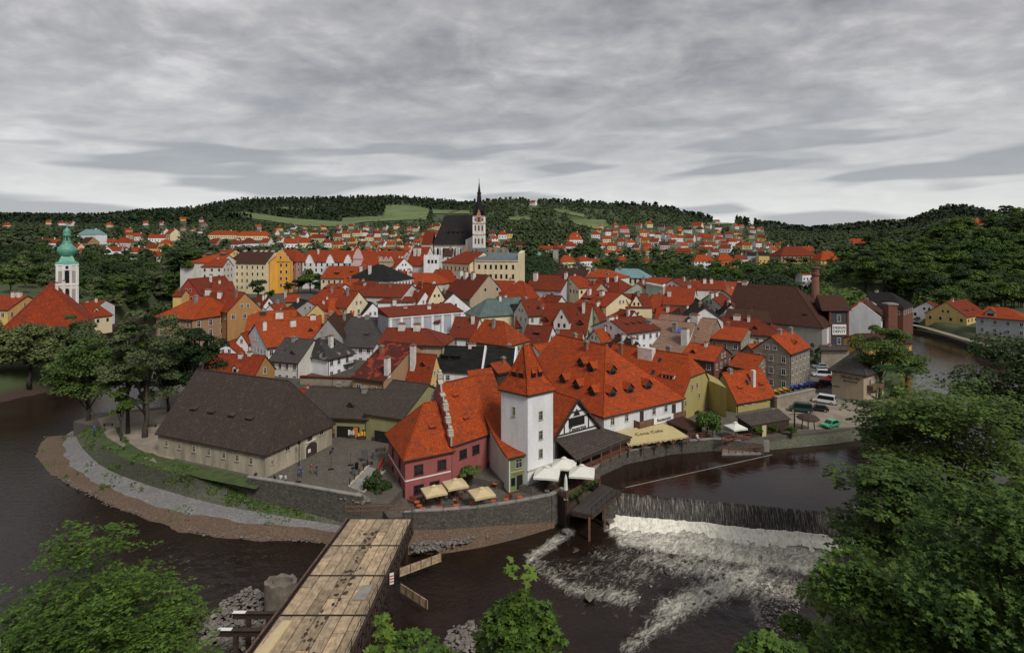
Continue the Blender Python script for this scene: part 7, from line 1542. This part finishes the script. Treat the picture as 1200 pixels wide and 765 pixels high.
for z in (-.25,.05,.35): mb.prism([(a.x+.09,a.y-.53),(a.x+.44,a.y-.35),(a.x+.44,a.y-.34),(a.x+.09,a.y-.52)],a.z+z,a.z+z+.12)
mb.build('stripes','red_paint',root)
# ---------------------------------------------------------------- umbrellas, tables, terrace
def umbrella(label,px,py,ze,side,hgt,rot,mat,g,group):
    c=G(px,py,ze); root=thing('parasol',label,'parasol',(c.x,c.y,g),group); h=side/2; mb=MB(); P=[]
    for k in range(8):
        t=rot+k*math.pi/4; r=h*math.sqrt(2) if k%2 else h*1.02; P.append(Vector((c.x+r*math.cos(t),c.y+r*math.sin(t),ze-(0 if k%2 else -.06))))
    ap=Vector((c.x,c.y,ze+hgt)); M1=[ap.lerp(p,.45)-Vector((0,0,.10)) for p in P]; 
    for k in range(8): l=(k+1)%8; mb.face([P[k],P[l],M1[l],M1[k]]); mb.face([M1[k],M1[l],ap]); mb.face([P[k]-Vector((0,0,.28)),P[l]-Vector((0,0,.28)),P[l],P[k]])
    cn=mb.build('canopy',mat,root); v=MB(); v.lathe((c.x,c.y),[(.42,ze+hgt-.1),(.0,ze+hgt+.12)],8); v.build('vent',mat,cn)
    r=MB()
    for k in range(8): r.bar(ap-Vector((0,0,.45)),P[k]-Vector((0,0,.06)),.02)
    r.build('ribs','mid_wood',root); p=MB(); p.bar((c.x,c.y,g),(c.x,c.y,ze+hgt+.1),.045); p.build('pole','mid_wood',root); b=MB(); b.box((c.x,c.y),.7,.7,g,g+.12); b.build('base','concrete',root); return root
R4=math.pi/4
for px,py,l in ((641,554.5,'left'),(661,544,'rear'),(682,553,'right')): umbrella(f'{l} one of three joined white parasols on the timber terrace',px,py,6.9,3.7,1.15,.62+R4,'canvas_white',4.3,'white parasols on the timber terrace')
for px,py,l in ((508.5,574.5,'left beige parasol on the terrace of the pink house'),(533.5,566.5,'rear beige parasol on the terrace of the pink house'),(564.5,577,'right beige parasol with drooping edge by the river wall')): umbrella(l,px,py,6.3,3.1,.75,.42,'canvas_beige',4.0,'beige parasols of the pink house')
umbrella('pale round topped parasol beside the boarded shed',862,500,7.2,3.0,.9,.3,'canvas_white',5.0,None)
c=G(663,585,4.3); root=thing('folded_parasol','closed white parasol standing in front of the joined white ones','parasol',c); mb=MB(); mb.lathe((c.x,c.y),[(.12,5.5),(.32,5.7),(.27,6.4),(.2,7.4),(.05,7.9),(0,8.0)],8); mb.build('canopy','canvas_white',root); mb=MB(); mb.bar((c.x,c.y,4.3),(c.x,c.y,5.6),.04); mb.build('pole','mid_wood',root); mb=MB(); mb.box((c.x,c.y),.6,.6,4.3,4.42); mb.build('base','concrete',root)
tabs=[(340,488),(365,518),(440,513),(515,503),(585,493),(680,483),(738,475),(800,465),(350,505),(690,405),(480,520)]
for i,(x,y) in enumerate(tabs):
    p=G(400+x/3.827,460+y/3.827,4.75)
    if i==9: p=G(580,566,4.75)
    root=thing('table',f'{ordw(i)} orange café table counted along the terrace from the left' if False else None,'café table',(p.x,p.y,4.0),'orange café tables on the terrace'); mb=MB(); mb.tube([(p.x,p.y,4.7),(p.x,p.y,4.76)],[.42,.42],12); mb.build('table_top','orange_plastic',root); mb=MB(); mb.bar((p.x,p.y,4.0),(p.x,p.y,4.7),.04); mb.build('leg','black_metal',root)
    tb=(root,400+x/3.827,'','orange café tables on the terrace',None); tabs[i]=(root,400+x/3.827)
for i,(r,x) in enumerate(sorted(tabs,key=lambda t:t[1])): r['label']=ordw(i)+' from left of the round orange café tables by the river wall'
rs2=random.Random(9); CH=[]
for i in range(22):
    px=rs2.uniform(480,612); py=rs2.uniform(0,1); yy=596-(px-480)*.085-py*14; p=G(px,yy,4.0)
    root=thing('chair',None,'café chair',(p.x,p.y,4.0),'wooden café chairs on the terrace'); root.rotation_euler.z=0
    mb=MB(); mb.box((p.x,p.y),.42,.42,4.42,4.47); mb.build('seat','red_wood',root); mb=MB(); mb.box((p.x,p.y+.2),.42,.05,4.5,4.9); mb.build('backrest','red_wood',root); mb=MB()
    for sx in (-1,1):
        for sy in (-1,1): mb.bar((p.x+.18*sx,p.y+.18*sy,4),(p.x+.18*sx,p.y+.18*sy,4.42),.02)
    mb.build('leg_frame','red_wood',root); CH.append((root,px))
for i,(r,x) in enumerate(sorted(CH,key=lambda t:t[1])): r['label']=ordw(i)+' from left of the wooden café chairs around the orange tables'
# terrace railing along the river wall
def fence(label,pts,z,h,mat='mid_wood',step=1.6,rails=(1.0,.55),r=.04,name='railing',rr=.03):
    root=thing(name,label,name,(*pts[0],z)); 
    for i in range(len(pts)-1):
        a,b=Vector((*pts[i],z)),Vector((*pts[i+1],z)); n=max(1,int((b-a).length/step))
        for k in range(n+(i==len(pts)-2)): q=a.lerp(b,k/n); mb=MB(); mb.bar(q,q+Vector((0,0,h)),r); mb.build('post',mat,root)
        for f in rails: mb=MB(); mb.bar(a+Vector((0,0,h*f)),b+Vector((0,0,h*f)),rr); mb.build('rail',mat,root)
    return root
fence('thin metal railing on top of the café river wall',[xy(*p,4.7) for p in [(486,600),(520,598.5),(560,595),(605,588.5),(640,582)]],4.75,.8,'black_metal',2.2,(1,),.02,rr=.015)
fence('timber railing under the yellow awning along the quay',[xy(*p,5.0) for p in [(704,541),(732,528.5),(783,517.5),(835,513)]],5.0,1.1,'red_wood',1.9,(1,.66,.33),.06,rr=.05)
# timber terrace and platform
root=thing('timber_terrace','timber café terrace on posts beside the white tower','terrace',(9,84,0)); Pq=[G(628,562,4.2),G(664,587,4.2),G(703,563,4.2),G(668,545,4.2)]
mb=MB(); mb.prism([(p.x,p.y) for p in Pq],4.1,4.3); mb.build('deck','dark_wood',root)
for p in Pq[:3]+[Pq[1].lerp(Pq[2],.5),Pq[0].lerp(Pq[1],.5)]: mb=MB(); mb.bar((p.x,p.y+.3,-.5),(p.x,p.y+.3,4.1),.14); mb.build('post','mid_wood',root)
mb=MB(); a,b_=Pq[0].lerp(Pq[1],.6),Pq[1]; mb.prism([(a.x,a.y),(b_.x,b_.y),(b_.x+.5,b_.y+.6),(a.x+.5,a.y+.6)],.0,4.1); mb.build('board_wall','dark_wood',root)
fence('brown slatted railing around the timber terrace',[(p.x,p.y) for p in (Pq[0],Pq[1],Pq[2])],4.3,1.0,'mid_wood',1.4,(1,.7,.4),.05,rr=.05)
for i in range(7): p=Pq[1].lerp(Pq[2],.12+i*.12)-Vector((0,.25,0)); tree(Vector((p.x,p.y,4.35)),'fresh',.9,'',f'{ordw(i)} green flower tuft along the timber terrace rail',sink=.1)
root=thing('platform','weathered plank platform reaching out over the edge of the weir','platform',(13,83,0)); Pp=[G(670,598,3.6),G(693,603,3.6),G(727.5,575,3.6),G(705,567,3.6)]
mb=MB()
n=26
for i in range(n): a0,a1=Pp[0].lerp(Pp[3],i/n),Pp[1].lerp(Pp[2],i/n); b0,b1=Pp[0].lerp(Pp[3],(i+.9)/n),Pp[1].lerp(Pp[2],(i+.9)/n); mb.face([a0,a1,b1,b0]); mb.face([p-Vector((0,0,.1)) for p in (a0,a1,b1,b0)]); mb.face([a1,b1,b1-Vector((0,0,.1)),a1-Vector((0,0,.1))])
mb.build('decking','roof_board',root); mb=MB(); mb.bar(Pp[0]-Vector((0,0,.35)),Pp[1]-Vector((0,0,.35)),.12,0,.3); mb.bar(Pp[1]-Vector((0,0,.35)),Pp[2]-Vector((0,0,.35)),.12,0,.25); mb.build('edge_beam','dark_wood',root)
for u in (0,.5,1): p=Pp[1].lerp(Pp[2],u); mb=MB(); mb.bar((p.x-.3,p.y,-.5),(p.x-.3,p.y,3.3),.15); mb.build('post','mid_wood',root)
for i in range(7):
    p=Pp[1].lerp(Pp[2],i/6); mb=MB(); mb.bar(p,p+Vector((0,0,1)),.025); mb.build('rail_post','black_metal',root)
mb=MB(); mb.bar(Pp[1]+Vector((0,0,1)),Pp[2]+Vector((0,0,1)),.02); mb.build('hand_rail','black_metal',root)
# moored platform on the pool at the right
root=thing('landing_stage','low red railed landing stage floating at the quay','landing stage',(44,100,3)); Q=[G(846,531,3.4),G(895,530,3.4),G(893,523,3.4),G(848,523,3.4)]
mb=MB(); mb.prism([(p.x,p.y) for p in Q],2.95,3.4); mb.build('deck','concrete',root)
for i in range(7): p=Q[0].lerp(Q[1],i/6); mb=MB(); mb.bar(p,p+Vector((0,0,1)),.06); mb.build('post','red_wood',root)
mb=MB(); mb.bar(Q[0]+Vector((0,0,.95)),Q[1]+Vector((0,0,.95)),.05); mb.bar(Q[0]+Vector((0,0,.5)),Q[1]+Vector((0,0,.5)),.04); mb.build('rail','red_wood',root)
fence('red timber railing on the quay behind the landing stage',[xy(846,519,5),xy(880,515,5)],5,1.1,'red_wood',1.4,(1,.6,.3),.07,rr=.06)
# canopy of rushes and posts by the car park
c=G(947,503,5); root=thing('thatched_canopy','dark round thatched canopy on crooked posts at the car park edge','canopy',c); mb=MB(); mb.lathe((c.x,c.y),[(1.9,7.0),(2.1,7.2),(1.5,7.7),(.6,8.0),(0,8.1)],10); mb.build('thatch','dark_wood',root)
for dx in (-1.3,1.3,0): mb=MB(); mb.bar((c.x+dx,c.y,4.9),(c.x+dx*.8,c.y,7.1),.07); mb.build('post','dark_wood',root)
c=G(931,501,5); root=thing('wooden_post','crooked dark timber post with a crossbar left of the thatched canopy','post',c); mb=MB(); mb.bar(c,c+Vector((0,0,3)),.1); mb.bar(c+Vector((-1,0,2.6)),c+Vector((1.2,0,2.7)),.06); mb.build('timber','dark_wood',root)
for px,py,l,hh in ((886,505,'small conical bush on the quay beside the steps',3),(905,503,'second little bush left of the crooked post',2.2),(927,505,'leafy shrub growing under the crooked post',2.2)): p=G(px,py+5,5); tree(p,'fresh',hh,'',l,sink=.2)
# ---------------------------------------------------------------- filler roofs squeezed between the rows
for a in [
 ('little red roofed house below the huge yellow building beside a dark tree',(318,357),(330,355),'roof_red','white',19.5,9),
 ('little rust roofed house at the foot of the ochre gable',(297,357),(307,360),'roof_rust','offwhite',18.5,8),
 ('narrow rust roofed house between black roof and orange boxes',(330,363),(342,360),'roof_rust','offwhite',18,8),
 ('small red roof directly right of the bright dark dormered roof',(405,341),(419,342),'roof_red','cream',24,9),
 ('small black roof left of the white turret like house',(420,352),(436,355),'roof_black','white',20,9),
 ('small brown roof above the broad grey roofed house',(396,371),(410,368),'roof_brown','grey',18,8),
 ('small rust roof between lavender wall and cream dormer gable',(642,346),(657,347.5),'roof_rust','offwhite',22.5,9),
 ('pinkish little gabled house left of the long dormered red roof',(634,350),(640,346),'roof_red','pinkpale',21.5,7),
 ('small dark roof right of the long low red roof',(796,361),(806,360),'roof_brown','offwhite',19.5,9),
 ('little orange roof between tan roofs and black stepped gable',(818,367),(832,366),'roof_orange','offwhite',18.5,8),
 ('small rust roof below the cream and yellow row gables',(728,363),(742,365),'roof_rust','offwhite',19,9),
 ('small red roof left of the lattice skylight roof',(765,346),(777,346),'roof_red','palegreen',22.5,9),
 ('small dark house at the left foot of the brewery roof',(848,352),(857,357),'roof_black','offwhite',20.5,8),
 ('rust roof tucked behind the brown tiled house',(536,372),(560,373),'roof_rust','white',18.5,9),
 ('small rust roof beside the green metal roof and grey gable',(612,352),(628,351),'roof_rust','offwhite',22,8),
 ('small orange roof peeping over the wide rust roofed house',(872,368),(886,367),'roof_orange','offwhite',18,8),
 ('little red roof between great dark hip roof and black hip roof',(415,334),(430,335),'roof_red','beige',24.5,9),
 ('small red roof right of the great dark red hip roof',(484,341),(497,342),'roof_rust','white',22.5,9),
 ('orange roofed small house in front of the dark vast roof',(690,330),(704,332),'roof_orange','beige',25,9),
 ('small red roof under the pale green gable',(738,352),(752,353),'roof_rust','cream',21,9)]:
    H(a[0],a[1],a[2],w=a[6],zr=a[5],g=None,roof=a[3],wall=a[4],rows=1,h0=random.choice([0,0,.8]))
# roof clutter on every house that shows little of it
rc=random.Random(21)
for hs in HOUSES:
    y=hs.root.location.y; ch=[c for c in hs.root.children if c.name.startswith(('chimney','dormer','skylight'))]; Lr=(hs.R1-hs.R0).length
    if y<112 or Lr<3: continue
    nC=sum(c.name.startswith('chimney') for c in ch)
    for i in range(max(0,(2 if Lr>9 else 1)-nC)): chimney(hs,rc.uniform(.12,.88),rc.choice([0,.15,.3,-.2]),rc.uniform(.7,1.1),rc.uniform(.6,.8),rc.uniform(.6,1.3),rc.choice(['chim_white','chim_white','chim_brick','concrete']))
    if y<235:
        nS=sum(c.name.startswith('skylight') for c in ch)
        if nS==0 and rc.random()<.6: skylight(hs,rc.uniform(.15,.85),rc.uniform(.3,.6),.6,.8)
        if rc.random()<.35 and not any(c.name.startswith('dormer') for c in ch) and Lr>6: dormer(hs,0,rc.uniform(.25,.75),.3,1.2,.6,rc.choice(['shed','gable']))
    if rc.random()<.4 and y<260:
        q=hs.R0.lerp(hs.R1,rc.uniform(.1,.9)); mb=MB(); hgt=rc.uniform(1.5,2.6); mb.bar(q,q+Vector((0,0,hgt)),.03); 
        for k in range(3): mb.bar(q+Vector((-.5,0,hgt-.25*k)),q+Vector((.5,0,hgt-.25*k)),.02)
        mb.build('aerial','black_metal',hs.root)
    # gutters and downpipe on the nearer houses
    if y<190:
        P0,P1=hs.P[0],hs.P[1]; n=hs.nf; z=hs.ez-.35; a=P0+n*.42; b_=P1+n*.42; mb=MB(); mb.bar((a.x,a.y,z),(b_.x,b_.y,z),.08); g_=mb.build('gutter','rust_metal',hs.root); c=P0.lerp(P1,.02)+n*.1; mb=MB(); mb.bar((c.x,c.y,hs.g),(c.x,c.y,z),.06); mb.build('downpipe','rust_metal',hs.root)
# ---------------------------------------------------------------- cars
def car(label,px,py,color,ang,kind='hatch',g=5.03,group='cars parked by the river'):
    p=G(px,py,g); root=thing('car',label,'car' if kind!='van' else 'van',p,group); root.rotation_euler.z=math.radians(ang)
    L,W_={'hatch':(4.0,1.7),'van':(4.6,1.9),'suv':(4.4,1.85)}[kind]; hh={'hatch':1.42,'van':1.95,'suv':1.7}[kind]; sh=.78 if kind=='hatch' else .95
    f=L/2
    low=[(-f,.35),(-f+.05,.72),(-f+.9 if kind!='van' else -f+.6,sh),(f-.15,sh+.04),(f,.7),(f-.02,.35)]
    cab={'hatch':[(-f+1.0,sh),(-f+1.75,hh),(f-.75,hh-.02),(f-.15,sh)],'van':[(-f+.65,sh),(-f+1.25,hh),(f-.2,hh),(f-.05,sh)],'suv':[(-f+.95,sh),(-f+1.6,hh),(f-.35,hh),(f-.1,sh)]}[kind]
    def ext(mb,prof,w0,w1,m=0):
        n=len(prof); zmin=min(z for x,z in prof); zmax=max(z for x,z in prof)
        def hw(z): return w0+(w1-w0)*(z-zmin)/(zmax-zmin+1e-6)
        A=[Vector((x,-hw(z)/2,z)) for x,z in prof];B=[Vector((x,hw(z)/2,z)) for x,z in prof]
        mb.face(A,m);mb.face(B,m)
        for i in range(n): j=(i+1)%n; mb.face([A[i],A[j],B[j],B[i]],m)
    base=Vector(p)
    def fin(mb,name,mat,par):
        for i in range(len(mb.v)): mb.v[i]=mb.v[i]+base
        return mb.build(name,mat,par)
    mb=MB(); ext(mb,low,W_,W_*.97); ext(mb,[(x,z) for x,z in cab],W_*.95,W_*.78); body=fin(mb,'body','car_'+color,root)
    gm=MB(); ins=.07
    cx0=[(cab[0][0]+.18,sh+.06),(cab[1][0]+.06,hh-.12),(cab[2][0]-.1,hh-.12),(cab[3][0]-.2,sh+.06)]
    def hwc(z): return (W_*.95+(W_*.78-W_*.95)*(z-sh)/(hh-sh))/2
    for s_ in (-1,1): gm.face([Vector((x,s_*(hwc(z)+.012),z)) for x,z in cx0])
    for a,b_ in ((cab[0],cab[1]),(cab[3],cab[2])):
        d=Vector((b_[0]-a[0],0,b_[1]-a[1])); nx_=Vector((d.z,0,-d.x)).normalized()*(.015 if a[0]<0 else -.015); nx_=-nx_ if (nx_.x>0)!=(a[0]>0) else nx_
        A=Vector((a[0],0,a[1])); q0=A+d*.12+nx_; q1=A+d*.88+nx_; gm.face([q0+Vector((0,-hwc(q0.z)+.1,0)),q0+Vector((0,hwc(q0.z)-.1,0)),q1+Vector((0,hwc(q1.z)-.1,0)),q1+Vector((0,-hwc(q1.z)+.1,0))])
    fin(gm,'windows','glass',body)
    for sx in (-1,1):
        for sy in (-1,1):
            x=sx*(f-.78); y=sy*(W_/2-.08); mb=MB(); mb.tube([(x,y-.1,.31),(x,y+.1,.31)],[.31,.31],12); wh=fin(mb,'wheel','rubber',root); mb=MB(); mb.tube([(x,y-.105,.31),(x,y+.105,.31)],[.18,.18],8); fin(mb,'rim','car_silver',wh)
        mb=MB(); mb.box((-f+.08,sx*W_*.36),.12,.3,.58,.72); fin(mb,'headlight','white_paint',root); mb=MB(); mb.box((f-.02,sx*W_*.4),.08,.18,.68,.9); fin(mb,'tail_light','red_paint',root)
    return root
car('bright green hatchback parked alone near the river bank',973,500,'green',28)
car('dark green people carrier parked below the retaining wall',938,482,'darkgreen',-22,'van')
car('white van parked at the end of the retaining wall',966,472,'white',-38,'van'); car('black car between the green carrier and the white van',959,481,'black',-25)
car('maroon hatchback behind the retaining wall corner',953,454,'maroon',-8,g=5.04); car('black estate next to the maroon hatchback',963,452.5,'black',-20,'suv',5.04)
car('white van with a red lower body beside the tenement',963,441,'white',-15,'van',5.04); car('red car half hidden beside the two tone van',973,446,'red',-18,g=5.04)
car('grey saloon parked in the upper part of the street',972,429,'grey',-10,g=5.04); car('silver car behind the grey saloon',961,431,'silver',-10,g=5.04); car('navy car in front of the long white minibus',967,421,'blue',-5,g=5.04); car('long white minibus by the stone yard building',976,417,'white',-5,'van',5.04)
for i,(px,py) in enumerate(((1068,372),(1076,375))): car(('white car parked beyond the river near the annex','dark car parked beyond the river beside the white one')[i],px,py,('white','black')[i],20,g=6.5)
# boats stored on the wall
for i in range(8):
    t=i/7; p=G(911+40*t,461-10*t,7.4); y=i<3; root=thing('boat',None,'plastic boat',p,'plastic boats on the yard wall'); mb=MB(); L=1.25
    n=8; a=1.5+.2*(i%3)
    R=[]
    for k in range(n+1):
        s_=k/n*2-1; w_=.42*(1-s_*s_)**.5+.02; x=s_*L; c_=Vector((p.x+x*math.cos(a),p.y+x*math.sin(a),p.z)); nn_=Vector((-math.sin(a),math.cos(a),0)); up=.25*s_*s_; R.append([c_+nn_*w_+Vector((0,0,.45+up)),c_+nn_*w_*.5+Vector((0,0,.02+up*.5)),c_-nn_*w_*.5+Vector((0,0,.02+up*.5)),c_-nn_*w_+Vector((0,0,.45+up))])
    for k in range(n):
        for j in range(3): mb.face([R[k][j],R[k][j+1],R[k+1][j+1],R[k+1][j]],0,True)
    mb.build('hull','yellow_plastic' if y else 'blue_plastic',root); mb=MB(); mb.box((p.x,p.y),.25,.7,p.z+.35,p.z+.39,a); mb.build('seat','dark_wood',root)
    root['label']=f"{ordw(i if y else i-3)} {'yellow' if y else 'blue'} plastic boat from left on the retaining wall"
# ---------------------------------------------------------------- people
def person(label,px,py,g,face,shirt,legs,pose='stand',hair='hair'):
    p=G(px,py,g); 
    a=math.radians(face); st=.22 if pose=='walk' else .05
    if pose=='sit': J=dict(pel=(0,0,.46),ch=(0,.05,.95),nk=(0,.02,1.12),hd=(0,.0,1.27),ht=(0,.0,1.36),ls=(-.19,.03,1.0),le=(-.26,-.05,.74),lh=(-.15,-.28,.62),rs=(.19,.03,1.0),re=(.26,-.05,.74),rh=(.15,-.28,.62),lk=(-.12,-.45,.48),la=(-.12,-.45,.08),lt=(-.12,-.62,.05),rk=(.12,-.45,.48),ra=(.12,-.42,.08),rt=(.12,-.6,.05))
    else: J=dict(pel=(0,0,.92),ch=(0,0,1.3),nk=(0,0,1.47),hd=(0,-.02,1.6),ht=(0,-.02,1.7),ls=(-.19,0,1.38),le=(-.26,st*.7,1.1),lh=(-.25,-.1+st*.4,.86),rs=(.19,0,1.38),re=(.26,-st*.7,1.1),rh=(.24,-.12-st,.88),lk=(-.11,-st,.5),la=(-.12,-st*1.0,.08),lt=(-.12,-st-.16,.04),rk=(.11,st*.4,.5),ra=(.12,st*1.6,.1),rt=(.12,st*1.6-.16,.04))
    ks=list(J); E=[('pel','ch'),('ch','nk'),('nk','hd'),('hd','ht'),('ch','ls'),('ls','le'),('le','lh'),('ch','rs'),('rs','re'),('re','rh'),('pel','lk'),('lk','la'),('la','lt'),('pel','rk'),('rk','ra'),('ra','rt')]
    rad=dict(pel=.15,ch=.16,nk=.06,hd=.1,ht=.085,ls=.075,le=.05,lh=.04,rs=.075,re=.05,rh=.04,lk=.075,la=.05,lt=.04,rk=.075,ra=.05,rt=.04)
    me=bpy.data.meshes.new('body'); me.from_pydata([J[k] for k in ks],[(ks.index(x),ks.index(y)) for x,y in E],[]); o=bpy.data.objects.new('tmp',me); COL.objects.link(o)
    md=o.modifiers.new('s','SKIN'); 
    for i,k in enumerate(ks): me.skin_vertices[0].data[i].radius=(rad[k],rad[k]); me.skin_vertices[0].data[i].use_root=(k=='pel')
    o.modifiers.new('u','SUBSURF').levels=1; bpy.context.view_layer.update(); m2=bpy.data.meshes.new_from_object(o.evaluated_get(bpy.context.evaluated_depsgraph_get())); bpy.data.objects.remove(o)
    m2.materials.clear(); 
    for m in (shirt,legs,'skin',hair,'black_paint'): m2.materials.append(M[m])
    nk=J['nk'][2]; pz=J['pel'][2]
    for f in m2.polygons:
        c=f.center; z=c.z; f.use_smooth=True
        if z>nk+.01: f.material_index=3 if (z>nk+.18 or c.y>.03) else 2
        elif z<.1: f.material_index=4
        elif (abs(c.x)>.19 and z<(nk-.42)): f.material_index=2
        elif z<pz+.02: f.material_index=1
        else: f.material_index=0
    ob=bpy.data.objects.new('person',m2); COL.objects.link(ob); ob.location=p; ob.rotation_euler.z=a; tag(ob,label,'person'); return ob
person('person in a blue top standing alone near the barn corner',352.5,559,5.02,20,'cloth_blue','jeans')
person('person in a reddish top beside a dark clad companion on the square',365,555,5.02,-60,'cloth_red','khaki'); person('tall person in dark blue beside the reddish clad one',371,556,5.02,100,'cloth_dark','jeans')
person('dark clad person at the left of a group by the parapet',322,568,5.02,150,'cloth_dark','cloth_dark'); person('person in white in the middle of the parapet group',329,568,5.02,190,'cloth_white','jeans'); person('person in white at the right end of the parapet group',334.5,568.5,5.02,150,'cloth_white','cloth_dark')
person('dark clad person leaning at the barn base by the parapet end',299.5,565,5.02,60,'cloth_dark','cloth_dark'); person('person in grey striding across the upper square',437.5,538,5.02,-100,'car_grey','jeans','walk')
person('person sitting by the lower wall of the barn gable',390,531,5.02,-50,'cloth_dark','cloth_dark','sit')
person('person in black walking near the cream guest house',1014.5,478,5.02,10,'cloth_dark','cloth_dark','walk'); person('person in blue climbing the cobbled slope path at left',110.5,509,5.03,30,'cloth_blue','jeans')
person('person in a white shirt outside the souvenir shop',405,511,5.02,30,'cloth_white','cloth_dark'); person('person in yellow by the shop doorway',419.5,513,5.02,0,'yellow_plastic','khaki')
for i,(px,l) in enumerate(((806,'person in blue seated under the edge of the yellow awning'),(800,'person in dark clothes seated behind the quay railing'),(817,'person in white seated near the weeping tree'))): 
    person(l,px,518-i,5.02,20,('cloth_blue','cloth_dark','cloth_white')[i],'jeans','sit')
for i,(px,py,l) in enumerate(((500,588,'dark clad guest seated under the left beige parasol'),(522,585,'white clad guest seated between the beige parasols'),(676,570,'guest seated below the right white parasol'))): person(l,px,py,4.02 if i<2 else 4.32,30*i,('cloth_dark','cloth_white','cloth_red')[i],'jeans','sit')
for i,(px,py,l) in enumerate(((1155,401,'red clad stroller on the riverside path'),(1163,405,'dark clad stroller right of the red one on the path'),(1172,407,'light clad stroller farthest right on the riverside path'))): person(l,px,py,6.45,50,('cloth_red','cloth_dark','cloth_white')[i],'jeans','walk')
# ---------------------------------------------------------------- furniture of the square
def bench(label,px,py,a): 
    p=G(px,py,5.02); root=thing('bench',label,'bench',p); mb=MB(); mb.box(p,1.8,.45,5.42,5.48,a); mb.build('seat','dark_wood',root)
    for s_ in (-.7,.7): mb=MB(); mb.box((p.x+s_*math.cos(a),p.y+s_*math.sin(a)),.1,.4,5.0,5.42,a); mb.build('leg','black_metal',root)
bench('low dark bench at the left of the fenced area',446,528,.3); bench('dark bench behind the striding person',431,545,.6)
bench('bench under the trees on the sandy yard',127,499,.2); bench('second bench further right under the yard trees',178,500,.1)
for i,(px,py) in enumerate(((349,565),(388,550),(411,545))): 
    p=G(px,py,5.02); root=thing('fence_post',('front','middle','rear')[i]+' slim post with a dark foot on the open square','post',p,'slim posts on the square'); mb=MB(); mb.bar(p,p+Vector((0,0,2.1)),.03); mb.build('pole','rust_metal',root); mb=MB(); mb.box(p,.9,.3,5.02,5.16,.3); mb.build('foot','black_metal',root)
p=G(427,541,5.02); root=thing('notice_board','dark grey slatted notice board standing on the square','notice board',p); mb=MB(); mb.box(p,1.1,.08,5.6,7.1,.1); mb.build('panel','car_grey',root); mb=MB(); mb.bar(p+Vector((-.5,0,0)),p+Vector((-.5,0,.6)),.04); mb.bar(p+Vector((.5,0,0)),p+Vector((.5,0,.6)),.04); mb.build('leg_frame','black_metal',root)
a=G(442,557,5.1); b_=G(450,541,5.1); root=thing('banner','red banner on a low rail beside the ramp','banner',a); mb=MB(); mb.bar(a+Vector((0,0,.55)),b_+Vector((0,0,.55)),.03,0,.45); mb.build('cloth','red_paint',root); mb=MB(); mb.bar(a,a+Vector((0,0,1.1)),.04); mb.bar(b_,b_+Vector((0,0,1.1)),.04); mb.build('post','black_metal',root)
root=thing('bridge_ramp','pale stone bridge head with iron posts on both kerbs','ramp',G(430,565,5)); A_=[G(409,571,5.0),G(426,578,5.0),G(451,553,5.0),G(432,547,5.0)]
mb=MB(); mb.prism([(q.x,q.y) for q in A_],4.9,5.10); mb.build('roadway','concrete',root)
for e0,e1 in ((A_[0],A_[3]),(A_[1],A_[2])):
    mb=MB(); mb.bar(e0+Vector((0,0,.22)),e1+Vector((0,0,.22)),.16,0,.12); mb.build('kerb','frame_stone',root)
    for k in range(5): q=e0.lerp(e1,.03+k*.23); mb=MB(); mb.bar(q,q+Vector((0,0,1.25)),.06); mb.build('post','black_metal',root)
for px,py,l,m_ in ((418,549,'dark litter bin at the left kerb of the ramp','black_metal'),(414,555,'second dark litter bin on the ramp kerb','car_grey')): p=G(px,py,5.1); root=thing('bin',l,'bin',p); mb=MB(); mb.lathe(p,[(.25,5.1),(.3,6.0)],10); mb.build('drum',m_,root); mb=MB(); mb.lathe(p,[(.33,6.0),(.33,6.08),(.0,6.2)],10); mb.build('lid','black_metal',root)
rocks('debris','rubble and stones around the damaged bridge head',[(396,582),(420,580),(436,588),(424,590),(400,586)],5.05,130,.1,.35,8,zj=.3)
# shop goods
for i,(x,m_,l) in enumerate(((388,'brick_red','red brown crate stack at the left end of the shop front'),(412,'cloth_white','rack of pale souvenirs beside the left orange panel'),(424,'yellow_plastic','rack of yellow toys between the shop doors'),(440,'khaki','long table of baskets right of the shop doors'),(449,'cloth_dark','dark heap of bags at the right end of the shop front'))):
    p=G(x,512+i*1.2,5.02); root=thing('display_stand',l,'display stand',p); mb=MB(); mb.box(p,1.3,.6,5.0,5.7,.05*i); mb.build('table','dark_wood',root); r=random.Random(i)
    mb=MB()
    for k in range(14): q=(p.x+r.uniform(-.6,.6),p.y+r.uniform(-.25,.25)); mb.box(q,.2,.2,5.7,5.7+r.uniform(.15,.9),r.random())
    o=mb.build('goods',m_,root); o['kind']='stuff'
p=G(357,551,5.02); root=thing('street_lamp','black lamp post in front of the barn gable','street lamp',G(350.5,546,5.0)); c=G(350.5,546,5.0); mb=MB(); mb.bar(c,c+Vector((0,0,3.6)),.05); mb.build('pole','black_metal',root); mb=MB(); mb.box(c,.35,.35,8.6,9.1); mb.build('lantern','black_metal',root)
p=G(573,553,4.02); root=thing('drinks_cabinet','red and dark drinks cabinet at the foot of the mill wing','cabinet',p); mb=MB(); mb.box(p,1.3,.9,4.0,5.9,.5); mb.build('case','dark_wood',root); mb=MB(); mb.box(p,1.4,1.0,5.9,6.1,.5); mb.build('top','red_paint',root)
